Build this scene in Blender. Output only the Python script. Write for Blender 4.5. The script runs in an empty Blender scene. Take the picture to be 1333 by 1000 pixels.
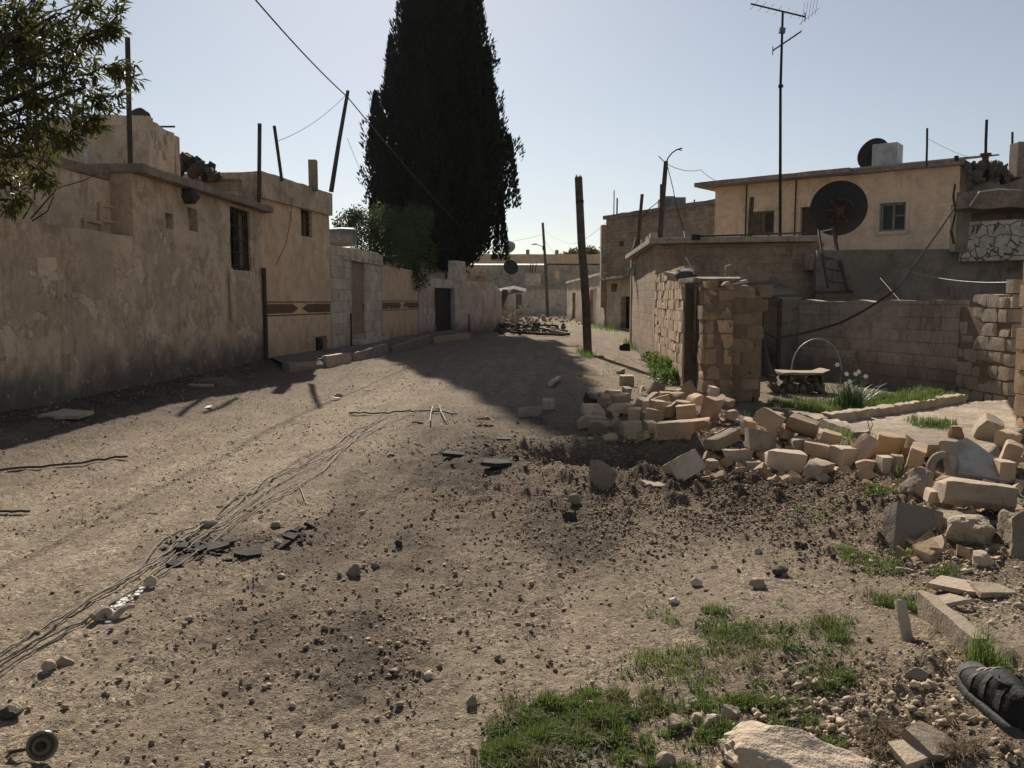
import bpy, bmesh, math, random
import numpy as np
from mathutils import Vector, Matrix, Euler, noise
R = math.radians
sc = bpy.context.scene
COL = sc.collection
rng = np.random.default_rng(7)
random.seed(11)

# ------------------------------------------------------------------ camera
F = 1077.0; CW, CH = 1333.0, 1000.0
EYE = 1.6; PITCH = math.atan(108 / F)
cam_d = bpy.data.cameras.new('camera'); cam = bpy.data.objects.new('camera', cam_d); COL.objects.link(cam)
cam_d.sensor_width = 36; cam_d.lens = 36 * F / CW; cam_d.clip_start = 0.05; cam_d.clip_end = 3000
cam.location = (0, 0, EYE); cam.rotation_euler = (math.pi / 2 - PITCH, 0, 0)
sc.camera = cam
CP, SP = math.cos(PITCH), math.sin(PITCH)

def ray(u, v):
    a = (u - CW / 2) / F; b = -(v - CH / 2) / F
    return Vector((a, CP + b * SP, -SP + b * CP))
def A(u, v, d):                       # world point at forward distance d
    r = ray(u, v); return Vector((r.x / r.y * d, d, EYE + r.z / r.y * d))
def G(u, v, z=0.0):                   # world point on the level z
    r = ray(u, v); k = (z - EYE) / r.z
    return Vector((r.x * k, r.y * k, z))

def sstep(a, b, x):
    t = np.clip((x - a) / (b - a), 0, 1); return t * t * (3 - 2 * t)

# ------------------------------------------------------------------ noise
def _hash(ix, iy, s):
    h = (ix.astype(np.int64) * 374761393 + iy.astype(np.int64) * 668265263 + s * 974634777) & 0x7fffffff
    h = ((h ^ (h >> 13)) * 1274126177) & 0x7fffffff
    return ((h ^ (h >> 16)) & 0xffff) / 65535.0
def vnoise(x, y, s=0):
    ix = np.floor(x); iy = np.floor(y); fx = x - ix; fy = y - iy
    fx = fx * fx * (3 - 2 * fx); fy = fy * fy * (3 - 2 * fy)
    a = _hash(ix, iy, s); b = _hash(ix + 1, iy, s); c = _hash(ix, iy + 1, s); d = _hash(ix + 1, iy + 1, s)
    return (a * (1 - fx) + b * fx) * (1 - fy) + (c * (1 - fx) + d * fx) * fy - .5
def fbm(x, y, o=4, s=0):
    r = 0; a = 1.0
    for k in range(o):
        r = r + a * vnoise(x * 2 ** k + 13.7 * k, y * 2 ** k + 7.3 * k, s + k); a *= .5
    return r

# ------------------------------------------------------------------ ground relief
LA = G(0, 540, .25); LB = G(345, 469, .25)
LDIR = (LB - LA); LDIR.z = 0; LDIR.normalize()
LN = Vector((LDIR.y, -LDIR.x, 0))     # towards the street
CR = G(815, 600); PILE = G(850, 540); MND = G(1285, 690); FGM = G(1180, 930)
RDG = [G(905, 552), G(1000, 590), G(1100, 600), G(1230, 622), G(1340, 640), G(1480, 660)]
def seg_d(x, y, pts):
    m = None
    for a, b in zip(pts[:-1], pts[1:]):
        dx, dy = b.x - a.x, b.y - a.y; L = dx * dx + dy * dy
        t = np.clip(((x - a.x) * dx + (y - a.y) * dy) / L, 0, 1)
        q = np.hypot(x - a.x - t * dx, y - a.y - t * dy)
        m = q if m is None else np.minimum(m, q)
    return m
def height(x, y):
    x = np.asarray(x, float); y = np.asarray(y, float)
    s = (x - LA.x) * LN.x + (y - LA.y) * LN.y
    z = .25 * (1 - sstep(.2, 2.1, s)) * (1 - sstep(33, 41, y))
    z = z + .03 * fbm(x * .35, y * .35, 2, 31) * (1 - sstep(20, 40, y))
    r = np.hypot((x - CR.x) / 1.25, (y - CR.y) / .9)
    z = z - .34 * np.exp(-(r / .66) ** 4) + .09 * np.exp(-((r - 1.05) / .3) ** 2)
    z = z + .10 * np.exp(-(np.hypot(x - PILE.x, (y - PILE.y) * .8) / 1.1) ** 2)
    z = z + .20 * np.exp(-(seg_d(x, y, RDG) / .5) ** 2)
    z = z + .16 * np.exp(-(np.hypot(x - MND.x, (y - MND.y) * .7) / 1.1) ** 2)
    z = z + .13 * np.exp(-(np.hypot(x - FGM.x - .3, (y - FGM.y) * .8) / .9) ** 2)
    return z
def H(x, y): return float(height(x, y))
def Gh(u, v, dz=0.0):                 # pixel -> point on the relief
    z = 0.0
    for _ in range(12):
        p = G(u, v, z + dz); z = .5 * z + .5 * H(p.x, p.y)
    return G(u, v, z + dz)

# ------------------------------------------------------------------ materials
def new_mat(name):
    m = bpy.data.materials.new(name); m.use_nodes = True
    nt = m.node_tree; b = nt.nodes['Principled BSDF']; b.inputs['Roughness'].default_value = .9
    b.inputs['Specular IOR Level'].default_value = .25
    return m, nt, b
class NT:
    def __init__(s, nt): s.nt = nt
    def n(s, t, **kw):
        o = s.nt.nodes.new(t)
        for k, v in kw.items():
            if k in o.inputs.keys(): o.inputs[k].default_value = v
            else: setattr(o, k, v)
        return o
    def l(s, a, b): s.nt.links.new(a, b)
    def pos(s): return s.n('ShaderNodeNewGeometry').outputs['Position']
    def mapping(s, vec, scale=(1, 1, 1), loc=(0, 0, 0)):
        m = s.n('ShaderNodeMapping'); s.l(vec, m.inputs['Vector'])
        m.inputs['Scale'].default_value = scale; m.inputs['Location'].default_value = loc
        return m.outputs[0]
    def noise(s, vec, scale, detail=4, rough=.55, dist=0):
        o = s.n('ShaderNodeTexNoise'); s.l(vec, o.inputs['Vector'])
        o.inputs['Scale'].default_value = scale; o.inputs['Detail'].default_value = detail
        o.inputs['Roughness'].default_value = rough; o.inputs['Distortion'].default_value = dist
        return o.outputs['Fac']
    def ramp(s, fac, lo, hi, a=0., b=1.):
        o = s.n('ShaderNodeMapRange'); o.interpolation_type = 'SMOOTHSTEP'
        s.l(fac, o.inputs['Value']); o.inputs['From Min'].default_value = lo; o.inputs['From Max'].default_value = hi
        o.inputs['To Min'].default_value = a; o.inputs['To Max'].default_value = b
        return o.outputs[0]
    def mix(s, fac, a, b, mode='MIX'):
        o = s.n('ShaderNodeMix'); o.data_type = 'RGBA'; o.blend_type = mode
        for sk, v in ((0, fac), (6, a), (7, b)):
            if hasattr(v, 'is_linked'): s.l(v, o.inputs[sk])
            elif sk == 0: o.inputs[0].default_value = v
            else: o.inputs[sk].default_value = (*v, 1)
        return o.outputs[2]
    def math(s, op, a, b=0.):
        o = s.n('ShaderNodeMath'); o.operation = op
        for k, v in ((0, a), (1, b)):
            if hasattr(v, 'is_linked'): s.l(v, o.inputs[k])
            else: o.inputs[k].default_value = v
        return o.outputs[0]
    def bump(s, h, bsdf, dist=.02, strength=.6, prev=None):
        o = s.n('ShaderNodeBump'); s.l(h, o.inputs['Height']); o.inputs['Distance'].default_value = dist
        o.inputs['Strength'].default_value = strength
        if prev is not None: s.l(prev, o.inputs['Normal'])
        s.l(o.outputs[0], bsdf.inputs['Normal']); return o.outputs[0]
    def attr(s, name):
        o = s.n('ShaderNodeAttribute'); o.attribute_name = name; return o.outputs['Fac']

def sc3(c, k): return tuple(min(1, x * k) for x in c)

def plaster(name, c, c2=None, stain=(.05, .045, .04), peel=None, peel_amt=.62, streak=.5, scale=1.0, bump=.012, dirt=0.9, blocks=None, dirtz=.2, cracks=.4):
    """weathered render: blotches, rain streaks, peeled patches, splash dirt along the foot"""
    m, nt, b = new_mat(name); k = NT(nt); P = k.pos(); uv = k.n('ShaderNodeUVMap').outputs[0]
    c2 = c2 or sc3(c, .72); wm = lambda q: (min(.82, q[0] * 1.22), min(.76, q[1] * 1.16), min(.70, q[2] * 1.08)); c = wm(c); c2 = wm(c2); peel = wm(peel) if peel else None
    big = k.noise(P, .7 * scale, 5, .6); mid = k.noise(P, 3.1 * scale, 5, .65); fine = k.noise(P, 28, 3, .6)
    col = k.mix(k.ramp(big, .36, .64), c, c2)
    col = k.mix(k.ramp(mid, .44, .66, 0, .6), col, sc3(c2, .72))
    col = k.mix(k.ramp(k.noise(P, 1.9 * scale, 7, .65, .8), .52, .66, 0, streak * .8), col, (c2[0] * .72, c2[1] * .6, c2[2] * .5))
    col = k.mix(k.ramp(k.noise(P, 1.15 * scale, 7, .65, .3), .56, .66, 0, streak * .5), col, sc3(c, 1.15))
    if peel:
        pm = k.ramp(k.noise(P, 1.35 * scale, 8, .62, .6), peel_amt, peel_amt + .03)
        col = k.mix(pm, col, peel)
    st = k.noise(k.mapping(uv, (2.4, .34, 1)), 1.0, 6, .65, 1.2)
    st2 = k.math('MULTIPLY', k.ramp(st, .5, .72), k.ramp(k.noise(P, .9, 3, .5), .35, .6))
    col = k.mix(k.math('MULTIPLY', st2, streak), col, stain)
    sep = k.n('ShaderNodeSeparateXYZ'); k.l(P, sep.inputs[0])
    zz = k.math('ADD', sep.outputs['Z'], k.math('MULTIPLY', k.math('SUBTRACT', k.noise(P, 1.6, 5, .6), .5), 1.3))
    col = k.mix(k.ramp(zz, dirtz - .25, dirtz + .55, dirt, 0), col, sc3(stain, 1.5))
    col = k.mix(k.ramp(fine, .35, .75, 0, .3), col, sc3(c2, .5)); col = k.mix(k.ramp(k.noise(P, 11, 6, .7), .53, .66, 0, .35), col, sc3(c2, .55)); col = k.mix(k.ramp(k.noise(P, 7.3, 6, .7, .5), .60, .66, 0, .4), col, sc3(c, 1.2))
    # hairline cracks
    vor = k.n('ShaderNodeTexVoronoi'); vor.feature = 'DISTANCE_TO_EDGE'; k.l(k.mapping(P, (.9, .9, .9)), vor.inputs['Vector']); vor.inputs['Scale'].default_value = .8
    dn = k.n('ShaderNodeVectorMath'); dn.operation = 'ADD'
    nz = k.n('ShaderNodeTexNoise'); k.l(P, nz.inputs['Vector']); nz.inputs['Scale'].default_value = 2.2; nz.inputs['Detail'].default_value = 5
    k.l(P, dn.inputs[0]); k.l(nz.outputs['Color'], dn.inputs[1]); k.l(dn.outputs[0], vor.inputs['Vector'])
    crack = k.math('MULTIPLY', k.ramp(vor.outputs['Distance'], .004, .012, 1, 0), k.ramp(k.noise(P, .6, 2), .52, .6))
    col = k.mix(k.math('MULTIPLY', crack, cracks), col, sc3(stain, .6))
    h = k.math('ADD', k.math('MULTIPLY', mid, .6), k.math('MULTIPLY', fine, .35))
    h = k.math('SUBTRACT', h, k.math('MULTIPLY', crack, .5 * cracks))
    if peel: h = k.math('SUBTRACT', h, k.math('MULTIPLY', pm, .6))
    if blocks:
        bw, bh, strength = blocks
        br = k.n('ShaderNodeTexBrick'); k.l(uv, br.inputs['Vector']); br.inputs['Scale'].default_value = 1
        br.inputs['Brick Width'].default_value = bw; br.inputs['Row Height'].default_value = bh; br.inputs['Mortar Size'].default_value = .012
        br.inputs['Mortar Smooth'].default_value = .4; br.inputs['Color1'].default_value = (.62, .62, .62, 1); br.inputs['Color2'].default_value = (1, 1, 1, 1); br.inputs['Mortar'].default_value = (.45, .42, .38, 1)
        ms = k.ramp(k.noise(P, 1.1, 4, .6), .33, .55, strength * .35, strength)
        col = k.mix(ms, col, br.outputs['Color'], 'MULTIPLY')
        h = k.math('SUBTRACT', h, k.math('MULTIPLY', k.math('MULTIPLY', br.outputs['Fac'], ms), .9))
    k.l(col, b.inputs['Base Color']); k.bump(h, b, bump * 2, .8)
    return m

def stone(name, c, c2, island=True, scale=9, bump=.01, dark=.5):
    """sawn limestone / rubble: each block its own tint, pitted"""
    m, nt, b = new_mat(name); k = NT(nt)
    P = k.n('ShaderNodeTexCoord').outputs['Object']
    g = k.n('ShaderNodeNewGeometry'); oi = k.n('ShaderNodeObjectInfo')
    r = g.outputs['Random Per Island'] if island else oi.outputs['Random']
    off = k.n('ShaderNodeVectorMath'); off.operation = 'MULTIPLY_ADD'
    cb = k.n('ShaderNodeCombineXYZ'); k.l(r, cb.inputs[0]); k.l(r, cb.inputs[1]); k.l(r, cb.inputs[2])
    k.l(cb.outputs[0], off.inputs[0]); off.inputs[1].default_value = (37, 17, 29); k.l(P, off.inputs[2]); P = off.outputs[0]
    n1 = k.noise(P, scale * .45, 5, .6); n2 = k.noise(P, scale * 2.5, 5, .7); n3 = k.noise(P, scale * 9, 3, .6)
    col = k.mix(k.ramp(r, .0, 1.), c, c2)
    col = k.mix(k.ramp(n1, .38, .68, 0, .6), col, sc3(c2, .7))
    col = k.mix(k.ramp(n2, .50, .72, 0, dark), col, sc3(c2, .38))
    if not island:        # settled dust
        sn = k.n('ShaderNodeSeparateXYZ'); k.l(g.outputs['Normal'], sn.inputs[0]); col = k.mix(k.math('MULTIPLY', k.ramp(sn.outputs['Z'], .35, .95), k.ramp(n1, .35, .6, .15, .75)), col, (.42, .335, .245) if c[0] > .15 else sc3(c, 1.6))
    hsv = k.n('ShaderNodeHueSaturation'); k.l(col, hsv.inputs['Color'])
    k.l(k.ramp(k.math('FRACT', k.math('MULTIPLY', r, 7.31)), 0, 1, .72, 1.15), hsv.inputs['Value'])
    k.l(hsv.outputs[0], b.inputs['Base Color'])
    h = k.math('ADD', k.math('MULTIPLY', n2, .7), k.math('MULTIPLY', n3, .3)); k.bump(h, b, bump * 2, .9)
    return m

def simple(name, c, rough=.8, var=.35, scale=6, metal=0, bump=.004, c2=None):
    m, nt, b = new_mat(name); k = NT(nt); P = k.n('ShaderNodeTexCoord').outputs['Object']
    n = k.noise(P, scale, 5, .6); n2 = k.noise(P, scale * 6, 3, .6)
    col = k.mix(k.ramp(n, .35, .68), c, c2 or sc3(c, 1 - var))
    col = k.mix(k.ramp(n2, .5, .75, 0, .4), col, sc3(c, .5))
    k.l(col, b.inputs['Base Color']); b.inputs['Roughness'].default_value = rough; b.inputs['Metallic'].default_value = metal
    k.bump(n2, b, bump * 2, .6); return m

def foliage(name, c, c2, trans=.25, rough=.5):
    m, nt, b = new_mat(name); k = NT(nt)
    g = k.n('ShaderNodeNewGeometry'); r = g.outputs['Random Per Island']
    P = g.outputs['Position']
    col = k.mix(r, c, c2); col = k.mix(k.ramp(k.noise(P, 1.2, 3), .4, .65, 0, .5), col, sc3(c2, .6))
    k.l(col, b.inputs['Base Color']); b.inputs['Roughness'].default_value = rough
    b.inputs['Specular IOR Level'].default_value = .3
    if trans > 0:
        t = k.n('ShaderNodeBsdfTranslucent'); k.l(k.mix(.5, col, sc3(c, 1.6)), t.inputs['Color'])
        ms = k.n('ShaderNodeMixShader'); ms.inputs[0].default_value = trans
        k.l(b.outputs[0], ms.inputs[1]); k.l(t.outputs[0], ms.inputs[2])
        k.l(ms.outputs[0], nt.nodes['Material Output'].inputs['Surface'])
    return m

M = {}
M['left_plaster'] = plaster('left_plaster', (.55, .425, .31), (.38, .30, .225), (.075, .062, .05), (.53, .425, .325), .56, .6, 1.0, .016, 1.0, dirtz=.5)
M['left_pale'] = plaster('left_pale', (.58, .47, .355), (.45, .36, .27), (.09, .07, .055), (.40, .30, .22), .66, .65, 1.1, .012, .4, dirtz=.45)
M['beige'] = plaster('beige', (.62, .46, .31), (.53, .39, .265), (.12, .09, .06), None, .6, .3, .8, .006, .55, dirtz=.4)
M['gate_block'] = plaster('gate_block', (.64, .565, .465), (.53, .465, .375), (.10, .08, .06), None, .6, .35, 1, .008, .5, (.6, .32, .8), dirtz=.3)
M['grey_wall'] = plaster('grey_wall', (.50, .475, .45), (.36, .335, .31), (.07, .06, .055), (.42, .28, .21), .57, .7, 1, .012, .9, dirtz=.3)
M['far_wall'] = plaster('far_wall', (.46, .39, .30), (.33, .28, .215), (.08, .07, .06), (.25, .2, .16), .6, .8, .7, .012, .7, dirtz=.2)
M['far_white'] = plaster('far_white', (.60, .53, .43), (.44, .39, .315), (.10, .09, .08), (.3, .26, .22), .62, .6, .8, .012, .7, dirtz=.2)
M['house_pink'] = plaster('house_pink', (.63, .48, .355), (.55, .415, .30), (.20, .15, .11), None, .6, .35, .8, .006, .0, cracks=.08)
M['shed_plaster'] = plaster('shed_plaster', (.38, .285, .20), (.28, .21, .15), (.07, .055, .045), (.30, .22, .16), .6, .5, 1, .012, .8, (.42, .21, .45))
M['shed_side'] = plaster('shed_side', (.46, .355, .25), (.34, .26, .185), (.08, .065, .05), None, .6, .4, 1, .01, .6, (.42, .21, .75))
M['grey_block'] = plaster('grey_block', (.40, .315, .235), (.29, .23, .175), (.06, .05, .04), None, .6, .5, 1, .012, .8, (.42, .21, .8))
M['yard_block'] = plaster('yard_block', (.39, .335, .27), (.30, .255, .205), (.07, .055, .045), None, .6, .4, 1, .014, .6, (.44, .22, .6))
M['terrace_wall'] = plaster('terrace_wall', (.22, .19, .16), (.15, .13, .11), (.035, .03, .028), None, .6, .9, .8, .01, .5)
M['concrete'] = plaster('concrete', (.38, .34, .29), (.28, .25, .21), (.08, .07, .06), None, .6, .6, 2, .01, .0)
M['coping'] = plaster('coping', (.27, .225, .18), (.18, .15, .12), (.06, .05, .045), None, .6, .6, 2, .012, .0)
M['block'] = stone('block', (.50, .335, .20), (.38, .255, .155), True, 9, .010, .5); M['wall_block'] = stone('wall_block', (.66, .47, .295), (.50, .35, .22), True, 9, .008, .4); M['block_shaded'] = stone('block_shaded', (.34, .235, .15), (.25, .175, .115), True, 9, .010, .5)  # last one: brown stub stone with its shade darkened into the colour
M['rubble'] = stone('rubble', (.56, .405, .265), (.47, .33, .21), False, 7, .008, .35)
M['rubble_pale'] = stone('rubble_pale', (.55, .44, .325), (.45, .355, .26), False, 7, .008, .4)
M['rubble_grey'] = stone('rubble_grey', (.42, .335, .25), (.33, .26, .19), False, 7, .010, .5)
M['rock'] = stone('rock', (.45, .36, .265), (.33, .26, .19), False, 5, .02, .5)
M['white_stone'] = stone('white_stone', (.66, .61, .54), (.58, .53, .46), False, 9, .006, .25)
M['dark_stone'] = stone('dark_stone', (.10, .085, .07), (.06, .052, .045), False, 8, .015, .5)
M['asphalt'] = stone('asphalt', (.07, .062, .055), (.05, .045, .04), False, 12, .012, .4)
M['mortar'] = simple('mortar', (.24, .17, .115), .95, .3, 8, 0, .01)
M['dark_wood'] = simple('dark_wood', (.085, .062, .045), .85, .4, 5)
M['wood'] = simple('wood', (.17, .125, .085), .85, .45, 5)
M['pole_wood'] = simple('pole_wood', (.13, .095, .068), .85, .45, 4, 0, .01)
M['brown_door'] = simple('brown_door', (.33, .22, .135), .7, .3, 3)
M['black_door'] = simple('black_door', (.022, .021, .02), .6, .3, 3)
M['iron'] = simple('iron', (.035, .029, .025), .6, .4, 9, .5)
M['rust'] = simple('rust', (.11, .06, .035), .8, .5, 9, .2)
M['dish_dark'] = simple('dish_dark', (.022, .021, .022), .6, .3, 3, .2)
M['dish_grey'] = simple('dish_grey', (.30, .30, .30), .6, .3, 3, .1)
M['galv'] = simple('galv', (.42, .42, .41), .5, .3, 3, .4)
M['tank_grey'] = simple('tank_grey', (.18, .19, .19), .6, .4, 3, .2)
M['cable'] = simple('cable', (.21, .175, .13), .7, .4, 2)
M['cable_dark'] = simple('cable_dark', (.03, .027, .024), .6, .3, 2)
M['white_metal'] = simple('white_metal', (.55, .53, .5), .6, .35, 5)
M['cloth'] = simple('cloth', (.62, .58, .60), .9, .2, 3)
M['slab_dark'] = stone('slab_dark', (.21, .175, .14), (.17, .14, .115), False, 7, .01, .4); M['frame_grey'] = simple('frame_grey', (.27, .235, .20), .7, .3, 5); M['tarp'] = simple('tarp', (.10, .095, .09), .8, .4, 4)  # slab tone lowered to carry the leaning plate's shade
M['band'] = simple('band', (.17, .098, .052), .85, .3, 4)
M['curtain'] = simple('curtain', (.25, .17, .12), .9, .5, 5)
M['glass_dark'] = simple('glass_dark', (.02, .02, .022), .15, .2, 3)
M['leaf'] = foliage('leaf', (.06, .07, .024), (.16, .145, .04), .4, .45)
M['leaf_citrus'] = foliage('leaf_citrus', (.04, .066, .022), (.08, .105, .035), .3, .65)
M['cypress'] = foliage('cypress', (.010, .0155, .008), (.017, .022, .011), .03, .8)
M['grass'] = foliage('grass', (.090, .145, .028), (.17, .19, .055), .4, .55)
M['weed'] = foliage('weed', (.09, .16, .03), (.15, .20, .05), .35, .5)
M['narcissus'] = foliage('narcissus', (.05, .09, .03), (.08, .12, .045), .3, .4)
M['straw'] = foliage('straw', (.24, .18, .105), (.12, .088, .055), .2, .8)
M['petal'] = simple('petal', (.8, .78, .65), .7, .1, 3)
M['bark'] = simple('bark', (.085, .065, .048), .95, .45, 8, 0, .02)
M['insulator'] = simple('insulator', (.16, .13, .085), .35, .5, 7)
M['shoe_black'] = simple('shoe_black', (.013, .0125, .0125), .75, .3, 14)
M['shoe_grey'] = simple('shoe_grey', (.095, .092, .09), .8, .3, 12)
M['shoe_sole'] = simple('shoe_sole', (.06, .058, .055), .8, .3, 10)
M['lace'] = simple('lace', (.38, .34, .28), .9, .3, 10)
M['denim'] = simple('denim', (.03, .03, .035), .9, .3, 10)
M['white_bit'] = simple('white_bit', (.75, .73, .68), .8, .15, 5)

# ------------------------------------------------------------------ mesh helpers
def tag(o, label=None, cat=None, group=None, kind=None):
    if label: o['label'] = label
    if cat: o['category'] = cat
    if group: o['group'] = group
    if kind: o['kind'] = kind
    return o
def empty(name, loc, label, cat, group=None):
    o = bpy.data.objects.new(name, None); COL.objects.link(o); o.location = loc; o.empty_display_size = .2
    return tag(o, label, cat, group)
def world_of(p):
    v = Vector((0, 0, 0))
    while p is not None: v += p.location; p = p.parent
    return v

class MB:
    """collects faces in world coordinates; build() links them as ONE mesh object"""
    def __init__(s): s.v = []; s.f = []; s.np = []; s.nfv = 0
    def add(s, vs, fs):
        o = len(s.v); s.v += [tuple(p) for p in vs]; s.f += [tuple(i + o for i in f) for f in fs]; return s
    def box(s, c, size, rot=None, taper=1.0):
        x, y, z = (a / 2 for a in size)
        vs = [Vector((sx * x * (taper if sz > 0 else 1), sy * y * (taper if sz > 0 else 1), sz * z)) for sz in (-1, 1) for sy in (-1, 1) for sx in (-1, 1)]
        if rot is not None:
            q = rot if isinstance(rot, Matrix) else Euler(rot).to_matrix()
            vs = [q @ v for v in vs]
        c = Vector(c); vs = [v + c for v in vs]
        return s.add(vs, [(0, 2, 3, 1), (4, 5, 7, 6), (0, 1, 5, 4), (2, 6, 7, 3), (0, 4, 6, 2), (1, 3, 7, 5)])
    def bar(s, a, b, w, h=None, up=(0, 0, 1)):
        a = Vector(a); b = Vector(b); d = (b - a); L = d.length; d.normalize(); u = Vector(up)
        if abs(d.dot(u)) > .95: u = Vector((0, 1, 0))
        x = d.cross(u).normalized(); z = x.cross(d)
        q = Matrix((x, d, z)).transposed()
        return s.box((a + b) / 2, (w, L, h or w), q)
    def tube(s, pts, r, n=8, r2=None, cap=True):
        pts = [Vector(p) for p in pts]; rows = []; N = len(pts); px = None
        for i, p in enumerate(pts):
            d = (pts[min(i + 1, N - 1)] - pts[max(i - 1, 0)]).normalized()
            if px is None:
                u = Vector((0, 0, 1)) if abs(d.z) < .9 else Vector((1, 0, 0)); px = d.cross(u).normalized()
            px = (px - d * px.dot(d)).normalized(); py = d.cross(px)
            rr = r if r2 is None else r + (r2 - r) * i / max(1, N - 1)
            rows.append([p + px * (rr * math.cos(2 * math.pi * k / n)) + py * (rr * math.sin(2 * math.pi * k / n)) for k in range(n)])
        fs = [(i * n + k, i * n + (k + 1) % n, (i + 1) * n + (k + 1) % n, (i + 1) * n + k) for i in range(N - 1) for k in range(n)]
        if cap: fs += [tuple(range(n - 1, -1, -1)), tuple((N - 1) * n + k for k in range(n))]
        return s.add([p for r_ in rows for p in r_], fs)
    def lathe(s, o, axis, prof, n=24):
        axis = Vector(axis).normalized(); u = Vector((0, 0, 1)) if abs(axis.z) < .9 else Vector((1, 0, 0))
        x = axis.cross(u).normalized(); y = axis.cross(x); o = Vector(o); vs = []
        for (h, r) in prof:
            vs += [o + axis * h + x * (r * math.cos(2 * math.pi * k / n)) + y * (r * math.sin(2 * math.pi * k / n)) for k in range(n)]
        fs = [(i * n + k, i * n + (k + 1) % n, (i + 1) * n + (k + 1) % n, (i + 1) * n + k) for i in range(len(prof) - 1) for k in range(n)]
        return s.add(vs, fs)
    def prism(s, poly, off):
        n = len(poly); off = Vector(off)
        vs = [Vector(p) for p in poly] + [Vector(p) + off for p in poly]
        fs = [tuple(range(n)), tuple(range(2 * n - 1, n - 1, -1))] + [(i, i + n, (i + 1) % n + n, (i + 1) % n) for i in range(n)]
        return s.add(vs, fs)
    def mesh(s, V, Fa): return s.add(V, Fa)
    def build(s, name, mat, parent=None, smooth=False, loc=None, bevel=0, recalc=True):
        if parent is not None: org = world_of(parent)
        elif loc is not None: org = Vector(loc)
        else: org = Vector((0, 0, 0))
        me = bpy.data.meshes.new(name)
        me.from_pydata([(x - org.x, y - org.y, z - org.z) for x, y, z in s.v], [], s.f)
        if recalc or bevel:
            bm = bmesh.new(); bm.from_mesh(me)
            if bevel: bmesh.ops.bevel(bm, geom=list(bm.edges), offset=bevel, segments=2, affect='EDGES', profile=.6)
            bmesh.ops.recalc_face_normals(bm, faces=bm.faces); bm.to_mesh(me); bm.free()
        uvs = me.uv_layers.new(name='UVMap'); data = np.empty(len(me.loops) * 2, np.float32)
        for p in me.polygons:
            n = p.normal
            if abs(n.z) > .75: t = None
            else: q = math.hypot(n.x, n.y); t = (-n.y / q, n.x / q)
            for li in p.loop_indices:
                co = me.vertices[me.loops[li].vertex_index].co
                x, y, z = co.x + org.x, co.y + org.y, co.z + org.z
                if t is None: data[2 * li] = x; data[2 * li + 1] = y
                else: data[2 * li] = x * t[0] + y * t[1]; data[2 * li + 1] = z
        uvs.data.foreach_set('uv', data)
        me.materials.append(mat)
        if smooth:
            me.polygons.foreach_set('use_smooth', [True] * len(me.polygons)); me.set_sharp_from_angle(angle=R(30))
        o = bpy.data.objects.new(name, me); COL.objects.link(o); o.parent = parent
        if parent is None: o.location = org
        return o

def np_obj(name, V, Fa, mat, parent=None, loc=None, smooth=False):
    V = np.asarray(V, np.float64)
    org = world_of(parent) if parent is not None else Vector(loc or (0, 0, 0))
    V = V - np.array(org)
    n, k = Fa.shape
    me = bpy.data.meshes.new(name); me.vertices.add(len(V)); me.vertices.foreach_set('co', V.astype(np.float32).ravel())
    me.loops.add(n * k); me.loops.foreach_set('vertex_index', Fa.astype(np.int32).ravel())
    me.polygons.add(n); me.polygons.foreach_set('loop_start', np.arange(0, n * k, k, dtype=np.int32))
    me.update(calc_edges=True); me.validate()
    if smooth: me.polygons.foreach_set('use_smooth', np.ones(n, bool))
    me.materials.append(mat)
    o = bpy.data.objects.new(name, me); COL.objects.link(o); o.parent = parent
    if parent is None: o.location = org
    return o

# ------------------------------------------------------------------ walls
def facing(p0, p1):
    t = Vector((p1.x - p0.x, p1.y - p0.y, 0)).normalized(); n = Vector((t.y, -t.x, 0))
    m = (Vector((p0.x, p0.y, 0)) + Vector((p1.x, p1.y, 0))) / 2
    if n.dot(-m) < 0: n = -n
    return t, n
def on(p0, p1, u, v):
    """pixel -> (distance along the wall line, height) on the vertical plane through p0 p1"""
    t, n = facing(p0, p1); r = ray(u, v); o = Vector((0, 0, EYE)); q = Vector((p0.x, p0.y, 0))
    k = (q - Vector((0, 0, 0))).dot(n) / r.dot(n) if abs(r.dot(n)) > 1e-9 else 0
    p = o + r * k
    return (p - q).dot(t), p.z
def prect(p0, p1, x0, y0, x1, y1):
    ym = (y0 + y1) / 2; xm = (x0 + x1) / 2
    a = on(p0, p1, x0, ym)[0]; b = on(p0, p1, x1, ym)[0]
    return (min(a, b), max(a, b), on(p0, p1, xm, y1)[1], on(p0, p1, xm, y0)[1])
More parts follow.
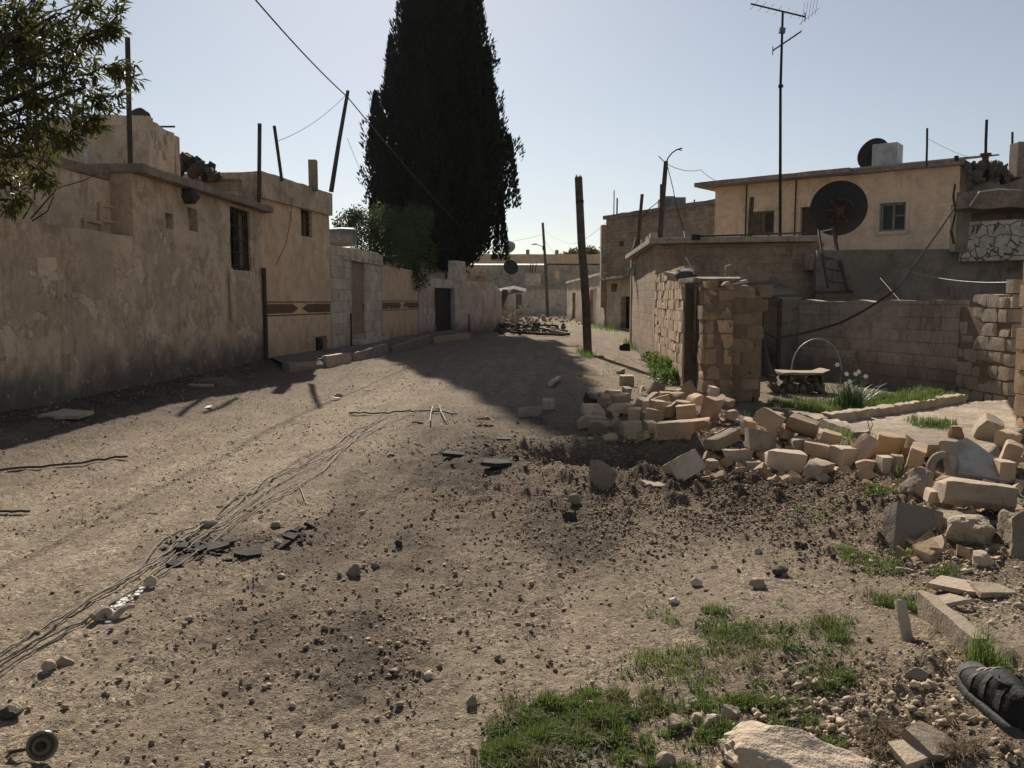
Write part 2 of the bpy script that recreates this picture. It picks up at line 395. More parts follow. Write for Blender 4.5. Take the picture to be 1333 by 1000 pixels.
def wall(mb, p0, p1, z0, z1, thick=.25, openings=(), top=None, cell=.35, jit=.012, seed=0, cap=True, uo=0):
    """one wall with openings; the front face lies on the line p0-p1 and faces the camera side; uneven surface and top"""
    t, n = facing(p0, p1); L = math.hypot(p1.x - p0.x, p1.y - p0.y)
    def cuts(a, b, extra):
        c = sorted(set([a, b] + [e for e in extra if a < e < b])); out = []
        for q, w in zip(c[:-1], c[1:]):
            m = max(1, int(round((w - q) / cell))); out += [q + (w - q) * i / m for i in range(m)]
        return out + [b]
    us = cuts(0, L, [x for o in openings for x in o[:2]]); zs = cuts(z0, z1, [x for o in openings for x in o[2:4]])
    solid = [[not any(o[0] - 1e-6 < (us[i] + us[i + 1]) / 2 < o[1] + 1e-6 and o[2] - 1e-6 < (zs[j] + zs[j + 1]) / 2 < o[3] + 1e-6 for o in openings) for j in range(len(zs) - 1)] for i in range(len(us) - 1)]
    idx = {}; vs = []; fs = []
    q0 = Vector((p0.x, p0.y, 0)); NZ = len(zs) - 1
    def V(i, j, side):
        key = (i, j, side)
        if key not in idx:
            u, z = us[i], zs[j]
            if j == NZ and top is not None: z = z + top(u)
            w = jit * noise.noise(Vector(((u + uo) * 1.3 + seed * 7.1, z * 1.3, seed + side * 31))) * 1.6 + jit * .6 * noise.noise(Vector(((u + uo) * 4, z * 4, seed * 3 + 5 + side)))
            p = q0 + t * u + n * ((w if side == 0 else -thick + w)); p.z = z
            idx[key] = len(vs); vs.append(p)
        return idx[key]
    for i in range(len(us) - 1):
        for j in range(NZ):
            if not solid[i][j]: continue
            fs.append((V(i, j, 0), V(i + 1, j, 0), V(i + 1, j + 1, 0), V(i, j + 1, 0)))
            fs.append((V(i, j, 1), V(i, j + 1, 1), V(i + 1, j + 1, 1), V(i + 1, j, 1)))
            if i == 0 or not solid[i - 1][j]: fs.append((V(i, j, 0), V(i, j + 1, 0), V(i, j + 1, 1), V(i, j, 1)))
            if i == len(us) - 2 or not solid[i + 1][j]: fs.append((V(i + 1, j, 0), V(i + 1, j, 1), V(i + 1, j + 1, 1), V(i + 1, j + 1, 0)))
            if j == 0 or not solid[i][j - 1]: fs.append((V(i, j, 0), V(i, j, 1), V(i + 1, j, 1), V(i + 1, j, 0)))
            if j == NZ - 1 or not solid[i][j + 1]: fs.append((V(i, j + 1, 0), V(i + 1, j + 1, 0), V(i + 1, j + 1, 1), V(i, j + 1, 1)))
    mb.add(vs, fs); return mb
def pt(p0, t, n, u, w, z): return Vector((p0.x, p0.y, 0)) + t * u + n * w + Vector((0, 0, z))
def shell(mb, p0, p1, z0, z1, depth, openings=(), thick=.25, jit=.012, seed=0, side_open=None, top=None, cell=.35, uo=0):
    """front wall with openings plus the two ends and the back of a house"""
    t, n = facing(p0, p1); L = math.hypot(p1.x - p0.x, p1.y - p0.y)
    wall(mb, p0, p1, z0, z1, thick, openings, top, cell, jit, seed, True, uo)
    for u in (0, L):
        s = 1 if u == 0 else -1
        a = pt(p0, t, n, u + s * thick / 2, -thick, 0); b = pt(p0, t, n, u + s * thick / 2, -depth, 0)
        c = (a + b) / 2; c.z = (z0 + z1) / 2
        mb.bar(Vector((a.x, a.y, c.z)), Vector((b.x, b.y, c.z)), thick, z1 - z0)
    a = pt(p0, t, n, 0, -depth - thick / 2, (z0 + z1) / 2); b = pt(p0, t, n, L, -depth - thick / 2, (z0 + z1) / 2)
    mb.bar(a, b, thick, z1 - z0); return mb
def slab(mb, p0, p1, z0, z1, depth, over=.12, left=.1, right=.1, seed=0, step=.5, jit=.02, back=.2):
    """a roof slab with a slightly uneven edge"""
    t, n = facing(p0, p1); L = math.hypot(p1.x - p0.x, p1.y - p0.y); m = max(2, int(L / step)); pts = []
    for i in range(m + 1):
        u = -left + (L + left + right) * i / m
        pts.append(pt(p0, t, n, u, over + jit * noise.noise(Vector((u * 1.7, seed, 0))), z0 + jit * .5 * noise.noise(Vector((u * .8, seed, 4)))))
    vs = []; fs = []
    for i, p in enumerate(pts):
        b = pt(p0, t, n, -left + (L + left + right) * i / m, -depth - back, z0)
        h = z1 - z0 + jit * noise.noise(Vector((i * .9, seed, 9)))
        vs += [p, p + Vector((0, 0, h)), b, b + Vector((0, 0, z1 - z0))]
    for i in range(m):
        a = 4 * i; b = a + 4
        fs += [(a, b, b + 1, a + 1), (a + 1, b + 1, b + 3, a + 3), (a, a + 2, b + 2, b), (a + 2, a + 3, b + 3, b + 2)]
    fs += [(0, 1, 3, 2), (4 * m, 4 * m + 2, 4 * m + 3, 4 * m + 1)]
    mb.add(vs, fs); return mb

# rough masonry block as arrays
def block_mesh(L, W, Hh, seed=0, rough=.006, chips=3, rad=.014, res=.045):
    rr = random.Random(seed); bm = bmesh.new(); bmesh.ops.create_cube(bm, size=1)
    for v in bm.verts: v.co = Vector((v.co.x * L, v.co.y * W, v.co.z * Hh))
    for ax, S in enumerate((L, W, Hh)):
        for i in range(1, max(2, min(9, int(S / res)))):
            k = max(2, min(9, int(S / res))); p = Vector((0, 0, 0)); p[ax] = -S / 2 + S * i / k; nn = Vector((0, 0, 0)); nn[ax] = 1
            bmesh.ops.bisect_plane(bm, geom=bm.verts[:] + bm.edges[:] + bm.faces[:], plane_co=p, plane_no=nn)
    hs = Vector((L / 2, W / 2, Hh / 2)); planes = []
    for _ in range(chips):
        d = Vector((rr.choice((-1, 1)) * rr.random(), rr.choice((-1, 1)) * rr.random(), rr.choice((-1, 1)) * rr.random()))
        if rr.random() < .5: d[rr.randrange(3)] = 0
        if d.length < .2: continue
        d.normalize(); ext = abs(d.x) * hs.x + abs(d.y) * hs.y + abs(d.z) * hs.z
        planes.append((d, ext - rr.uniform(.01, .05 if chips < 10 else .09) * (1 + rr.random()) * min(1.5, max(L, W) / .35)))
    o = Vector((seed * 1.37 % 50, seed * 2.11 % 50, seed * .73 % 50))
    tx, ty, tz = (rr.uniform(-.16, .16) for _ in range(3))
    for v in bm.verts:
        v.co = Vector((v.co.x * (1 + tz * v.co.z / Hh), v.co.y * (1 + tx * v.co.x / L), v.co.z * (1 + ty * v.co.x / L))) if chips >= 5 else v.co
        c = v.co; i = Vector([max(-h + rad, min(h - rad, x)) for x, h in zip(c, hs)]); e = c - i
        if e.length > 1e-6: c = i + e.normalized() * min(e.length, rad)
        for d, k in planes:
            q = c.dot(d) - k
            if q > 0: c = c - d * (q * .95)
        nv = noise.noise_vector(c * 7 + o) * rough + noise.noise_vector(c * 22 + o) * rough * .6
        v.co = c + nv
    bm.verts.ensure_lookup_table(); bm.verts.index_update()
    Vv = [v.co.copy() for v in bm.verts]; Ff = [[v.index for v in f.verts] for f in bm.faces]; bm.free()
    return Vv, Ff
def rock_mesh(size, seed, sub=3, rough=.28, flat=.6):
    bm = bmesh.new(); bmesh.ops.create_icosphere(bm, subdivisions=sub, radius=1); o = Vector((seed * 3.1 % 71, seed * 1.7 % 53, seed * .9 % 37)); rr = random.Random(seed)
    pl = [(Vector((rr.gauss(0, 1), rr.gauss(0, 1), rr.gauss(0, 1))).normalized(), rr.uniform(.55, .85)) for _ in range(7)]
    for v in bm.verts:
        c = v.co.copy()
        for d, k in pl:
            q = c.dot(d) - k
            if q > 0: c -= d * q
        c *= 1 + rough * noise.noise(c * 1.6 + o) + rough * .35 * noise.noise(c * 5 + o) + rough * .15 * noise.noise(c * 13 + o)
        v.co = Vector((c.x * size[0] / 2, c.y * size[1] / 2, c.z * size[2] / 2))
    bm.verts.index_update(); Vv = [v.co.copy() for v in bm.verts]; Ff = [[v.index for v in f.verts] for f in bm.faces]; bm.free(); return Vv, Ff
def link_mesh(name, Vv, Ff, mat, loc, rot=(0, 0, 0), smooth=True, parent=None):
    me = bpy.data.meshes.new(name); me.from_pydata([tuple(v) for v in Vv], [], Ff); me.materials.append(mat)
    if smooth:
        me.polygons.foreach_set('use_smooth', [True] * len(me.polygons))
        if hasattr(me, 'set_sharp_from_angle'): me.set_sharp_from_angle(angle=R(27))
    o = bpy.data.objects.new(name, me); COL.objects.link(o); o.location = loc; o.rotation_euler = rot; o.parent = parent; return o

# leaves: V,F arrays of folded rhombs
def leaves(C, D, N, L, W, fold=.25):
    C = np.asarray(C, float); D = np.asarray(D, float); N = np.asarray(N, float)
    D = D / np.linalg.norm(D, axis=1, keepdims=True); S = np.cross(D, N); S = S / (np.linalg.norm(S, axis=1, keepdims=True) + 1e-9); U = np.cross(S, D)
    L = np.asarray(L).reshape(-1, 1) if np.ndim(L) else L; W = np.asarray(W).reshape(-1, 1) if np.ndim(W) else W
    v0 = C; v1 = C + D * L * .45 + S * W * .5 + U * W * fold; v2 = C + D * L - U * W * fold * .8; v3 = C + D * L * .45 - S * W * .5 + U * W * fold
    V = np.stack([v0, v1, v2, v3], 1).reshape(-1, 3); n = len(C); b = np.arange(n)[:, None] * 4
    Fa = np.concatenate([b + np.array([[0, 1, 2]]), b + np.array([[0, 2, 3]])], 0)
    return V, Fa
def rdir(n):
    d = rng.normal(size=(n, 3)); return d / np.linalg.norm(d, axis=1, keepdims=True)
def merge(parts):
    Vs = []; Fs = []; o = 0
    for V, Fa in parts: Vs.append(V); Fs.append(Fa + o); o += len(V)
    return np.concatenate(Vs), np.concatenate(Fs)
# ================================================================== LIGHT, SKY
SUN_AZ, SUN_EL = -8.0, 35.0
S = Vector((math.sin(R(SUN_AZ)) * math.cos(R(SUN_EL)), math.cos(R(SUN_AZ)) * math.cos(R(SUN_EL)), math.sin(R(SUN_EL))))
sl = bpy.data.lights.new('sun', 'SUN'); sl.energy = 5.0; sl.angle = R(.53); sl.color = (1, .91, .79)
so = bpy.data.objects.new('sun', sl); COL.objects.link(so); so.rotation_euler = S.to_track_quat('Z', 'Y').to_euler(); so.location = (0, 0, 30)
w = bpy.data.worlds.new('World'); sc.world = w; w.use_nodes = True
wn = w.node_tree; bg = wn.nodes['Background']; sky = wn.nodes.new('ShaderNodeTexSky'); sky.sky_type = 'NISHITA'
sky.sun_disc = False; sky.sun_elevation = R(SUN_EL); sky.sun_rotation = R(SUN_AZ); sky.air_density = 1.0; sky.dust_density = .45; sky.ozone_density = 1.2; sky.altitude = 100
hs = wn.nodes.new('ShaderNodeHueSaturation'); hs.inputs['Saturation'].default_value = .60; wn.links.new(sky.outputs[0], hs.inputs['Color']); wn.links.new(hs.outputs[0], bg.inputs['Color']); bg.inputs['Strength'].default_value = .060
vs_ = sc.view_settings; vs_.view_transform = 'Standard'; vs_.look = 'None'; vs_.gamma = 1; vs_.exposure = .45; vs_.use_curve_mapping = False
sc.cycles.max_bounces = 6; sc.cycles.diffuse_bounces = 4; sc.cycles.transparent_max_bounces = 6; sc.cycles.volume_bounces = 0

# ================================================================== GROUND
def zone(x, y, px, py, rx, ry, z=0.0):
    c = G(px, py, z); return np.exp(-(((x - c.x - .0617 * (y - c.y)) / rx) ** 2 + ((y - c.y) / ry) ** 2))
def fields(x, y):
    xr = x - .0617 * y
    dk = 0
    for a in ((600, 625, .9, 1.7, 1.), (530, 700, .7, 1.2, 1.), (430, 790, .5, .9, .85), (700, 660, 1., 1., .95), (860, 620, 1.2, 1.3, .9), (780, 710, .8, .6, .7), (650, 560, .9, 1.5, .9), (300, 715, .4, .4, .7), (600, 760, .4, .5, .6), (480, 880, .3, .6, .7), (380, 830, .35, .6, .7), (250, 760, .3, .5, .5), (900, 690, .8, .5, .7), (640, 690, .7, .8, .9)):
        dk = np.maximum(dk, a[4] * zone(x, y, *a[:4]))
    dk = 1.25 * dk * (.42 + .95 * sstep(-.35, .35, fbm(xr * 2.4, y * 1.1, 5, 3)))
    dk = np.clip(dk, 0, 1)
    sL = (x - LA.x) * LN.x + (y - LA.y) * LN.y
    litter_shade = 1.1 * (1 - sstep(.3, 2.2, sL)) * (1 - sstep(38, 44, y))            # litter along the left wall, colour darkened further for the wall's shade
    dk = np.maximum(dk, litter_shade * sstep(-.4, .2, fbm(x * 1.5, y * 1.1, 4, 8) + .3))
    rut = sstep(.02, .3, fbm(xr * 1.7, y * .10, 4, 21)) * sstep(-.3, .2, fbm(xr * 3, y * .35, 3, 27))
    pale = 0
    for a in ((150, 700, 1.2, 2.5, .7), (330, 590, 1.5, 3.5, .8), (480, 520, 1.2, 4, .8), (200, 900, .8, .9, .45), (690, 470, 2.5, 9, .7), (850, 730, .9, .5, .35), (560, 900, .6, .5, .35), (760, 425, 4, 20, .8), (980, 740, .7, .5, .4)):
        pale = np.maximum(pale, a[4] * zone(x, y, *a[:4]))
    pale = np.clip(pale * (.5 + .9 * sstep(-.3, .3, fbm(xr * 2.5, y * .5, 4, 5))) + .25 * rut - dk * .6, 0, 1)
    cl = 0
    for a in ((800, 640, 1.4, .9, 1.), (960, 650, .9, .9, .9), (1100, 660, .9, .7, .9), (1250, 720, .9, .7, .9), (720, 600, .7, 1, .8), (880, 560, 1., 1.2, .6), (1180, 930, .8, .5, .6), (1050, 620, 1.2, .7, .8)):
        cl = np.maximum(cl, a[4] * zone(x, y, *a[:4]))
    cl = np.clip(cl * (.6 + .8 * sstep(-.3, .3, fbm(x * 2, y * 2, 3, 15))), 0, 1)
    return dk, pale, cl, rut
def micro(x, y, dk, pale, cl, rut):
    fade = 1 - .8 * sstep(12, 40, y)
    xr = x - .0617 * y
    z = .024 * fbm(x * 1.6, y * 1.3, 4, 41) + .014 * fbm(x * 8, y * 8, 3, 47) + .009 * fbm(x * 26, y * 26, 2, 53)
    z = z - .018 * rut + .012 * fbm(xr * 9, y * .9, 3, 77)
    lump = np.maximum(0, fbm(x * 9, y * 9, 3, 61)) ** 1.2
    lump2 = np.maximum(0, vnoise(x * 24, y * 24, 67) + .1)
    lump3 = np.maximum(0, fbm(x * 4.3, y * 4.3, 3, 63)) ** 1.1
    z = z + (.15 * cl + .04 * dk) * lump + .12 * cl * lump3 + (.040 * cl + .016) * lump2 * (1 - .6 * pale)
    for off, wd_, dp_ in ((-1.62, .10, .035), (-1.95, .07, .02), (.25, .12, .025), (-.1, .08, .015)):      # wheel ruts
        z = z - dp_ * np.exp(-((xr - off - .12 * np.sin(y * .35 + off)) / wd_) ** 2) * (.4 + sstep(-.2, .3, fbm(x, y * .5, 2, 88)))
    return z * fade
rows = [-60, -30, -12, -5, -1.5, .2, .9]; yy = 1.35
while yy < 62: rows.append(yy); yy *= 1.0072 if yy < 25 else 1.012
rows += [64, 70, 80, 95, 120, 170, 260, 420, 700, 1100, 1800]; rows = np.array(rows)
NC = 760; s_ = np.linspace(-1, 1, NC)
outer = np.array([1, 3, 8, 20, 60, 200, 600, 1600.])
X = []
for y in rows:
    wd = 2.3 + .72 * min(max(y, 1.35), 110); X.append(np.concatenate([-(wd + outer[::-1]), s_ * wd, wd + outer]))
X = np.array(X); Y = np.repeat(rows[:, None], X.shape[1], 1)
dk, pale, cl, rut = fields(X, Y)
Z = height(X, Y) + micro(X, Y, dk, pale, cl, rut)
nr, nc = X.shape
ii = (np.arange(nr - 1)[:, None] * nc + np.arange(nc - 1)[None, :]).ravel()
Fg = np.stack([ii, ii + 1, ii + nc + 1, ii + nc], 1)

m, nt, b = new_mat('ground'); k = NT(nt); P = k.pos()
sand = k.mix(k.ramp(k.noise(P, 1.1, 6, .6), .35, .65), (.47, .375, .268), (.35, .278, .197))
gritn = k.noise(P, 38, 4, .75); grit2 = k.noise(P, 130, 2, .6)
base = k.mix(.5, sand, (.235, .187, .137))
base = k.mix(k.attr('pale'), base, sand)
base = k.mix(k.attr('pale'), base, k.mix(k.ramp(k.noise(P, 2.3, 5), .4, .62), (.53, .43, .315), (.42, .34, .248)))
road = k.mapping(P, (2.2, .16, 1)); base = k.mix(k.ramp(k.noise(road, 1.6, 6, .65, .4), .42, .66, 0, .45), base, (.22, .17, .122))
base = k.mix(k.ramp(k.noise(P, 5.5, 6, .7), .50, .68, 0, .4), base, (.20, .155, .11))
base = k.mix(k.math('MULTIPLY', k.attr('cl'), .8), base, k.mix(k.noise(P, 6, 5, .7), (.13, .09, .06), (.27, .19, .125)))
base = k.mix(k.math('MULTIPLY', k.attr('dk'), .95), base, k.mix(k.ramp(k.noise(P, 4, 6, .7), .4, .6), (.070, .056, .044), (.135, .108, .083)))
base = k.mix(k.ramp(gritn, .48, .68, 0, .65), base, sc3((.10, .08, .062), 1))
for sc_, amt in ((34, .55), (85, .75)):
    vv = k.n('ShaderNodeTexVoronoi'); k.l(P, vv.inputs['Vector']); vv.inputs['Scale'].default_value = sc_; hv = k.n('ShaderNodeSeparateColor'); k.l(vv.outputs['Color'], hv.inputs[0])
    g_ = k.ramp(hv.outputs[0], .0, 1., .45, 1.5); cbn = k.n('ShaderNodeCombineColor'); [k.l(g_, cbn.inputs[j]) for j in range(3)]; base = k.mix(k.math('MULTIPLY', k.ramp(k.noise(P, 3.3, 4), .3, .6), amt), base, cbn.outputs[0], 'MULTIPLY')
vor = k.n('ShaderNodeTexVoronoi'); k.l(P, vor.inputs['Vector']); vor.inputs['Scale'].default_value = 55
spk = k.math('MULTIPLY', k.ramp(vor.outputs['Distance'], .18, .3, 1, 0), k.ramp(k.noise(P, 9, 3, .6), .5, .6))
base = k.mix(k.math('MULTIPLY', spk, .6), base, (.50, .43, .34))
base = k.mix(k.ramp(grit2, .3, .7, 0, .35), base, sc3((.14, .11, .085), 1))
k.l(base, b.inputs['Base Color']); b.inputs['Roughness'].default_value = .97; b.inputs['Specular IOR Level'].default_value = .12
hh = k.math('ADD', k.math('MULTIPLY', gritn, .6), k.math('ADD', k.math('MULTIPLY', grit2, .25), k.math('MULTIPLY', spk, .5)))
k.bump(k.math('ADD', hh, k.math('MULTIPLY', g_, .35)), b, .045, 1.)
ground = np_obj('ground', np.stack([X, Y, Z], 2).reshape(-1, 3), Fg, m, smooth=True); tag(ground, kind='structure')
for nm, a in (('dk', dk), ('pale', pale), ('cl', cl)):
    at = ground.data.attributes.new(nm, 'FLOAT', 'POINT'); at.data.foreach_set('value', a.astype(np.float32).ravel())
def ground_z(x, y):
    x = np.asarray(x, float); y = np.asarray(y, float); return height(x, y) + micro(x, y, *fields(x, y))

# loose gravel and clods
bm = bmesh.new(); bmesh.ops.create_icosphere(bm, subdivisions=1, radius=1); bm.verts.index_update()
ICO = np.array([v.co[:] for v in bm.verts]); ICF = np.array([[v.index for v in f.verts] for f in bm.faces]); bm.free()
def pebbles(x, y, size, sink=.25):
    n = len(x); z = ground_z(x, y)
    q = rng.normal(size=(n, 4)); q /= np.linalg.norm(q, axis=1, keepdims=True); a, b_, c, d = q.T
    Rm = np.stack([1 - 2 * (c * c + d * d), 2 * (b_ * c - a * d), 2 * (b_ * d + a * c), 2 * (b_ * c + a * d), 1 - 2 * (b_ * b_ + d * d), 2 * (c * d - a * b_), 2 * (b_ * d - a * c), 2 * (c * d + a * b_), 1 - 2 * (b_ * b_ + c * c)], 1).reshape(n, 3, 3)
    V = ICO[None] * (1 + rng.uniform(-.42, .25, size=(n, 12, 1))) * rng.uniform(.5, 1.15, size=(n, 1, 3))
    V = np.einsum('nij,nkj->nki', Rm, V) * size[:, None, None] * .5
    V[:, :, 2] *= .8; V += np.stack([x, y, z + size * (.5 - sink) * .7], 1)[:, None]
    Fa = (ICF[None] + (np.arange(n) * 12)[:, None, None]).reshape(-1, 3)
    return V.reshape(-1, 3), Fa
OCT = np.array([[1, 0, 0], [-1, 0, 0], [0, 1, 0], [0, -1, 0], [0, 0, 1], [0, 0, -1.]]); OCF = np.array([[0, 2, 4], [2, 1, 4], [1, 3, 4], [3, 0, 4], [2, 0, 5], [1, 2, 5], [3, 1, 5], [0, 3, 5]])
def grains(x, y, size, sink=.2):
    n = len(x); z = ground_z(x, y); a = rng.random(n) * 6.283
    V = OCT[None] * rng.uniform(.55, 1.2, size=(n, 6, 1)) + rng.normal(size=(n, 6, 3)) * .22
    c, s_1 = np.cos(a)[:, None], np.sin(a)[:, None]; V = np.stack([V[:, :, 0] * c - V[:, :, 1] * s_1, V[:, :, 0] * s_1 + V[:, :, 1] * c, V[:, :, 2] * .75], 2) * size[:, None, None] * .55
    V += np.stack([x, y, z + size * .5 * (.75 - sink)], 1)[:, None]
    return V.reshape(-1, 3), (OCF[None] + (np.arange(n) * 6)[:, None, None]).reshape(-1, 3)
def scatter(n, y0, y1, p, keepf):
    u = rng.random(n); y = (y0 ** (1 - p) + u * (y1 ** (1 - p) - y0 ** (1 - p))) ** (1 / (1 - p)) if p != 1 else y0 * (y1 / y0) ** u
    x = (rng.random(n) * 2 - 1) * (1.0 + .66 * y); f = fields(x, y); k_ = rng.random(n) < keepf(x, y, *f); return x[k_], y[k_]
patchy = lambda x, y: .35 + 1.1 * sstep(-.25, .35, fbm(x * 1.3, y * 1.0, 4, 91))
x1, y1 = scatter(150000, 1.8, 26, .55, lambda x, y, d, p, c, r: (.22 + .5 * d + .6 * c + .25 * r) * patchy(x, y))
s1 = np.clip(.006 * np.exp(rng.exponential(.45, len(x1))) * (.8 + .07 * y1), .006, .03)
P1 = grains(x1, y1, s1, .35)
x1, y1 = scatter(12500, 1.8, 24, .05, lambda x, y, d, p, c, r: (.3 + .5 * d + .6 * c + .2 * r - .12 * p) * patchy(x, y))
s1 = np.clip(.012 * np.exp(rng.exponential(.42, len(x1))), .012, .046)
P2 = pebbles(x1, y1, s1, .2)
V, Fa = merge([P1, P2]); print('gravel', len(V), len(Fa))
M['gravel'] = stone('gravel', (.50, .385, .265), (.29, .22, .155), True, 20, .004, .3)
tag(np_obj('gravel', V, Fa, M['gravel']), kind='stuff')
ctr = [(800, 650, 1.2, .55), (960, 645, .7, .5), (1100, 660, .8, .5), (1250, 720, .8, .5), (700, 600, .7, .8), (900, 570, .6, .6), (1030, 625, 1, .4), (820, 590, .9, .5), (860, 680, 1.2, .6)]
N2 = 46000; xs = np.empty(N2); ys = np.empty(N2)
for i, c in enumerate(ctr):
    p = G(c[0], c[1]); q = np.arange(i, N2, len(ctr)); xs[q] = p.x + rng.normal(size=len(q)) * c[2] * .75; ys[q] = p.y + rng.normal(size=len(q)) * c[3] * .75
s2 = np.clip(.008 * np.exp(rng.exponential(.45, N2)), .008, .042)
k_ = rng.random(N2) < patchy(xs * 1.7, ys * 1.7); xs, ys, s2 = xs[k_], ys[k_], s2[k_]
bigc = s2 > .022
V, Fa = merge([grains(xs[~bigc], ys[~bigc], s2[~bigc]), pebbles(xs[bigc], ys[bigc], s2[bigc])])
xl, yl = scatter(4500, 3.2, 11, 0, lambda x, y, d, p, c, r: (d * 1.0) * patchy(x, y) + .0)
V3 = grains(xl, yl, np.clip(.008 * np.exp(rng.exponential(.5, len(xl))), .008, .035)); V, Fa = merge([(V, Fa), V3])
M['clod'] = stone('clod', (.31, .22, .145), (.18, .13, .09), True, 14, .01, .5)
tag(np_obj('dirt_clods', V, Fa, M['clod']), kind='stuff')

# ================================================================== LEFT SIDE
def Lp(px, py): return on(LA, LB, px, py)
tL, nL = facing(LA, LB)
def LPt(u, w=0, z=0): return pt(LA, tL, nL, u, w, z)
uS = Lp(178, 400)[0]; uE = Lp(346, 400)[0]
# --- yard wall
zt = Lp(60, 291)[1]
root = empty('boundary_wall', LPt(uS - 6, 0, 0), 'rough stained rendered wall in shade with a pale square patch, lowest wall on the left', 'wall')
mb = MB(); wall(mb, LPt(-9), LPt(uS), -.1, zt, .3, [], lambda u: .03 * noise.noise(Vector((u * 1.1, 3, 0))), .25, .02, 5, uo=-9); mb.build('wall', M['left_plaster'], root, True)
u0, u1, z0, z1 = prect(LA, LB, 46, 334, 74, 366)
mb = MB(); mb.prism([LPt(u0, .012, z0), LPt(u1, .012, z0 + .02), LPt(u1 - .02, .012, z1), LPt(u0 + .03, .012, z1 - .03)], nL * -.03); mb.build('patch', M['left_pale'], root)
# --- old rendered house
hz = 3.62
zc = Lp(300, 268)[1]
root = empty('rendered_house', LPt((uS + uE) / 2, -2, 0), 'dingy rendered house with sagging roof edge, barred tall window and small wall openings', 'house')
wins = [prect(LA, LB, 300, 272, 326, 352), prect(LA, LB, 215, 278, 225, 298), prect(LA, LB, 245, 271, 257, 301)]
zH = Lp(250, 249)[1]
ops = [(u0 - uS, u1 - uS, z0, z1) for (u0, u1, z0, z1) in wins]
mb = MB(); shell(mb, LPt(uS), LPt(uE), -.1, zH, 5, ops, .28, .02, 5, cell=.25, uo=uS)
pA = LPt(uS - 3.9, -.36); pB = LPt(uS, -.36)
zH2 = on(pA, pB, 110, 217)[1]
tops = [0]
shell(mb, pA, pB - tL * .02, -.1, zH - .12, 4.6, [], .25, .015, 6, top=lambda u: .03 * noise.noise(Vector((u * 2, 1, 7))))
mb.build('wall', M['left_plaster'], root, True)
mb = MB(); wall(mb, LPt(uS - 3.9, -.35), LPt(uS, -.35), 2.3, zH - .13, .012, [], None, .25, .012, 7); mb.build('render_coat', M['left_pale'], root, True)
mb = MB(); slab(mb, LPt(uS), LPt(uE), zH, zH + .13, 5, .22, .05, .06, 2, .35, .035); slab(mb, pA, pB, zH - .12, zH + .02, 4.6, .05, .1, -.06, 4, .35, .03); mb.build('roof', M['coping'], root)
u0, u1, z0, z1 = wins[0]
mb = MB()
for i in range(5):
    uu = u0 + .04 + (u1 - u0 - .08) * i / 4; mb.bar(LPt(uu, -.05, z0), LPt(uu, -.05, z1), .02)
for zz in np.linspace(z0 + .1, z1 - .1, 5): mb.bar(LPt(u0, -.045, zz), LPt(u1, -.045, zz), .02)
wf = MB()
for a_, b_ in ((LPt(u0, -.1, z0 + .03), LPt(u1, -.1, z0 + .03)), (LPt(u0, -.1, z1 - .03), LPt(u1, -.1, z1 - .03))): wf.bar(a_, b_, .06)
for uu in (u0 + .03, u1 - .03, (u0 + u1) / 2): wf.bar(LPt(uu, -.1, z0 + .06), LPt(uu, -.1, z1 - .06), .055)
wo = wf.build('window', M['dark_wood'], root); mb.build('grille', M['iron'], wo)
mb = MB(); mb.prism([LPt((u0 + u1) / 2 + .05, -.12, z0 + .07), LPt(u1 - .07, -.12, z0 + .07), LPt(u1 - .07, -.12, z1 - .07), LPt((u0 + u1) / 2 + .05, -.12, z1 - .07)], nL * -.02); mb.build('shutter', M['curtain'], wo)
u0, u1, z0, z1 = prect(LA, LB, 231, 244, 252, 264)
Vv, Ff = rock_mesh((.5, .34, .3), 5, 3, .3); mb = MB(); mb.add([v + LPt((u0 + u1) / 2, .06, (z0 + z1) / 2) for v in Vv], Ff); mb.build('broken_spout', M['dark_stone'], root, True)
u0, u1, z0, z1 = prect(LA, LB, 296, 352, 302, 404)
mb = MB(); mb.tube([LPt(u0 + .1, .03, z1 + .03), LPt(u0 + .1, .06, z1 - .1), LPt(u0 + .08, .06, z0 + .6), LPt(u0 + .1, .06, z0 - .2)], .055, 10); mb.build('downpipe', M['left_pale'], root, True)
for j, (x0, y0, x1_, y1_) in enumerate(((157, 268, 176, 288), (138, 288, 158, 302))):
    u0, u1, z0, z1 = prect(LA, LB, x0, y0, x1_, y1_); mb = MB()
    for a_ in ((u0, z0, u1, z0), (u0, z1, u1, z1), (u0, z0, u0, z1), (u1, z0, u1, z1)): mb.bar(LPt(a_[0] - .02, -.325, a_[1]), LPt(a_[2] + .02, -.325, a_[3]), .045)
    mb.build('vent_block', M['left_plaster'], root)
# roof cabin
c0 = A(196, 232, 15.0); zt_ = A(196, 154, 15.0).z
root = empty('roof_cabin', Vector((c0.x - 1, 15.5, hz)), 'small square rendered cabin on top of the dingy house roof', 'cabin')
q0 = Vector((A(56, 200, 15).x, 15.0, 0)); q1 = Vector((c0.x, 15.0, 0)); q2 = Vector((c0.x + .08, 15.9, 0))
mb = MB(); wall(mb, q0, q1, zH - .2, zt_, .2, [], lambda u: .06 * math.sin(u * 1.3) + .03 * noise.noise(Vector((u * 3, 0, 0))), .2, .02, 11)
wall(mb, q1 + Vector((.003, .02, 0)), q2, zH - .2, zt_ - .02, .2, [], lambda u: -.06 * sstep(.35, .5, u), .15, .02, 12)
wall(mb, q2 + Vector((-.01, .1, 0)), Vector((q0.x, 16.0, 0)), zH - .2, zt_ - .1, .2); wall(mb, Vector((q0.x, 15.9, 0)), q0 + Vector((0, .21, 0)), zH - .2, zt_ - .05, .2)
mb.build('wall', M['left_pale'], root, True)
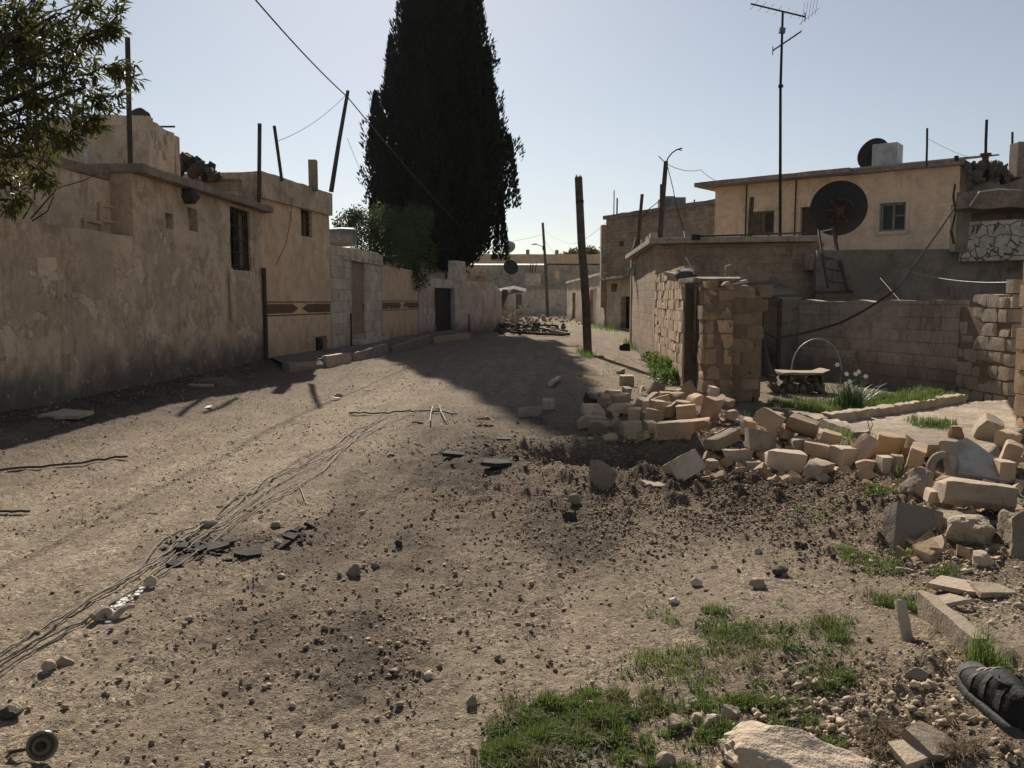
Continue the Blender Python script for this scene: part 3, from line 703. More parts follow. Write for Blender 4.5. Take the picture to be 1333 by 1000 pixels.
mb = MB(); mb.prism([Vector((q0.x + .1, 15.15, zt_ - .22)), Vector((q1.x - .1, 15.15, zt_ - .22)), Vector((q2.x - .12, 15.85, zt_ - .22)), Vector((q0.x + .1, 15.9, zt_ - .22))], (0, 0, .12)); mb.build('roof', M['coping'], root)
p = A(180, 150, 15.5); Vv, Ff = rock_mesh((.42, .4, .34), 9, 3, .1); o = link_mesh('water_drum', Vv, Ff, M['dark_stone'], p + Vector((0, 0, -.03))); tag(o, 'small round dark drum on top of the roof cabin', 'drum')
p = A(203, 165, 15.6); mb = MB(); mb.tube([p, A(228, 165, 15.7)], .018, 6); tag(mb.build('iron_rod', M['iron']), 'short thin rod sticking out sideways from the roof cabin', 'rod')
def rod(name, px0, py0, px1, py1, d, r, mat, label, cat, group=None, r2=None):
    a = A(px0, py0, d); b_ = A(px1, py1, d); mb = MB()
    mid = (a + b_) / 2 + Vector((.012 * (b_ - a).length, 0, 0)) * random.uniform(-.6, .6)
    mb.tube([a, mid, b_], r, 8, r2); return tag(mb.build(name, M[mat], None, True, loc=a), label, cat, group)
rod('roof_pole', 170, 226, 166, 49, 14.6, .045, 'dark_wood', 'tall straight dark pole standing in front of the roof cabin', 'pole')
rod('roof_pole', 107, 160, 109, 118, 15.3, .022, 'iron', 'thin short pole over the roof cabin, half behind leaves, the taller of two', 'pole')
rod('roof_pole', 99, 155, 99, 131, 15.3, .03, 'iron', 'thick short stub post on the roof cabin beside a thin pole', 'pole')
rod('iron_rod', 113, 224, 111, 160, 14.3, .03, 'white_metal', 'pale upright pipe in front of the roof cabin wall', 'pipe')
rod('roof_pole', 337, 268, 338, 161, 18.8, .045, 'dark_wood', 'upright dark pole at the street corner between dingy and beige houses', 'pole')
rod('roof_pole', 367, 236, 357, 164, 19.3, .038, 'dark_wood', 'dark pole leaning left, rising from the beige house parapet', 'pole')
rod('leaning_utility_pole', 431, 250, 453, 118, 22.3, .065, 'dark_wood', 'dark leaning utility pole holding the overhead wire beside the beige house', 'pole', r2=.045)
# ---------------------------------------------------------------- beige house
BA = LB + LDIR * .02; BB = G(432, 456, .25)
tB, nB = facing(BA, BB); LBn = math.hypot(BB.x - BA.x, BB.y - BA.y)
def BPt(u, w=0, z=0): return pt(BA, tB, nB, u, w, z)
zp1 = on(BA, BB, 390, 240)[1]; zp0 = on(BA, BB, 352, 259)[1]
root = empty('beige_house', BPt(LBn / 2, -2, 0), 'beige rendered house with brown painted band and a small barred window', 'house')
wn_ = prect(BA, BB, 392, 274, 406, 308); hole = prect(BA, BB, 411, 438, 426, 458)
mb = MB(); shell(mb, BA, BB, -.1, zp0, 5, [wn_, hole], .28, .008, 21, cell=.3); mb.build('wall', M['beige'], root, True)
mb = MB(); wall(mb, BPt(-.06, .09), BPt(LBn + .05, .09), zp0 - .04, zp1, .2, [], lambda u: .03 * noise.noise(Vector((u * 2, 5, 2))), .3, .012, 22)
wall(mb, BPt(-.06, -5.2), BPt(-.06, -.115), zp0 - .5, zp1 - .01, .2, [], lambda u: .03 * noise.noise(Vector((u * 2, 9, 2))), .3, .012, 23)
mb.build('parapet', M['left_plaster'], root, True)
mb = MB(); slab(mb, BA, BB, zp0 + .0, zp0 + .12, 4.8, -.15, -.2, -.2, 5); mb.build('roof', M['coping'], root)
u0, u1, z0, z1 = wn_; wf = MB()
for a_, b_ in ((BPt(u0, -.1, z0 + .025), BPt(u1, -.1, z0 + .025)), (BPt(u0, -.1, z1 - .025), BPt(u1, -.1, z1 - .025)), (BPt(u0 + .025, -.1, z0 + .05), BPt(u0 + .025, -.1, z1 - .05)), (BPt(u1 - .025, -.1, z0 + .05), BPt(u1 - .025, -.1, z1 - .05))): wf.bar(a_, b_, .05)
wo = wf.build('window', M['dark_wood'], root); mb = MB()
for q in (.33, .66): mb.bar(BPt(u0 + (u1 - u0) * q, -.05, z0), BPt(u0 + (u1 - u0) * q, -.05, z1), .018)
for q in (.25, .5, .75): mb.bar(BPt(u0, -.045, z0 + (z1 - z0) * q), BPt(u1, -.045, z0 + (z1 - z0) * q), .018)
mb.build('grille', M['iron'], wo)
zb1 = on(BA, BB, 390, 392.5)[1]; zb0 = on(BA, BB, 390, 410.5)[1]; zc_ = (zb0 + zb1) / 2
def band(pt_, L0, L1, w=.006):
    mb = MB(); th = .02
    def quad(poly): mb.prism([pt_(u, w, z) for u, z in poly], pt_(0, w, 0) * 0 + (pt_(0, -.012, 0) - pt_(0, 0, 0)))
    quad([(L0, zb0), (L1, zb0), (L1, zb0 + .03), (L0, zb0 + .03)]); quad([(L0, zb1 - .03), (L1, zb1 - .03), (L1, zb1), (L0, zb1)])
    m_ = (L0 + L1) / 2; hh_ = .11
    quad([(L0, zc_ - hh_), (m_ - .45, zc_ - hh_), (m_ - .12, zc_), (m_ - .45, zc_ + hh_), (L0, zc_ + hh_)])
    quad([(L1, zc_ - hh_), (L1, zc_ + hh_), (m_ + .45, zc_ + hh_), (m_ + .12, zc_), (m_ + .45, zc_ - hh_)])
    return mb
band(BPt, .03, LBn - .05).build('painted_band', M['band'], root)
u0, u1, z0, z1 = hole; mb = MB(); Vv, Ff = rock_mesh((.3, .34, .34), 3, 3, .2); mb.add([v + BPt((u0 + u1) / 2, -.1, z0 + .2) for v in Vv], Ff); mb.build('drain_opening', M['dark_stone'], root, True)
mb = MB(); mb.tube([BPt(-.06, .06, .2), BPt(-.06, .06, zp0 - 1.6)], .05, 8); mb.build('downpipe', M['dark_wood'], root, True)
mb = MB(); a = A(408, 246, 21.6); mb.box((a.x, a.y, (a.z + A(408, 211, 21.6).z) / 2), (.2, .2, A(408, 211, 21.6).z - a.z + .1)); mb.build('chimney', M['coping'], root, bevel=.012)
mb = MB(); pts = [A(375, 258, 19.6) + Vector((.1, 0, 0)), A(372, 290, 19.6) + Vector((.1, 0, 0)), A(366, 320, 19.2) + Vector((.1, 0, 0)), A(350, 345, 18.7) + Vector((.15, 0, 0))]; mb.tube(pts, .008, 5); mb.build('cable', M['cable_dark'], root)
# rubble on the roof behind
mb = MB(); rr = random.Random(4)
for i in range(95):
    px = 222 + 62 * rr.random(); pk = 232 - 28 * (1 - abs((px - 240) / 45) ** 1.5) * rr.random() ** .7 if px < 285 else 230
    p = A(px, max(203, pk), 17.8 + rr.random() * .8); s = .1 + .2 * rr.random(); Vv, Ff = rock_mesh((s * 1.3, s, s * .8), i, 1, .3); q = Euler((rr.random() * 3, rr.random() * 3, rr.random() * 3)).to_matrix()
    mb.add([q @ v + p for v in Vv], Ff)
tag(mb.build('roof_rubble', M['dark_stone'], None, False, loc=A(250, 232, 18)), 'heap of dark broken stones on the roof of the dingy house', 'rubble heap', kind='stuff')
mb = MB(); a0 = A(222, 238, 18.3); a1 = A(322, 238, 18.3); wall(mb, Vector((a0.x, 18.3, 0)), Vector((a1.x - .2, 18.32, 0)), zH - .3, A(250, 232, 18.3).z, .25, [], None, .3, .02, 31)
tag(mb.build('low_roof_wall', M['grey_block'], None, True, loc=a0), 'low grey block wall under the dark rubble on the roof', 'wall')
# ---------------------------------------------------------------- pavement in front of the houses
mb = MB(); rr = random.Random(8)
kp = [Gh(372, 484), Gh(420, 478), Gh(455, 470), Gh(505, 459), Gh(560, 447), Gh(612, 441)]
def kz(p): return H(p.x, p.y)
inner = [BPt(.3, -.05), BPt(1.6, -.05), BPt(LBn, -.05), G(470, 447, .25), G(520, 441, .22), G(560, 436, .2)]
vs = []; fs = []
for a_, b_ in zip(kp, inner):
    for s in np.linspace(0, 1, 7):
        p = Vector((a_.x, a_.y, 0)).lerp(Vector((b_.x, b_.y, 0)), s); p.z = .30 + .02 * noise.noise(p * 2) ; vs.append(p)
    vs.append(Vector((a_.x + .05, a_.y - .08, -.1)))
for i in range(len(kp) - 1):
    for j in range(6): fs.append((i * 8 + j, i * 8 + j + 1, (i + 1) * 8 + j + 1, (i + 1) * 8 + j))
    fs.append((i * 8, (i + 1) * 8, (i + 1) * 8 + 7, i * 8 + 7))
mb.add(vs, fs); tag(mb.build('pavement', M['terrace_wall']), kind='structure')
labs = ['broken kerb stone at the near end of the left pavement', 'worn kerb stone with a bright sunlit top before the beige house', 'grey kerb stone before the pale block gateway', 'kerb stone beyond the pale block gateway', 'last far kerb stone of the left pavement near the grey wall']
for i in range(5):
    a_, b_ = kp[i], kp[i + 1]; L = (b_ - a_).length; c = (a_ + b_) / 2; Vv, Ff = block_mesh(L * .92, .2, .34, 60 + i, .02, 5, .03, .12)
    o = link_mesh('kerb_stone', Vv, Ff, M['rubble_grey'], Vector((c.x, c.y - .06, kz(c) + .08)), (R(rr.uniform(-3, 3)), R(rr.uniform(-2, 2)), math.atan2(b_.y - a_.y, b_.x - a_.x))); tag(o, labs[i], 'kerb stone', 'kerb stones of the left pavement')
# ---------------------------------------------------------------- pale block gateway
GA = BB + Vector((.02, .03, 0)); GB_ = G(498, 444, .25)
tG, nG = facing(GA, GB_); LG = math.hypot(GB_.x - GA.x, GB_.y - GA.y)
def GPt(u, w=0, z=0): return pt(GA, tG, nG, u, w, z)
root = empty('gateway', GPt(LG / 2, -.1, 0), 'pale block gateway with brown door, steps and upright slab lintel', 'gateway')
d0, d1, zd0, zd1 = prect(GA, GB_, 458, 341, 476, 440); ztop = on(GA, GB_, 447, 322)[1]; zl = on(GA, GB_, 452, 339)[1]
mb = MB(); wall(mb, GA, GPt(d0), -.1, ztop, .55, [], None, .3, .006, 41); mb.build('pillar', M['gate_block'], root)
mb = MB(); wall(mb, GPt(d1), GPt(LG), -.1, zl, .55, [], None, .3, .006, 42); mb.build('pillar', M['gate_block'], root)
mb = MB(); nS = 7; ua = d0 * .55
for i in range(nS):
    a_ = ua + (LG + .12 - ua) * i / nS; b_ = ua + (LG + .12 - ua) * (i + 1) / nS - .03
    mb.bar(GPt((a_ + b_) / 2, -.2 + .05 * (i == 2), zl + .006), GPt((a_ + b_) / 2, -.2, ztop + .01 * (i % 3)), b_ - a_, .62)
# orient along wall
lint = mb; lint.v = []; lint.f = []
for i in range(nS):
    a_ = ua + (LG + .12 - ua) * i / nS; b_ = ua + (LG + .12 - ua) * (i + 1) / nS - .15
    f0 = .06 + .03 * (i % 2)
    lint.prism([GPt(a_, f0, zl + .004), GPt(b_, f0, zl + .004), GPt(b_, f0, ztop + .02 * ((i * 7) % 3)), GPt(a_, f0, ztop + .02 * ((i * 7) % 3))], nG * -.6)
lo = lint.build('lintel', M['gate_block'], root, bevel=.008)
mb = MB(); mb.prism([GPt(ua + .01, .0, zl + .01), GPt(LG + .05, .0, zl + .01), GPt(LG + .05, .0, ztop - .02), GPt(ua + .01, .0, ztop - .02)], nG * -.5); mb.build('joint_core', M['dark_stone'], lo)
mb = MB(); mb.prism([GPt(d0 + .01, -.07, .3), GPt(d1 - .01, -.07, .3), GPt(d1 - .01, -.07, zl), GPt(d0 + .01, -.07, zl)], nG * -.05); dr = mb.build('door', M['brown_door'], root)
mb = MB(); mb.tube([GPt(d1 - .18, -.06, 1.3), GPt(d1 - .18, -.02, 1.32), GPt(d1 - .18, -.02, 1.5), GPt(d1 - .18, -.06, 1.52)], .012, 6); mb.build('handle', M['iron'], dr)
for i in range(2):
    mb = MB(); f0 = .25 - .28 * i; mb.prism([GPt(d0 - .05, f0, .1), GPt(LG - .05, f0, .1), GPt(LG - .05, f0, .42 + .17 * i), GPt(d0 - .05, f0, .42 + .17 * i)], nG * -(.28 + .3 * i)); mb.build('step', M['far_white' if i == 0 else 'concrete'], root, bevel=.01)
mb = MB(); mb.tube([GPt(d0 - .28, .05, .1), GPt(d0 - .28, .05, 1.25)], .025, 6); tag(mb.build('iron_rod', M['iron'], loc=GPt(d0 - .28, .05, .2)), 'short rusty rod standing against the left pillar of the pale gateway', 'rod')
# --- beige garden wall with the same band
EA = GB_ + Vector((.01, .02, 0)); EB = G(545, 437, .2)
tE, nE = facing(EA, EB); LE = math.hypot(EB.x - EA.x, EB.y - EA.y)
def EPt(u, w=0, z=0): return pt(EA, tE, nE, u, w, z)
root = empty('garden_wall', EPt(LE / 2), 'beige rendered garden wall with brown painted band beyond the gateway', 'wall')
mb = MB(); wall(mb, EA, EB, -.1, on(EA, EB, 520, 349)[1], .25, [], lambda u: .05 * noise.noise(Vector((u * 2, 0, 3))), .3, .01, 51); mb.build('wall', M['beige'], root, True)
zb1 = on(EA, EB, 520, 391.5)[1]; zb0 = on(EA, EB, 520, 404)[1]; zc_ = (zb0 + zb1) / 2
band(EPt, .02, LE - .02).build('painted_band', M['band'], root)
# --- grey wall with black door
WA = EB + Vector((.02, .02, 0)); WB = G(644, 431, .06)
tW, nW = facing(WA, WB); LW = math.hypot(WB.x - WA.x, WB.y - WA.y)
def WPt(u, w=0, z=0): return pt(WA, tW, nW, u, w, z)
root = empty('grey_yard_wall', WPt(LW / 2), 'bluish grey flaking yard wall with black metal door under the cypress', 'wall')
dd = prect(WA, WB, 566, 375, 592, 431); zwt = on(WA, WB, 600, 365)[1]
mb = MB(); wall(mb, WA, WB, -.1, zwt, .3, [dd], lambda u: .06 * noise.noise(Vector((u * 1.2, 2, 3))), .35, .03, 55); wall(mb, WB + Vector((.02, .02, 0)), WB + Vector((.3, 5, 0)), -.1, zwt - .1, .3, [], lambda u: -.25 * u * .3 + .12 * noise.noise(Vector((u * 2, 2, 3))), .35, .03, 56); mb.build('wall', M['grey_wall'], root, True)
mb = MB(); mb.prism([WPt(dd[0], -.2, -.05), WPt(dd[1], -.2, -.05), WPt(dd[1], -.2, dd[3]), WPt(dd[0], -.2, dd[3])], nW * -.05); dr = mb.build('door', M['black_door'], root)
mb = MB(); mb.box(WPt(dd[0] + .35, -.17, .45), (.14, .05, .07), (0, .2, .8)); mb.build('handle', M['white_metal'], dr)
pu0, pu1, pz0, pz1 = prect(WA, WB, 593, 340, 605, 366)
mb = MB(); mb.prism([WPt(pu0, .04, zwt - .05), WPt(pu1, .04, zwt - .05), WPt(pu1, .04, pz1), WPt(pu0, .04, pz1)], nW * -.4); mb.build('pillar', M['grey_wall'], root, bevel=.02)
mb = MB(); u_ = on(WA, WB, 609, 420)[0]; mb.tube([WPt(u_, .06, 0), WPt(u_, .07, 1.0)], .03, 6); tag(mb.build('iron_rod', M['iron'], loc=WPt(u_, .06, 0)), 'dark rod leaning upright on the grey yard wall right of the black door', 'rod')
# small brick outhouse behind the grey wall
root = empty('outhouse', A(575, 372, 42), 'low outhouse with dark roof edge and orange brick patch behind the grey yard wall', 'outhouse')
a0 = A(540, 372, 41.5); a1 = A(602, 372, 43.5)
mb = MB(); shell(mb, Vector((a0.x, 41.5, 0)), Vector((a1.x, 43.5, 0)), 0, A(570, 339, 42).z, 3, [], .25, .02, 57); mb.build('wall', M['grey_wall'], root, True)
mb = MB(); slab(mb, Vector((a0.x, 41.5, 0)), Vector((a1.x, 43.5, 0)), A(570, 339, 42).z, A(570, 333, 42).z, 3, .2, .1, .2, 6); mb.build('roof', M['dark_stone'], root)
b0, b1, bz0, bz1 = prect(Vector((a0.x, 41.5, 0)), Vector((a1.x, 43.5, 0)), 557, 341, 582, 355); tt, nn = facing(a0, a1); mb = MB()
for j in range(3):
    for i in range(5):
        uu = b0 + (b1 - b0) * (i + .5 * (j % 2) * .5) / 5; mb.bar(pt(a0, tt, nn, uu, .03, bz0 + (bz1 - bz0) * (j + .5) / 3), pt(a0, tt, nn, uu + (b1 - b0) / 5 - .02, .03, bz0 + (bz1 - bz0) * (j + .5) / 3), .08, (bz1 - bz0) / 3 - .02)
mb.build('brick_patch', M['block'], root)
# broken brick remains to the right of it
mb = MB(); rr = random.Random(14); a0 = A(606, 366, 43); a1 = A(634, 366, 43.5)
for i in range(10):
    for j in range(3):
        if rr.random() < .75 - .2 * j:
            p = a0.lerp(a1, (i + .5) / 10); Vv, Ff = block_mesh(.13, .25, .2, i * 7 + j, .01, 2, .012, .1); mb.add([v + p + Vector((0, 0, -.02 + .21 * j)) for v in Vv], Ff)
wall(mb, Vector((a0.x, 43.1, 0)), Vector((a1.x, 43.6, 0)), 0, a0.z - .1, .3, [], None, .4, .02, 58)
tag(mb.build('ruined_wall', M['block'], loc=a0), 'broken brick wall remains at the right end of the grey yard wall', 'wall')
# ================================================================== TREES
def trunk_tubes(mb, base, top, r0, r1, n=9, wob=.08, seed=0):
    pts = []
    for i in range(n):
        f = i / (n - 1); p = Vector(base).lerp(Vector(top), f); p += Vector((noise.noise(Vector((f * 3, seed, 0))), noise.noise(Vector((f * 3, seed, 5))), 0)) * wob * (f * (1 - f) * 4)
        pts.append(p)
    mb.tube(pts, r0, 10, r1); return pts
# --- cypress: several steep spires in one crown
CX = A(576, 430, 43); CX.z = 0
root = empty('cypress_tree', CX, 'huge dark cypress tree towering over the street', 'tree')
top = 24.3
mb = MB(); trunk_tubes(mb, CX, CX + Vector((0, 0, 12)), .34, .12, 8, .2, 1); trunk_tubes(mb, CX + Vector((.55, .1, 0)), CX + Vector((1.2, .2, 11)), .24, .08, 8, .2, 2); mb.build('trunk', M['bark'], root, True)
PR = [(3.0, .9), (3.7, 1.9), (4.6, 2.9), (6.2, 3.6), (8, 3.6), (9.3, 3.55), (11, 3.0), (13.3, 2.35), (15, 1.95), (17.2, 1.55), (19, 1.2), (21, .8), (23, .4), (24.3, .05)]
def prof(z): return np.interp(z, [p[0] for p in PR], [p[1] for p in PR])
Cs = []; Ds = []; Ls = []; Ws = []
def sprays(n, fr_lo, fr_hi, L0, L1, W0):
    z = 3.1 + (top - 3.1) * rng.random(n) ** 1.0; acc = prof(z) / 4.0; kp_ = rng.random(n) < .25 + acc; z = z[kp_]; n = len(z)
    th = rng.random(n) * 2 * math.pi
    lump = 1 + .16 * vnoise(th * 1.9 + 3, z * .35, 5) * 2 + .15 * vnoise(th * 4.2, z * .8, 9) * 2
    # the tree has a few secondary spires standing out from the mass
    r = prof(z) * lump * np.sqrt(fr_lo ** 2 + (fr_hi ** 2 - fr_lo ** 2) * rng.random(n))
    x = CX.x + r * np.cos(th); y = CX.y + r * np.sin(th)
    return x, y, z, th
x, y, z, th = sprays(6200, .55, 1.0, 0, 0, 0)
# each spray is a small upward flame of scale leaves
for kx in range(1):
    n = len(x); m_ = 17
    cx = np.repeat(x, m_); cy = np.repeat(y, m_); cz = np.repeat(z, m_); ct = np.repeat(th, m_)
    hgt = np.repeat(rng.uniform(.35, .95, n), m_); f = rng.random(n * m_)
    wdt = np.repeat(rng.uniform(.10, .24, n), m_) * (1 - f) ** .8
    a = rng.random(n * m_) * 2 * math.pi
    C = np.stack([cx + wdt * np.cos(a) + .25 * f * hgt * np.cos(ct), cy + wdt * np.sin(a) + .25 * f * hgt * np.sin(ct), cz + f * hgt - .2], 1)
    D = np.stack([.45 * np.cos(a) + .3 * np.cos(ct), .45 * np.sin(a) + .3 * np.sin(ct), np.ones(n * m_) * .9], 1) + rng.normal(size=(n * m_, 3)) * .18
    V1, F1 = leaves(C, D, rdir(n * m_), rng.uniform(.16, .34, n * m_), rng.uniform(.05, .11, n * m_), .2)
x, y, z, th = sprays(9000, .15, .82, 0, 0, 0); n = len(x)
V2, F2 = leaves(np.stack([x, y, z], 1), np.stack([.3 * np.cos(th), .3 * np.sin(th), np.ones(n)], 1), rdir(n), .8, .34, .2)
SPI = [(6.28 * j / 26 + .4 * math.sin(j * 2.7), 3.6 + 11.5 * ((j * 0.618) % 1), .45 + .3 * ((j * .37) % 1)) for j in range(26)]
Cs_ = []; Ds_ = []
for (ta, zb0, rs) in SPI:
    hs_ = 2.6 + 1.6 * rs; nn = 1500; f = rng.random(nn) ** .9; a = rng.random(nn) * 6.283; rr_ = rs * (1 - f) ** .75 * (.5 + .5 * rng.random(nn)); rb = prof(min(17, zb0 + hs_ * .45)) * .97
    Cs_.append(np.stack([CX.x + rb * math.cos(ta) + rr_ * np.cos(a), CX.y + rb * math.sin(ta) + rr_ * np.sin(a), zb0 + hs_ * f], 1)); Ds_.append(np.stack([.4 * np.cos(a), .4 * np.sin(a), np.ones(nn)], 1) + rng.normal(size=(nn, 3)) * .2)
Cs_ = np.concatenate(Cs_); V3, F3 = leaves(Cs_, np.concatenate(Ds_), rdir(len(Cs_)), rng.uniform(.14, .32, len(Cs_)), rng.uniform(.05, .11, len(Cs_)), .2)
V, Fa = merge([(V1, F1), (V2, F2), (V3, F3)]); np_obj('crown', V, Fa, M['cypress'], root)
# --- citrus trees over the gateway and garden wall
def bushy(name, blobs, d, n, L, W, mat, label, base, trunk_r, dz=.5, seed=0, cat='tree', fill=0.25):
    root = empty(name, Vector((base.x, base.y, 0)), label, cat)
    Cc = []; mb = MB(); B0 = Vector((base.x, base.y, 0)); ctrs = []
    for (px, py, rp, dd) in blobs:
        c = A(px, py, d + dd); r = rp / F * (d + dd); ctrs.append((c, r))
    allc = sum((c for c, r in ctrs), Vector()) / len(ctrs); fork = B0.lerp(allc, .45)
    trunk_tubes(mb, B0, fork, trunk_r, trunk_r * .7, 6, .1, seed)
    tot = sum(r * r for c, r in ctrs)
    for i, (c, r) in enumerate(ctrs):
        trunk_tubes(mb, fork, c, trunk_r * .5, .012, 6, .25, seed + i)
        m_ = int(n * r * r / tot); u = rdir(m_); rr_ = r * (fill + (1 - fill) * rng.random(m_) ** .5) ; lump = 1 + .5 * vnoise(u[:, 0] * 2.2 + i, u[:, 1] * 2.2 + u[:, 2] * 2, seed)
        Cc.append(np.array(c)[None] + u * (rr_ * lump)[:, None] * np.array([1, 1, .9]))
    C = np.concatenate(Cc)
    # gather the leaves into twigs
    C = C + .25 * np.stack([vnoise(C[:, 0] * 3, C[:, 2] * 3, 1), vnoise(C[:, 1] * 3, C[:, 2] * 3, 2), vnoise(C[:, 0] * 3, C[:, 1] * 3, 3)], 1)
    D = rdir(len(C)) + np.array([0, 0, -.1]); mb.build('trunk', M['bark'], root, True)
    V, Fa = leaves(C, D, rdir(len(C)), rng.uniform(.7, 1.2, len(C)) * L, rng.uniform(.8, 1.2, len(C)) * W, .2); np_obj('crown', V, Fa, M[mat], root); return root
bushy('citrus_tree', [(470, 300, 26, 0), (495, 290, 28, .4), (450, 292, 17, -.3), (460, 280, 13, 0), (515, 318, 32, .5), (480, 325, 22, .2)], 29.5, 6500, .11, .055, 'leaf_citrus', 'round dark citrus tree with open sunlit leaves above the pale gateway', G(492, 441, .2) + Vector((-.9, 1.6, 0)), .09, seed=3)
bushy('citrus_tree', [(530, 300, 34, 0), (520, 330, 34, 0), (548, 335, 26, .3), (535, 360, 22, 0), (545, 285, 24, .6)], 33.0, 7000, .11, .055, 'leaf_citrus', 'dense dark citrus tree above the beige garden wall, before the cypress', G(525, 440, .2) + Vector((-.6, 1.9, 0)), .10, seed=6)
# --- big leafy tree over the wall at the left edge
blobs = [(20, 60, 85, 0), (-40, 120, 100, 0), (60, 130, 58, -.3), (20, 200, 55, -.2), (35, 30, 60, .4), (70, 20, 38, .2), (-60, 30, 110, .3), (85, 100, 34, -.2), (10, 260, 30, 0), (-80, 220, 90, 0), (45, 85, 50, -.4), (30, 165, 48, -.3), (15, 240, 36, .1), (75, 65, 34, -.2), (110, 115, 22, -.25), (100, 90, 22, .2)]
root = empty('leafy_tree', LPt(Lp(10, 500)[0] - 1.2, -1.6, 0), 'leafy tree with long drooping leaves overhanging the wall at upper left', 'tree')
base = world_of(root); mb = MB(); d0_ = 9.3; fork = base + Vector((-.2, 0, 2.6)); trunk_tubes(mb, base, fork, .16, .12, 6, .1, 4)
tips = []; rr = random.Random(21)
def branch(p, q, r0, seed): return trunk_tubes(mb, p, q, r0, max(.006, r0 * .25), 7, .12, seed)
nodes = []
for i, (px, py, rp, dd) in enumerate(blobs):
    c = A(px, py, d0_ + dd); r = rp / F * d0_; branch(fork, c, .05, i)
    for j in range(int(40 * (rp / 60) ** 2)):
        u = Vector((rr.gauss(0, 1), rr.gauss(0, 1), rr.gauss(0, 1))).normalized() * r * (.35 + .75 * rr.random()); q = c + u; nodes.append((q, u.normalized()))
        if rr.random() < .35: branch(c, q, .012, 50 + j)
for path in ([(85, 95), (105, 52), (128, 50), (145, 28), (160, 12)], [(100, 55), (120, 40), (138, 40), (150, 30)], [(95, 100), (118, 96), (138, 84), (158, 95), (172, 100)], [(110, 125), (125, 128), (140, 126), (150, 118)], [(75, 140), (100, 160), (118, 158), (125, 150)], [(60, 170), (80, 178), (90, 182)], [(40, 215), (55, 225), (60, 240)], [(95, 30), (110, 12), (118, 0)], [(70, 175), (95, 170), (100, 168)]):
    pts = [A(px, py, d0_ - .25) for px, py in path]; mb.tube(pts, .012, 6, .005); L = len(pts)
    for i in range(L * 5):
        f = (i + .5) / (L * 5) * (L - 1); k0 = int(f); q = pts[k0].lerp(pts[min(L - 1, k0 + 1)], f - k0)
        if f > .6: nodes.append((q + Vector((rr.gauss(0, .06), rr.gauss(0, .06), rr.gauss(0, .05))), (pts[min(L - 1, k0 + 1)] - pts[k0]).normalized()))
for path in ([(40, 285), (60, 262), (75, 245), (110, 235), (130, 225)], [(42, 288), (62, 275), (70, 255), (72, 225)], [(30, 285), (45, 260), (48, 230)]):
    mb.tube([A(px, py, d0_ + .9) for px, py in path], .010, 5, .004)
mb.build('trunk', M['bark'], root, True)
C = []; D = []
for q, u in nodes:
    for j in range(rr.randint(7, 13)):
        a_ = Vector((rr.gauss(0, 1), rr.gauss(0, 1), rr.gauss(0, .8))).normalized(); dv = a_ * .9 + u * .5 + Vector((0, 0, -.45)); C.append(q + a_ * .02 + u * rr.uniform(-.05, .05)); D.append(dv)
n = len(C); V, Fa = leaves([c[:] for c in C], [d[:] for d in D], rdir(n) * .5 + np.array([0, 0, 1]), rng.uniform(.085, .165, n), rng.uniform(.022, .04, n), .3)
np_obj('crown', V, Fa, M['leaf'], root)
# dark water tank over the gateway, dish before the cypress trunk
p = A(446, 308, 26.3); mb = MB(); mb.lathe(p + Vector((-.42, 0, -.02)), (1, 0, 0), [(0, .0), (.0, .24), (.05, .28), (.4, .30), (.78, .28), (.84, .24), (.84, 0)], 16)
tag(mb.build('water_tank', M['tank_grey'], None, True, loc=p), 'dark grey water tank lying above the left pillar of the pale gateway', 'tank')
mb = MB(); mb.tube([A(446, 345, 26.3), A(446, 316, 26.3)], .05, 6); 
def dish(name, px, py, d, r, mat, label, aim, mast_px=None, group=None, lattice=False, depth=.16):
    c = A(px, py, d); foot = A(*(mast_px or (px, py + r * F / d * 1.2)), d + .05)
    root = empty(name, foot, label, 'satellite dish', group); aim = Vector(aim).normalized()
    prof_ = [(-.02 + depth * r * 2 * (t_ * t_) * 1.0, max(.001, r * t_)) for t_ in np.linspace(0, 1, 9)]; prof_ += [(h + .02, rr_ * .995) for h, rr_ in prof_[::-1]]
    mb = MB(); mb.lathe(c, aim, prof_, 40); ref = mb.build('reflector', M[mat], root, True)
    mb = MB(); x_ = aim.cross(Vector((0, 0, 1))).normalized(); y_ = x_.cross(aim); B = c - aim * .06
    if lattice:
        for (a0, b0, a1, b1) in ((-.35, -.4, .3, .35), (-.35, .35, .3, -.4), (-.35, -.4, .45, -.38), (-.1, .42, .25, .36), (.3, .35, .45, .05), (-.45, 0, .1, .0)):
            mb.bar(B + x_ * (a0 * r) + y_ * (b0 * r), B + x_ * (a1 * r) + y_ * (b1 * r), .03)
    mb.box(B - aim * .03, (.14, .14, .14)); mb.bar(B - aim * .05, Vector((foot.x, foot.y, c.z - r * .35)), .05); mb.build('back_frame', M['rust' if lattice else 'iron'], root)
    mb = MB(); mb.tube([foot, Vector((foot.x, foot.y, c.z - r * .3))], .035, 8); mb.build('mast', M['iron'], root)
    mb = MB(); tip = c + aim * r * .85
    for s_ in (0, 2.1, 4.2): mb.tube([c + aim * (depth * 2 * r * .8) + (x_ * math.cos(s_) + y_ * math.sin(s_)) * r * .92, tip], .010, 5)
    mb.lathe(tip - aim * .05, aim, [(0, .0), (0, .05), (.12, .035), (.12, 0)], 10); mb.build('feed_arm', M['iron'], root)
    return root
dish('satellite_dish', 580, 322, 41, .55, 'dish_dark', 'dark satellite dish on the outhouse in front of the cypress trunk', (.3, .9, .35), (580, 338))
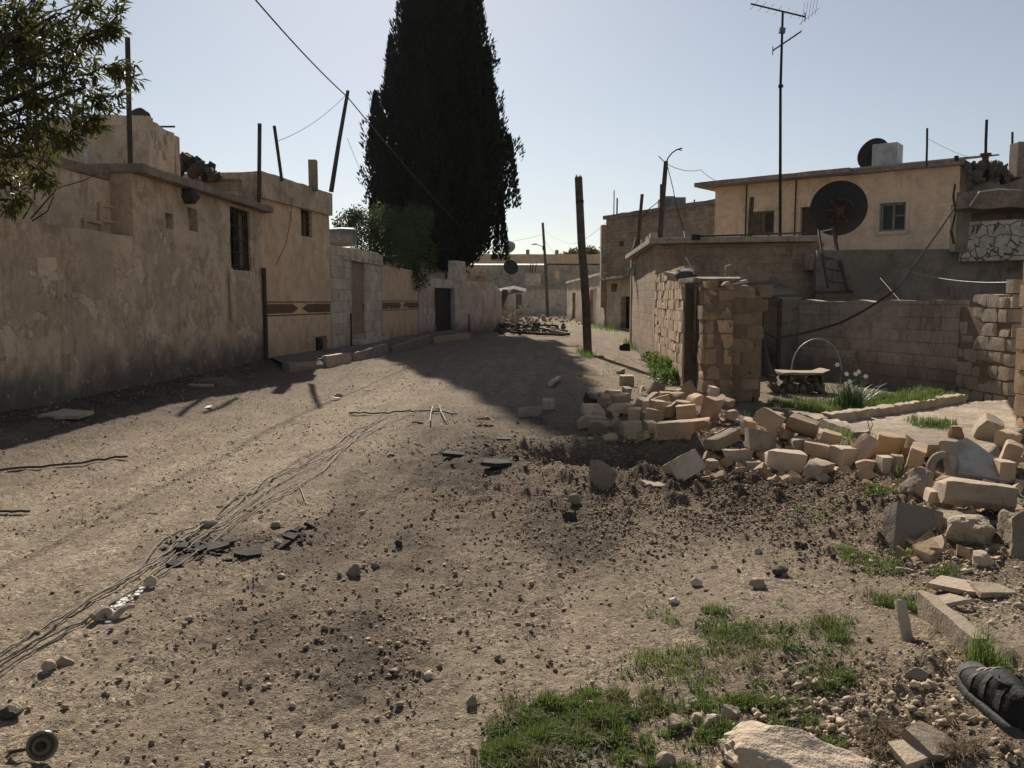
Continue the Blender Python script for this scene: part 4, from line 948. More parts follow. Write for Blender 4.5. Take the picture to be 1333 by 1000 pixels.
# ================================================================== FAR END OF THE STREET
a0 = A(600, 408, 92); a1 = A(830, 408, 92); a0.z = a1.z = 0
root = empty('far_house', Vector((3, 94, 0)), 'wide pale two level house closing the far end of the street', 'house')
dw = prect(a0, a1, 672, 383, 679, 409)
mb = MB(); shell(mb, a0, a1, -.3, A(700, 376, 92).z, 4, [dw], .4, .03, 71, cell=.9); mb.build('wall', M['far_white'], root, True)
mb = MB(); shell(mb, a0 + Vector((-.5, 4.2, 0)), a1 + Vector((.5, 4.2, 0)), A(700, 392, 92).z, A(700, 345, 96).z, 7, [prect(a0 + Vector((0, 4.2, 0)), a1 + Vector((0, 4.2, 0)), 727, 352, 733, 364)], .4, .03, 72, cell=.9); mb.build('upper_wall', M['far_wall'], root, True)
mb = MB(); wall(mb, a0 + Vector((-.7, 4, 0)), a1 + Vector((.7, 4, 0)), A(700, 343, 96).z, A(700, 331, 96).z, .5, [], lambda u: .1 * noise.noise(Vector((u, 0, 0))), .9, .03, 73); mb.build('parapet', M['beige'], root, True)
mb = MB(); slab(mb, a0, a1, A(700, 376, 92).z, A(700, 373, 92).z, 4, .2, 0, 0, 3, 1.5); mb.build('roof', M['concrete'], root)
mb = MB(); mb.prism([Vector((A(673, 0, 92).x + .02, 92.3, -.2)), Vector((A(678.5, 0, 92).x, 92.3, -.2)), Vector((A(678.5, 0, 92).x, 92.3, dw[3])), Vector((A(673, 0, 92).x + .02, 92.3, dw[3]))], (0, .06, 0)); mb.build('door', M['brown_door'], root)
for (x0, x1_, yt, yb, dd, mt) in ((684, 704, 356, 372, 91.8, 'far_white'), (655, 665, 366, 378, 91.6, 'far_wall')):
    mb = MB(); b0 = A(x0, yb, dd); b1 = A(x1_, yt, dd); mb.box(((b0.x + b1.x) / 2, dd + .3, (b0.z + b1.z) / 2), (b1.x - b0.x, .5, b1.z - b0.z)); mb.build('balcony_panel', M[mt], root)
for px in (690, 693, 697, 709, 712):
    mb = MB(); mb.tube([A(px, 355, 92.5), A(px + 1, 343, 92.5)], .05, 5); mb.build('railing_bar', M['iron'], root)
for px, py in ((687, 326), (725, 327)):
    mb = MB(); p = A(px, 333, 96.2); mb.box((p.x, 96.5, p.z + .25), (.4, .4, A(px, py, 96.2).z - p.z + .3)); mb.build('chimney', M['coping'], root)
dish('satellite_dish', 664, 323, 96.5, .72, 'dish_grey', 'pale satellite dish on the roof parapet of the far house', (-.3, -.75, .35), (664, 332))
dish('satellite_dish', 664, 349, 91.5, .85, 'dish_dark', 'dark satellite dish below the parapet of the far house', (.35, -.85, .3), (664, 366))
# leaning concrete slab and ruined house left of the far end
root = empty('ruined_house', A(640, 420, 62), 'ruined house with collapsed leaning slab past the grey yard wall', 'house')
mb = MB(); a0 = A(610, 415, 60); a1 = A(661, 412, 66); wall(mb, Vector((a0.x, 60, 0)), Vector((a1.x, 66, 0)), 0, A(640, 376, 63).z, .4, [], lambda u: -.9 * sstep(2.2, 3.4, u) + .3 * noise.noise(Vector((u * 1.5, 0, 0))), .5, .05, 75); mb.build('wall', M['far_wall'], root, True)
mb = MB(); p0_ = A(645, 374, 60); p1_ = A(657, 383, 60); mb.prism([A(641, 381, 60), A(668, 376, 61), A(684, 380, 62), A(660, 384, 60)], (.1, 1.5, .25)); mb.build('slab', M['terrace_wall'], root)
mb = MB(); mb.bar(A(645, 415, 58), A(658, 379, 59.5), .35); mb.build('fallen_beam', M['dark_wood'], root)
rr = random.Random(31)
def heap(name, spots, n, smin, smax, mat, label, cat, flat=.8):
    mb = MB()
    for i in range(n):
        (px0, py0, px1, py1, hgt) = spots[i % len(spots)]
        g = G(px0 + (px1 - px0) * rr.random(), py0 + (py1 - py0) * rr.random()); s = smin + (smax - smin) * rr.random() ** 2
        p = g + Vector((0, 0, hgt * rr.random() ** 1.3)); Vv, Ff = rock_mesh((s * 1.4, s, s * flat), i + 200, 1, .25); q = Euler((rr.random() * 3, rr.random() * 3, rr.random() * 3)).to_matrix(); mb.add([q @ v + p for v in Vv], Ff)
    return tag(mb.build(name, M[mat], loc=G((spots[0][0] + spots[0][2]) / 2, spots[0][3])), label, cat, kind='stuff')
heap('rubble', [(640, 414, 690, 424, 1.3), (645, 418, 720, 428, .6), (640, 412, 665, 424, 1.2)], 420, .08, .38, 'rubble_grey', 'heap of pale broken masonry against the ruined house', 'rubble')
heap('rubble', [(640, 424, 700, 433, .35), (650, 428, 735, 437, .22)], 230, .10, .4, 'dark_stone', 'dark strip of burnt debris across the street end', 'rubble')
heap('rubble', [(715, 414, 745, 421, .35), (740, 414, 770, 424, .4)], 90, .08, .35, 'rubble_grey', 'low pale scattered debris before the far low houses', 'rubble')
for i, (x0, y0, x1_, y1_, lb) in enumerate(((645, 420, 740, 438, 'long charred beam lying across the street end'), (650, 430, 722, 426, 'short charred plank on the debris at the street end'), (665, 436, 735, 439, 'thin dark pole on the ground before the debris strip'), (690, 429, 738, 434, 'dark plank lying at the right end of the debris strip'))):
    mb = MB(); a = G(x0, y0) + Vector((0, 0, .32 if i < 2 else .12)); b_ = G(x1_, y1_) + Vector((0, 0, .10)); mb.bar(a, b_, .16 if i == 0 else .1, .12); tag(mb.build('charred_beam', M['dark_wood'], loc=a, bevel=.01), lb, 'beam', 'charred beams at the street end')
# far street lamp
root = empty('street_lamp', G(713, 413), 'tall dark street lamp pole leaning slightly before the far house', 'street lamp')
pz = G(713, 413); d_ = pz.y; mb = MB(); mb.tube([pz, A(711, 360, d_), A(706.5, 290, d_)], .17, 8, .12); mb.build('pole', M['pole_wood'], root, True)
mb = MB(); mb.tube([A(708.5, 322, d_), A(703, 320, d_), A(698, 318, d_)], .035, 6); mb.build('arm', M['iron'], root)
mb = MB(); Vv, Ff = rock_mesh((.75, .3, .2), 2, 2, .05); mb.add([v + A(695.5, 318, d_) for v in Vv], Ff); mb.build('lamp_head', M['galv'], root, True)
mb = MB(); mb.box(A(708, 323, d_), (.3, .25, .4)); mb.build('junction_box', M['iron'], root)
bushy('shrub_tree', [(750, 341, 18, 0), (772, 340, 18, 1), (735, 345, 15, 1), (765, 331, 11, 0), (783, 347, 14, 2), (722, 345, 11, 0)], 104, 4200, .55, .32, 'leaf', 'airy green tree showing over the far low houses', A(755, 380, 105), .2, seed=9)
# ================================================================== RIGHT SIDE, FAR TO NEAR
LW0 = G(737, 413); LW1 = G(822, 434.5)
LW0 = A(738, 400, 76); LW1 = A(787, 400, 50)
root = empty('low_street_house', Vector(((LW0.x + LW1.x) / 2 + 2, 63, 0)), 'long low pale street house with narrow doors beyond the broken pole', 'house')
zlw = A(760, 364, 62).z
ops = [prect(LW0, LW1, 768, 377, 776, 424), prect(LW0, LW1, 745, 381, 749, 416)]
mb = MB(); shell(mb, LW0, LW1, -.2, zlw, 4, ops, .3, .04, 81, cell=.6); mb.build('wall', M['far_wall'], root, True)
mb = MB(); slab(mb, LW0, LW1, zlw, zlw + .16, 4, .12, .1, .1, 7, .6, .06); mb.build('roof', M['far_white'], root)
tq, nq = facing(LW0, LW1)
for (u0, u1, z0, z1), mt in zip(ops, ('far_white', 'dark_wood')):
    mb = MB(); mb.prism([pt(LW0, tq, nq, u0, -.2, -.1), pt(LW0, tq, nq, u1, -.2, -.1), pt(LW0, tq, nq, u1, -.2, z1), pt(LW0, tq, nq, u0, -.2, z1)], nq * -.05); mb.build('door', M[mt], root)
# porch house between
PW0 = Vector((LW1.x + .1, 49.8, 0)); PW1 = A(822, 400, 43.5); PW1.z = 0
root = empty('porch_house', (PW0 + PW1) / 2, 'low weathered house with dark window and recessed porch beside the brick shed', 'house')
ops = [prect(PW0, PW1, 795, 369, 803, 380), prect(PW0, PW1, 808, 386, 821, 428)]
mb = MB(); shell(mb, PW0, PW1, -.2, A(800, 364, 47).z, 4, ops, .3, .03, 82, cell=.5); mb.build('wall', M['far_wall'], root, True)
mb = MB(); slab(mb, PW0, PW1, A(800, 364, 47).z, A(800, 361, 47).z, 4, .5, .1, .1, 8, .5, .05); mb.build('roof', M['coping'], root)
# tall grey block house
TH0 = A(789, 300, 50); TH1 = A(940, 300, 41.5); TH0.z = TH1.z = 0
zth = A(792, 286, 50).z
root = empty('block_house', (TH0 + TH1) / 2 + Vector((1, 3, 0)), 'tall unplastered grey block house with a flat roof and tiny window', 'house')
w1 = prect(TH0, TH1, 806, 314, 812, 321)
mb = MB(); shell(mb, TH0, TH1, -.2, zth, 9, [w1], .3, .03, 83, cell=.5); mb.build('wall', M['grey_block'], root, True)
tq, nq = facing(TH0, TH1); mb = MB(); b0, b1, bz0, bz1 = prect(TH0, TH1, 870, 283, 919, 308); mb.prism([pt(TH0, tq, nq, b0, .02, bz0), pt(TH0, tq, nq, b1, .02, bz0), pt(TH0, tq, nq, b1, .02, bz1), pt(TH0, tq, nq, b0, .02, bz1)], nq * -.04); mb.build('block_infill', M['yard_block'], root)
mb = MB(); slab(mb, TH0, TH1, zth, zth + .22, 9, .15, .15, .2, 9, .6, .05); mb.build('roof', M['coping'], root)
mb = MB(); o0 = A(786, 315, 50); mb.box((o0.x + .1, 50.3, (o0.z + 2.2) / 2), (.5, .7, o0.z - 2.2 + 2)); mb.build('pillar', M['far_wall'], root)
p = A(881, 265, 46); mb = MB(); mb.box(p + Vector((0, 1.5, -.15)), (1.35, 1.3, 1.2)); mb.box(p + Vector((-.15, 1.5, .5)), (.5, .5, .12)); tag(mb.build('water_tank', M['tank_grey'], loc=p, bevel=.03), 'square grey water tank on the roof of the tall block house', 'tank')
for (x0, y0, x1_, y1_, r_, lb) in ((799, 282, 799.5, 248, .03, 'taller of two thin rods at the left roof corner of the block house'), (803, 281, 803.5, 258, .045, 'shorter of two thin rods at the left roof corner of the block house'), (903, 270, 904, 260, .04, 'short rod on the block house roof right of the water tank')):
    rod('roof_rod', x0, y0, x1_, y1_, 49 if x0 < 850 else 44, r_, 'iron', lb, 'rod')
# tilted pole with curved lamp arm
root = empty('lamp_pole', A(859, 309, 23.4), 'leaning dark pole with a bent thin lamp arm above the brick shed roof', 'lamp pole')
mb = MB(); mb.tube([A(859, 311, 23.4), A(863, 258, 23.4), A(867, 210, 23.4)], .075, 8, .06); mb.build('pole', M['dark_wood'], root, True)
mb = MB(); mb.tube([A(867, 212, 23.4), A(870, 205, 23.4), A(875, 199, 23.4), A(881, 195, 23.4), A(888, 193, 23.4)], .02, 6); mb.tube([A(883, 195, 23.4), A(888, 196, 23.4)], .012, 5); mb.build('arm', M['iron'], root)
mb = MB(); mb.tube([A(868, 214, 23.4), A(857, 203, 23.3)], .012, 5); mb.tube([A(868, 213, 23.4), A(876, 245, 23.3), A(880, 266, 23.2), A(890, 300, 22.9), A(893, 318, 22.3)], .012, 5); mb.build('wire', M['iron'], root)
rod('roof_pole', 831, 316, 836, 253, 25.5, .05, 'dark_wood', 'upright dark pole at the street corner of the brick shed roof', 'pole')
rod('roof_pole', 860, 275, 860.5, 240, 24.5, .03, 'iron', 'thin dark rod just behind the leaning lamp pole', 'rod')
rod('roof_pole', 976, 314, 979, 257, 21.6, .06, 'dark_wood', 'short stout dark post on the shed roof left of the antenna mast', 'post')
# --- brick shed
SA = G(822, 452); SBp = G(851, 473); SA.z = SBp.z = 0
tS, nS_ = facing(SA, SBp); LS = math.hypot(SBp.x - SA.x, SBp.y - SA.y)
zs = A(851, 318, SBp.y).z
SC = Vector((A(1054, 400, SBp.y - .8).x, SBp.y - .8, 0))
root = empty('brick_shed', (SA + SC) / 2 + Vector((0, 3, 0)), 'block shed with a light concrete roof edge behind the yard', 'shed')
sops = [prect(SA, SBp, 829, 340, 832, 368), prect(SA, SBp, 835, 340, 838, 366)]
mb = MB(); wall(mb, SA, SBp, -.1, zs - .01, .3, [], None, .4, .012, 91); mb.build('street_wall', M['shed_side'], root, True)
mb = MB(); wall(mb, SBp + Vector((.01, .004, 0)), SC, -.1, zs - .01, .3, [], None, .4, .015, 92); wall(mb, SC, SC + Vector((.4, 7, 0)), -.1, zs - .01, .3); wall(mb, SA + Vector((0, .3, 0)), SA + Vector((4.5, .2, 0)), -.1, zs - .01, .3); mb.build('wall', M['shed_plaster'], root, True)
mb = MB(); p0 = Vector((SA.x - .25, SA.y + .4, 0)); 
poly = [Vector((SA.x - .22, SA.y + .3, zs)), Vector((SBp.x - .2, SBp.y - .22, zs)), Vector((SC.x + .1, SC.y - .25, zs)), Vector((SC.x + .6, SC.y + 7.3, zs)), Vector((SA.x + 4.6, SA.y + .4, zs))]
mb.prism(poly, (0, 0, .14)); mb.build('roof', M['concrete'], root, bevel=.012)
mb = MB()
for i, (x0, x1_) in enumerate(((836, 842), (842, 848), (848, 853))):
    d_ = 24.6 - i * 1.1; p = A((x0 + x1_) / 2, 311, d_); Vv, Ff = block_mesh(.4, .2, .22, 300 + i, .01, 2); mb = MB(); mb.add([Matrix.Rotation(1.5, 3, 'Z') @ v + Vector((p.x, d_, zs + .25)) for v in Vv], Ff)
    tag(mb.build('roof_block', M['rubble_grey'], None, True, loc=Vector((p.x, d_, zs + .14))), ('pale block on the shed roof edge, farthest of three', 'pale block on the shed roof edge, middle of three', 'pale block on the shed roof corner, nearest of three')[i], 'block', 'blocks along the shed roof edge')
p = A(829, 320, 26.5); Vv, Ff = rock_mesh((.4, .4, .45), 77, 3, .12); tag(link_mesh('roof_bin', Vv, Ff, M['dark_stone'], Vector((p.x + .02, p.y, zs + .34))), 'small dark round bin at the far corner of the shed roof', 'bin')
# white cloth hanging from the shed corner
NXc, NZc = 10, 12; vs = []; fs = []
q0 = A(829, 337, 27.5); q1 = A(815, 355, 27.5)
for j in range(NZc):
    for i in range(NXc):
        s_ = i / (NXc - 1); f = j / (NZc - 1); a = A(830 - 14 * f * s_ - 1, 336 + 4 * s_ + (25 - 8 * s_) * f, 27.6); vs.append(a + Vector((0, .08 * math.sin(s_ * 9 + f * 2) + .1 * f, 0)))
for j in range(NZc - 1):
    for i in range(NXc - 1): fs.append((j * NXc + i, j * NXc + i + 1, (j + 1) * NXc + i + 1, (j + 1) * NXc + i))
mb = MB(); mb.add(vs, fs); o = mb.build('hanging_cloth', M['cloth'], None, True, loc=q0, recalc=False); o.modifiers.new('thick', 'SOLIDIFY').thickness = .015; tag(o, 'pale pinkish cloth hanging from the far corner of the shed roof', 'cloth')
# roof railing of thin pipes
root = empty('pipe_railing', A(980, 318, 20.8), 'thin rusty pipe railing along the shed roof', 'railing')
mb = MB(); mb.tube([A(907, 308, 20.7), A(966, 306, 20.7), A(1052, 303, 20.7)], .022, 6); mb.build('rail', M['rust'], root)
for px in (966, 1000, 1040):
    mb = MB(); mb.tube([A(px, 305, 20.7), A(px, 317, 20.7)], .02, 6); mb.build('post', M['rust'], root)
p = A(905, 309, 20.6); mb = MB(); mb.box(p, (.22, .2, .12)); mb.build('end_box', M['iron'], root)
# antenna mast
MD = 20.9; mp = A(1015.5, 318, MD)
root = empty('antenna_mast', mp, 'very tall thin mast with two television aerials on the shed roof', 'antenna')
mb = MB(); mb.tube([mp, A(1016, 115, MD), A(1019, 15, MD)], .04, 8, .028); mb.lathe(A(1016.3, 114, MD), (0, 0, 1), [(0, .03), (0, .06), (.06, .06), (.06, .03)], 10); mb.build('mast', M['iron'], root, True)
mb = MB(); mb.box(A(1018, 40, MD), (.14, .1, .12), (0, .1, 0)); mb.build('amplifier', M['tank_grey'], root)
def yagi(p, q, n, ln, nm):
    mb = MB(); p = Vector(p); q = Vector(q); mb.tube([p, q], .02, 6); d = (q - p).normalized(); s = d.cross(Vector((0, 0, 1))).normalized()
    for i in range(n):
        c = p.lerp(q, (i + .5) / n); mb.tube([c - s * ln * (1 - .4 * i / n), c + s * ln * (1 - .4 * i / n)], .006, 5)
    mb.tube([q - Vector((0, 0, .1)), q + Vector((0, 0, .1))], .012, 5); mb.build(nm, M['iron'], root)
yagi(A(977, 5, MD), A(1048, 22, MD), 7, .35, 'aerial'); yagi(A(1043, 41, MD), A(1006, 66, MD), 5, .3, 'aerial')
mb = MB(); c = A(1042, 18, MD)
for k_ in range(5): mb.tube([c + Vector((.0 + .08 * k_, -.1, -.3 + .06 * k_)), c + Vector((.06 + .08 * k_, -.1, .22 + .04 * k_))], .005, 4)
mb.tube([c + Vector((-.05, -.1, -.28)), c + Vector((.42, -.1, .1))], .005, 4); mb.build('reflector_grid', M['galv'], root)
# big dish and its stand
dish('satellite_dish', 1093, 273, 21, .69, 'dish_dark', 'largest satellite dish, dark backed with a cross frame, in front of the pink house', (.22, .93, .25), (1088, 322), lattice=True)
# --- terrace, retaining wall and upper house
zt0 = A(1150, 322, 18.6).z
RW0 = Vector((A(1053, 400, 20.0).x, 19.6, 0)); RW1 = Vector((14.2, 18.2, 0))
root = empty('retaining_wall', (RW0 + RW1) / 2, 'dark stained rendered retaining wall below the pink house', 'wall')
mb = MB(); wall(mb, RW0, RW1, -.1, zt0, .5, [], lambda u: .04 * noise.noise(Vector((u, 0, 1))), .4, .02, 101); mb.build('wall', M['terrace_wall'], root, True)
mb = MB(); mb.prism([Vector((RW0.x, RW0.y + .4, zt0 - .05)), Vector((RW1.x, RW1.y + .4, zt0 - .05)), Vector((60, 30, zt0 - .05)), Vector((60, 70, zt0 - .05)), Vector((RW0.x + .8, 70, zt0 - .05))], (0, 0, -.4)); tag(mb.build('terrace', M['concrete']), kind='structure')
HA = A(930, 300, 33.6); HB = A(1246, 300, 28); HA.z = HB.z = 0
tH, nH = facing(HA, HB); LH = math.hypot(HB.x - HA.x, HB.y - HA.y)
def HPt(u, w=0, z=0): return pt(HA, tH, nH, u, w, z)
zr = on(HA, HB, 1010, 237)[1]
root = empty('pink_house', HPt(LH / 2, -3, zt0), 'pinkish rendered house with two windows and overhanging roof on the terrace', 'house')
wL = prect(HA, HB, 977, 275, 1008, 305); wR = prect(HA, HB, 1145, 264, 1179, 301); dO = prect(HA, HB, 1041, 269, 1064, 330)
mb = MB(); shell(mb, HA, HB, zt0 - .05, zr, 7, [wL, wR, dO], .3, .008, 105, cell=.5); mb.build('wall', M['house_pink'], root, True)
uM = on(HA, HB, 1095, 240)[0]
mb = MB(); slab(mb, HA, HPt(uM + .5), zr, zr + .16, 7, .75, .55, 0, 12, .6, .03); mb.build('roof', M['coping'], root)
mb = MB(); slab(mb, HPt(uM), HB, zr - .02, zr + .14, 7, .28, 0, .15, 13, .4, .06); mb.build('roof', M['coping'], root)
mb = MB()
uR = LH
vs = [HPt(uM + .1, .2, zr + .15), HPt(uR, .2, zr + .15), HPt(uR + .6, -3, zr + .62), HPt(uM + 1.2, -3, zr + .55)]
mb.add(vs + [v + Vector((0, 0, .06)) for v in vs], [(0, 1, 2, 3), (4, 7, 6, 5), (0, 4, 5, 1), (1, 5, 6, 2), (2, 6, 7, 3), (3, 7, 4, 0)]); mb.build('sloping_roof', M['concrete'], root)
def window(root, P_, W_, two=True, frame_m='wood', label=None, bars=False):
    u0, u1, z0, z1 = W_; mb = MB(); f = .11
    mb.bar(P_(u0 - f, .02, z0 - f / 2), P_(u1 + f, .02, z0 - f / 2), .09, f); mb.bar(P_(u0 - f, .015, z1 + f / 2), P_(u1 + f, .015, z1 + f / 2), .06, f)
    for u in (u0 - f / 2, u1 + f / 2): mb.bar(P_(u, .017, z0), P_(u, .017, z1), f, .06, up=(1, 0, 0)) if False else mb.prism([P_(u - f / 2, .03, z0), P_(u + f / 2, .03, z0), P_(u + f / 2, .03, z1), P_(u - f / 2, .03, z1)], nH * -.05)
    sr = mb.build('surround', M['far_white'], root)
    mb = MB()
    for a_, b_ in ((P_(u0, -.14, z0 + .04), P_(u1, -.14, z0 + .04)), (P_(u0, -.14, z1 - .04), P_(u1, -.14, z1 - .04))): mb.bar(a_, b_, .07)
    for u in (u0 + .04, u1 - .04, (u0 + u1) / 2): mb.bar(P_(u, -.14, z0 + .07), P_(u, -.14, z1 - .07), .07)
    if two: mb.bar(P_((u0 + u1) / 2, -.135, z0 + (z1 - z0) * .55), P_(u1, -.135, z0 + (z1 - z0) * .55), .05)
    wo = mb.build('window', M[frame_m], root)
    mb = MB(); mb.prism([P_(u0, -.2, z0), P_(u1, -.2, z0), P_(u1, -.2, z1), P_(u0, -.2, z1)], nH * -.01); mb.build('pane', M['glass_dark'], wo)
    if bars:
        mb = MB()
        for q in np.linspace(.08, .92, 9): mb.tube([P_(u0 + (u1 - u0) * q, -.06, z0), P_(u0 + (u1 - u0) * q, -.06, z1)], .012, 5)
        mb.build('grille', M['rust'], wo)
        mb = MB(); mb.prism([P_(u0 + .07, -.17, z0 + .07), P_((u0 + u1) / 2 - .05, -.17, z0 + .07), P_((u0 + u1) / 2 - .05, -.17, z1 - .07), P_(u0 + .07, -.17, z1 - .07)], nH * -.01); mb.build('curtain', M['curtain'], wo)
window(root, HPt, wL, False, 'brown_door', None, True); window(root, HPt, wR, True, 'frame_grey')
u0, u1, z0, z1 = dO; mb = MB(); mb.prism([HPt(u0, -.2, zt0), HPt(u1, -.2, zt0), HPt(u1, -.2, z1), HPt(u0, -.2, z1)], nH * -.05); mb.build('door', M['dark_wood'], root)
for px, yt, yb in ((972, 238, 304), (1036, 230, 303)):
    mb = MB(); u = on(HA, HB, px, 270)[0]; mb.tube([HPt(u, .06, zr - .02), HPt(u, .06, zt0)], .028, 6); mb.build('downpipe', M['rust'], root)
# roof tank, roof dish and rods of the pink house
p = A(1155, 206, 30); mb = MB(); c = A(1150, 205, 30.5); q_ = Matrix.Rotation(R(-38), 3, 'Z'); zb_ = A(1150, 222, 30.5).z; zt2 = A(1150, 188, 30.5).z
mb.box(Vector((A(1157, 200, 30.5).x, 30.6, (zb_ + zt2) / 2)), (.85, .85, zt2 - zb_), q_); tag(mb.build('water_tank', M['galv'], loc=Vector((A(1157, 200, 30.5).x, 30.6, zb_)), bevel=.03), 'pale galvanised square water tank on the pink house roof', 'tank')
dish('satellite_dish', 1140, 203, 31.8, .62, 'dish_dark', 'dark perforated satellite dish on the pink house roof behind the pale tank', (-.1, .8, .4), (1136, 225))
for (x0, y0, x1_, y1_, r_, lb) in ((1206, 217, 1207, 167, .035, 'thin bare rod on the pink house roof right of the pale tank'), (1245, 210, 1245, 203, .07, 'small stub chimney pipe on the pink house roof edge'), (1283, 212, 1284.5, 156, .045, 'tall rod with a collar at the near end of the pink house roof'), (1317, 206, 1318, 172, .035, 'thin rod on the dark roof heap at the right edge')):
    rod('roof_rod', x0, y0, x1_, y1_, 27.5, r_, 'iron', lb, 'rod')
mb = MB(); p = A(1283, 202, 27.5); mb.lathe(p + Vector((0, 0, -.25)), (0, 0, 1), [(0, .001), (0, .1), (.2, .1), (.22, .17), (.3, .17), (.32, .001)], 12); tag(mb.build('pipe_collar', M['rust'], loc=p), 'rusty collar round the tall rod at the near end of the pink house roof', 'collar')
# dark neighbouring house with collapsed roof at the right edge
DA = HB + Vector((.3, .2, 0)); DB = A(1420, 300, 24.5); DB.z = 0
root = empty('damaged_house', (DA + DB) / 2 + Vector((1, 2, zt0)), 'dark damaged house with collapsed roof at the right edge behind the concrete canopy', 'house')
mb = MB(); shell(mb, DA, DB, zt0 - .05, A(1300, 232, 26.5).z, 5, [], .3, .03, 111, cell=.4, top=lambda u: .35 * noise.noise(Vector((u * 1.1, 4, 0))) + .1 * noise.noise(Vector((u * 4, 4, 0)))); mb.build('wall', M['terrace_wall'], root, True)
mb = MB(); rr = random.Random(5)
for i in range(110):
    p = A(1258 + 110 * rr.random(), 214 + 26 * rr.random(), 27.2 + 1.2 * rr.random()); s = .15 + .35 * rr.random() ** 2; Vv, Ff = rock_mesh((s * 1.5, s, s * .7), i + 500, 1, .25); q = Euler((rr.random() * 3, rr.random() * 3, rr.random() * 3)).to_matrix(); mb.add([q @ v + p for v in Vv], Ff)
mb.build('collapsed_roof', M['dark_stone'], root)
mb = MB(); a = A(1336, 212, 27); mb.box((a.x, 27.2, a.z + .1), (.6, .5, A(1336, 178, 27).z - a.z + .3)); mb.build('chimney', M['coping'], root, bevel=.02)
# canopy beam and crazy stone wall
m, nt, b = new_mat('crazy_stone'); k = NT(nt); uv = k.n('ShaderNodeUVMap').outputs[0]
vo = k.n('ShaderNodeTexVoronoi'); vo.feature = 'DISTANCE_TO_EDGE'; k.l(uv, vo.inputs['Vector']); vo.inputs['Scale'].default_value = 4.6; vo.inputs['Randomness'].default_value = .85
vc = k.n('ShaderNodeTexVoronoi'); k.l(uv, vc.inputs['Vector']); vc.inputs['Scale'].default_value = 4.6
jt = k.ramp(vo.outputs['Distance'], .015, .05); col = k.mix(jt, (.10, .08, .065), k.mix(k.ramp(k.noise(k.pos(), 5, 4), .35, .65), (.55, .48, .39), (.38, .325, .26)))
k.l(col, b.inputs['Base Color']); k.bump(k.math('ADD', jt, k.math('MULTIPLY', k.noise(k.pos(), 12, 4), .3)), b, .05, .8); M['crazy_stone'] = m
CA = A(1250, 300, 18.9); CB_ = A(1480, 300, 17.0); CA.z = CB_.z = 0
root = empty('stone_wall', (CA + CB_) / 2 + Vector((0, 0, zt0)), 'pale crazy paved stone wall under the concrete canopy at the right edge', 'wall')
mb = MB(); wall(mb, CA, CB_, zt0 - .3, A(1290, 287, 18.5).z, .3, [], None, .3, .015, 115); mb.build('wall', M['crazy_stone'], root, True)
root = empty('concrete_canopy', A(1290, 260, 18.5), 'thick concrete canopy slab with broken left end at the right edge', 'canopy')
b0 = A(1244, 262, 18.6); b1 = A(1500, 258, 17.4); zc0 = A(1290, 272, 18.5).z; zc1 = A(1290, 250, 18.5).z
mb = MB(); tc = (b1 - b0); tc.z = 0; Lc = tc.length; mb.v = []; mb.f = []
nn_ = 14; vs = []; fs = []
for i in range(nn_ + 1):
    f = i / nn_; q = Vector((b0.x, b0.y, 0)).lerp(Vector((b1.x, b1.y, 0)), f); j_ = .05 * noise.noise(Vector((f * 9, 1, 0)))
    for (dy, zz) in ((0 + j_, zc0 + j_), (-.02 + j_, zc1 + .05 * noise.noise(Vector((f * 7, 3, 0)))), (2.6, zc1 + .12), (2.6, zc0)): vs.append((q.x * (1 + max(0, dy) / q.y), q.y + dy, zz))
for i in range(nn_):
    for j in range(4): fs.append((4 * i + j, 4 * i + (j + 1) % 4, 4 * (i + 1) + (j + 1) % 4, 4 * (i + 1) + j))
fs += [(3, 2, 1, 0), (4 * nn_, 4 * nn_ + 1, 4 * nn_ + 2, 4 * nn_ + 3)]; mb.add(vs, fs); mb.build('slab', M['coping'], root)
mb = MB(); mb.bar(Vector((b0.x + .5, b0.y + 1.0, (zt0 + zc0) / 2)), Vector((b1.x + .5, b1.y + 1.0, (zt0 + zc0) / 2)), .2, zc0 - zt0 - .01); mb.build('back_wall', M['terrace_wall'], root)
mb = MB(); a = A(1247, 320, 18.75); mb.box((a.x + .12, 18.95, (zt0 + zc0) / 2 + .04), (.32, .32, zc0 - zt0 + .3), (0, 0, .1)); mb.build('pillar', M['coping'], root, bevel=.03)
for i, pts in enumerate(([(1243, 240), (1241, 255), (1244, 275), (1238, 300), (1242, 318)], [(1262, 268), (1275, 250), (1300, 246), (1340, 249)])):
    mb = MB(); mb.tube([A(px, py, 18.4) for px, py in pts], .028 if i == 0 else .02, 6); mb.build('rebar', M['rust' if i == 0 else 'white_metal'], root)
# iron ladder stand under the dish
root = empty('ladder', A(1090, 382, 19.2), 'old iron ladder leaning on the dark wall under the large dish', 'ladder')
la = [A(1066, 300, 20.2), A(1070, 330, 19.6), A(1078, 375, 19.0)]; lb_ = [A(1084, 296, 20.2), A(1092, 335, 19.6), A(1103, 378, 19.0)]
mb = MB(); mb.tube(la, .03, 6); mb.build('rail', M['dark_wood'], root); mb = MB(); mb.tube(lb_, .045, 6); mb.build('rail', M['dark_wood'], root)
def poly_at(pp, f):
    f = f * (len(pp) - 1); i = min(len(pp) - 2, int(f)); return pp[i].lerp(pp[i + 1], f - i)
for f in (.03, .2, .38, .55, .72, .9):
    mb = MB(); mb.tube([poly_at(la, f), poly_at(lb_, f)], .018, 6); mb.build('rung', M['white_metal' if f < .4 else 'dark_wood'], root)
mb = MB(); mb.bar(A(1062, 381, 18.9), A(1110, 380, 18.9), .08, .07); tag(mb.build('wooden_plank', M['dark_wood'], loc=A(1086, 381, 18.9)), 'dark plank fixed across the wall at the foot of the ladder', 'plank')
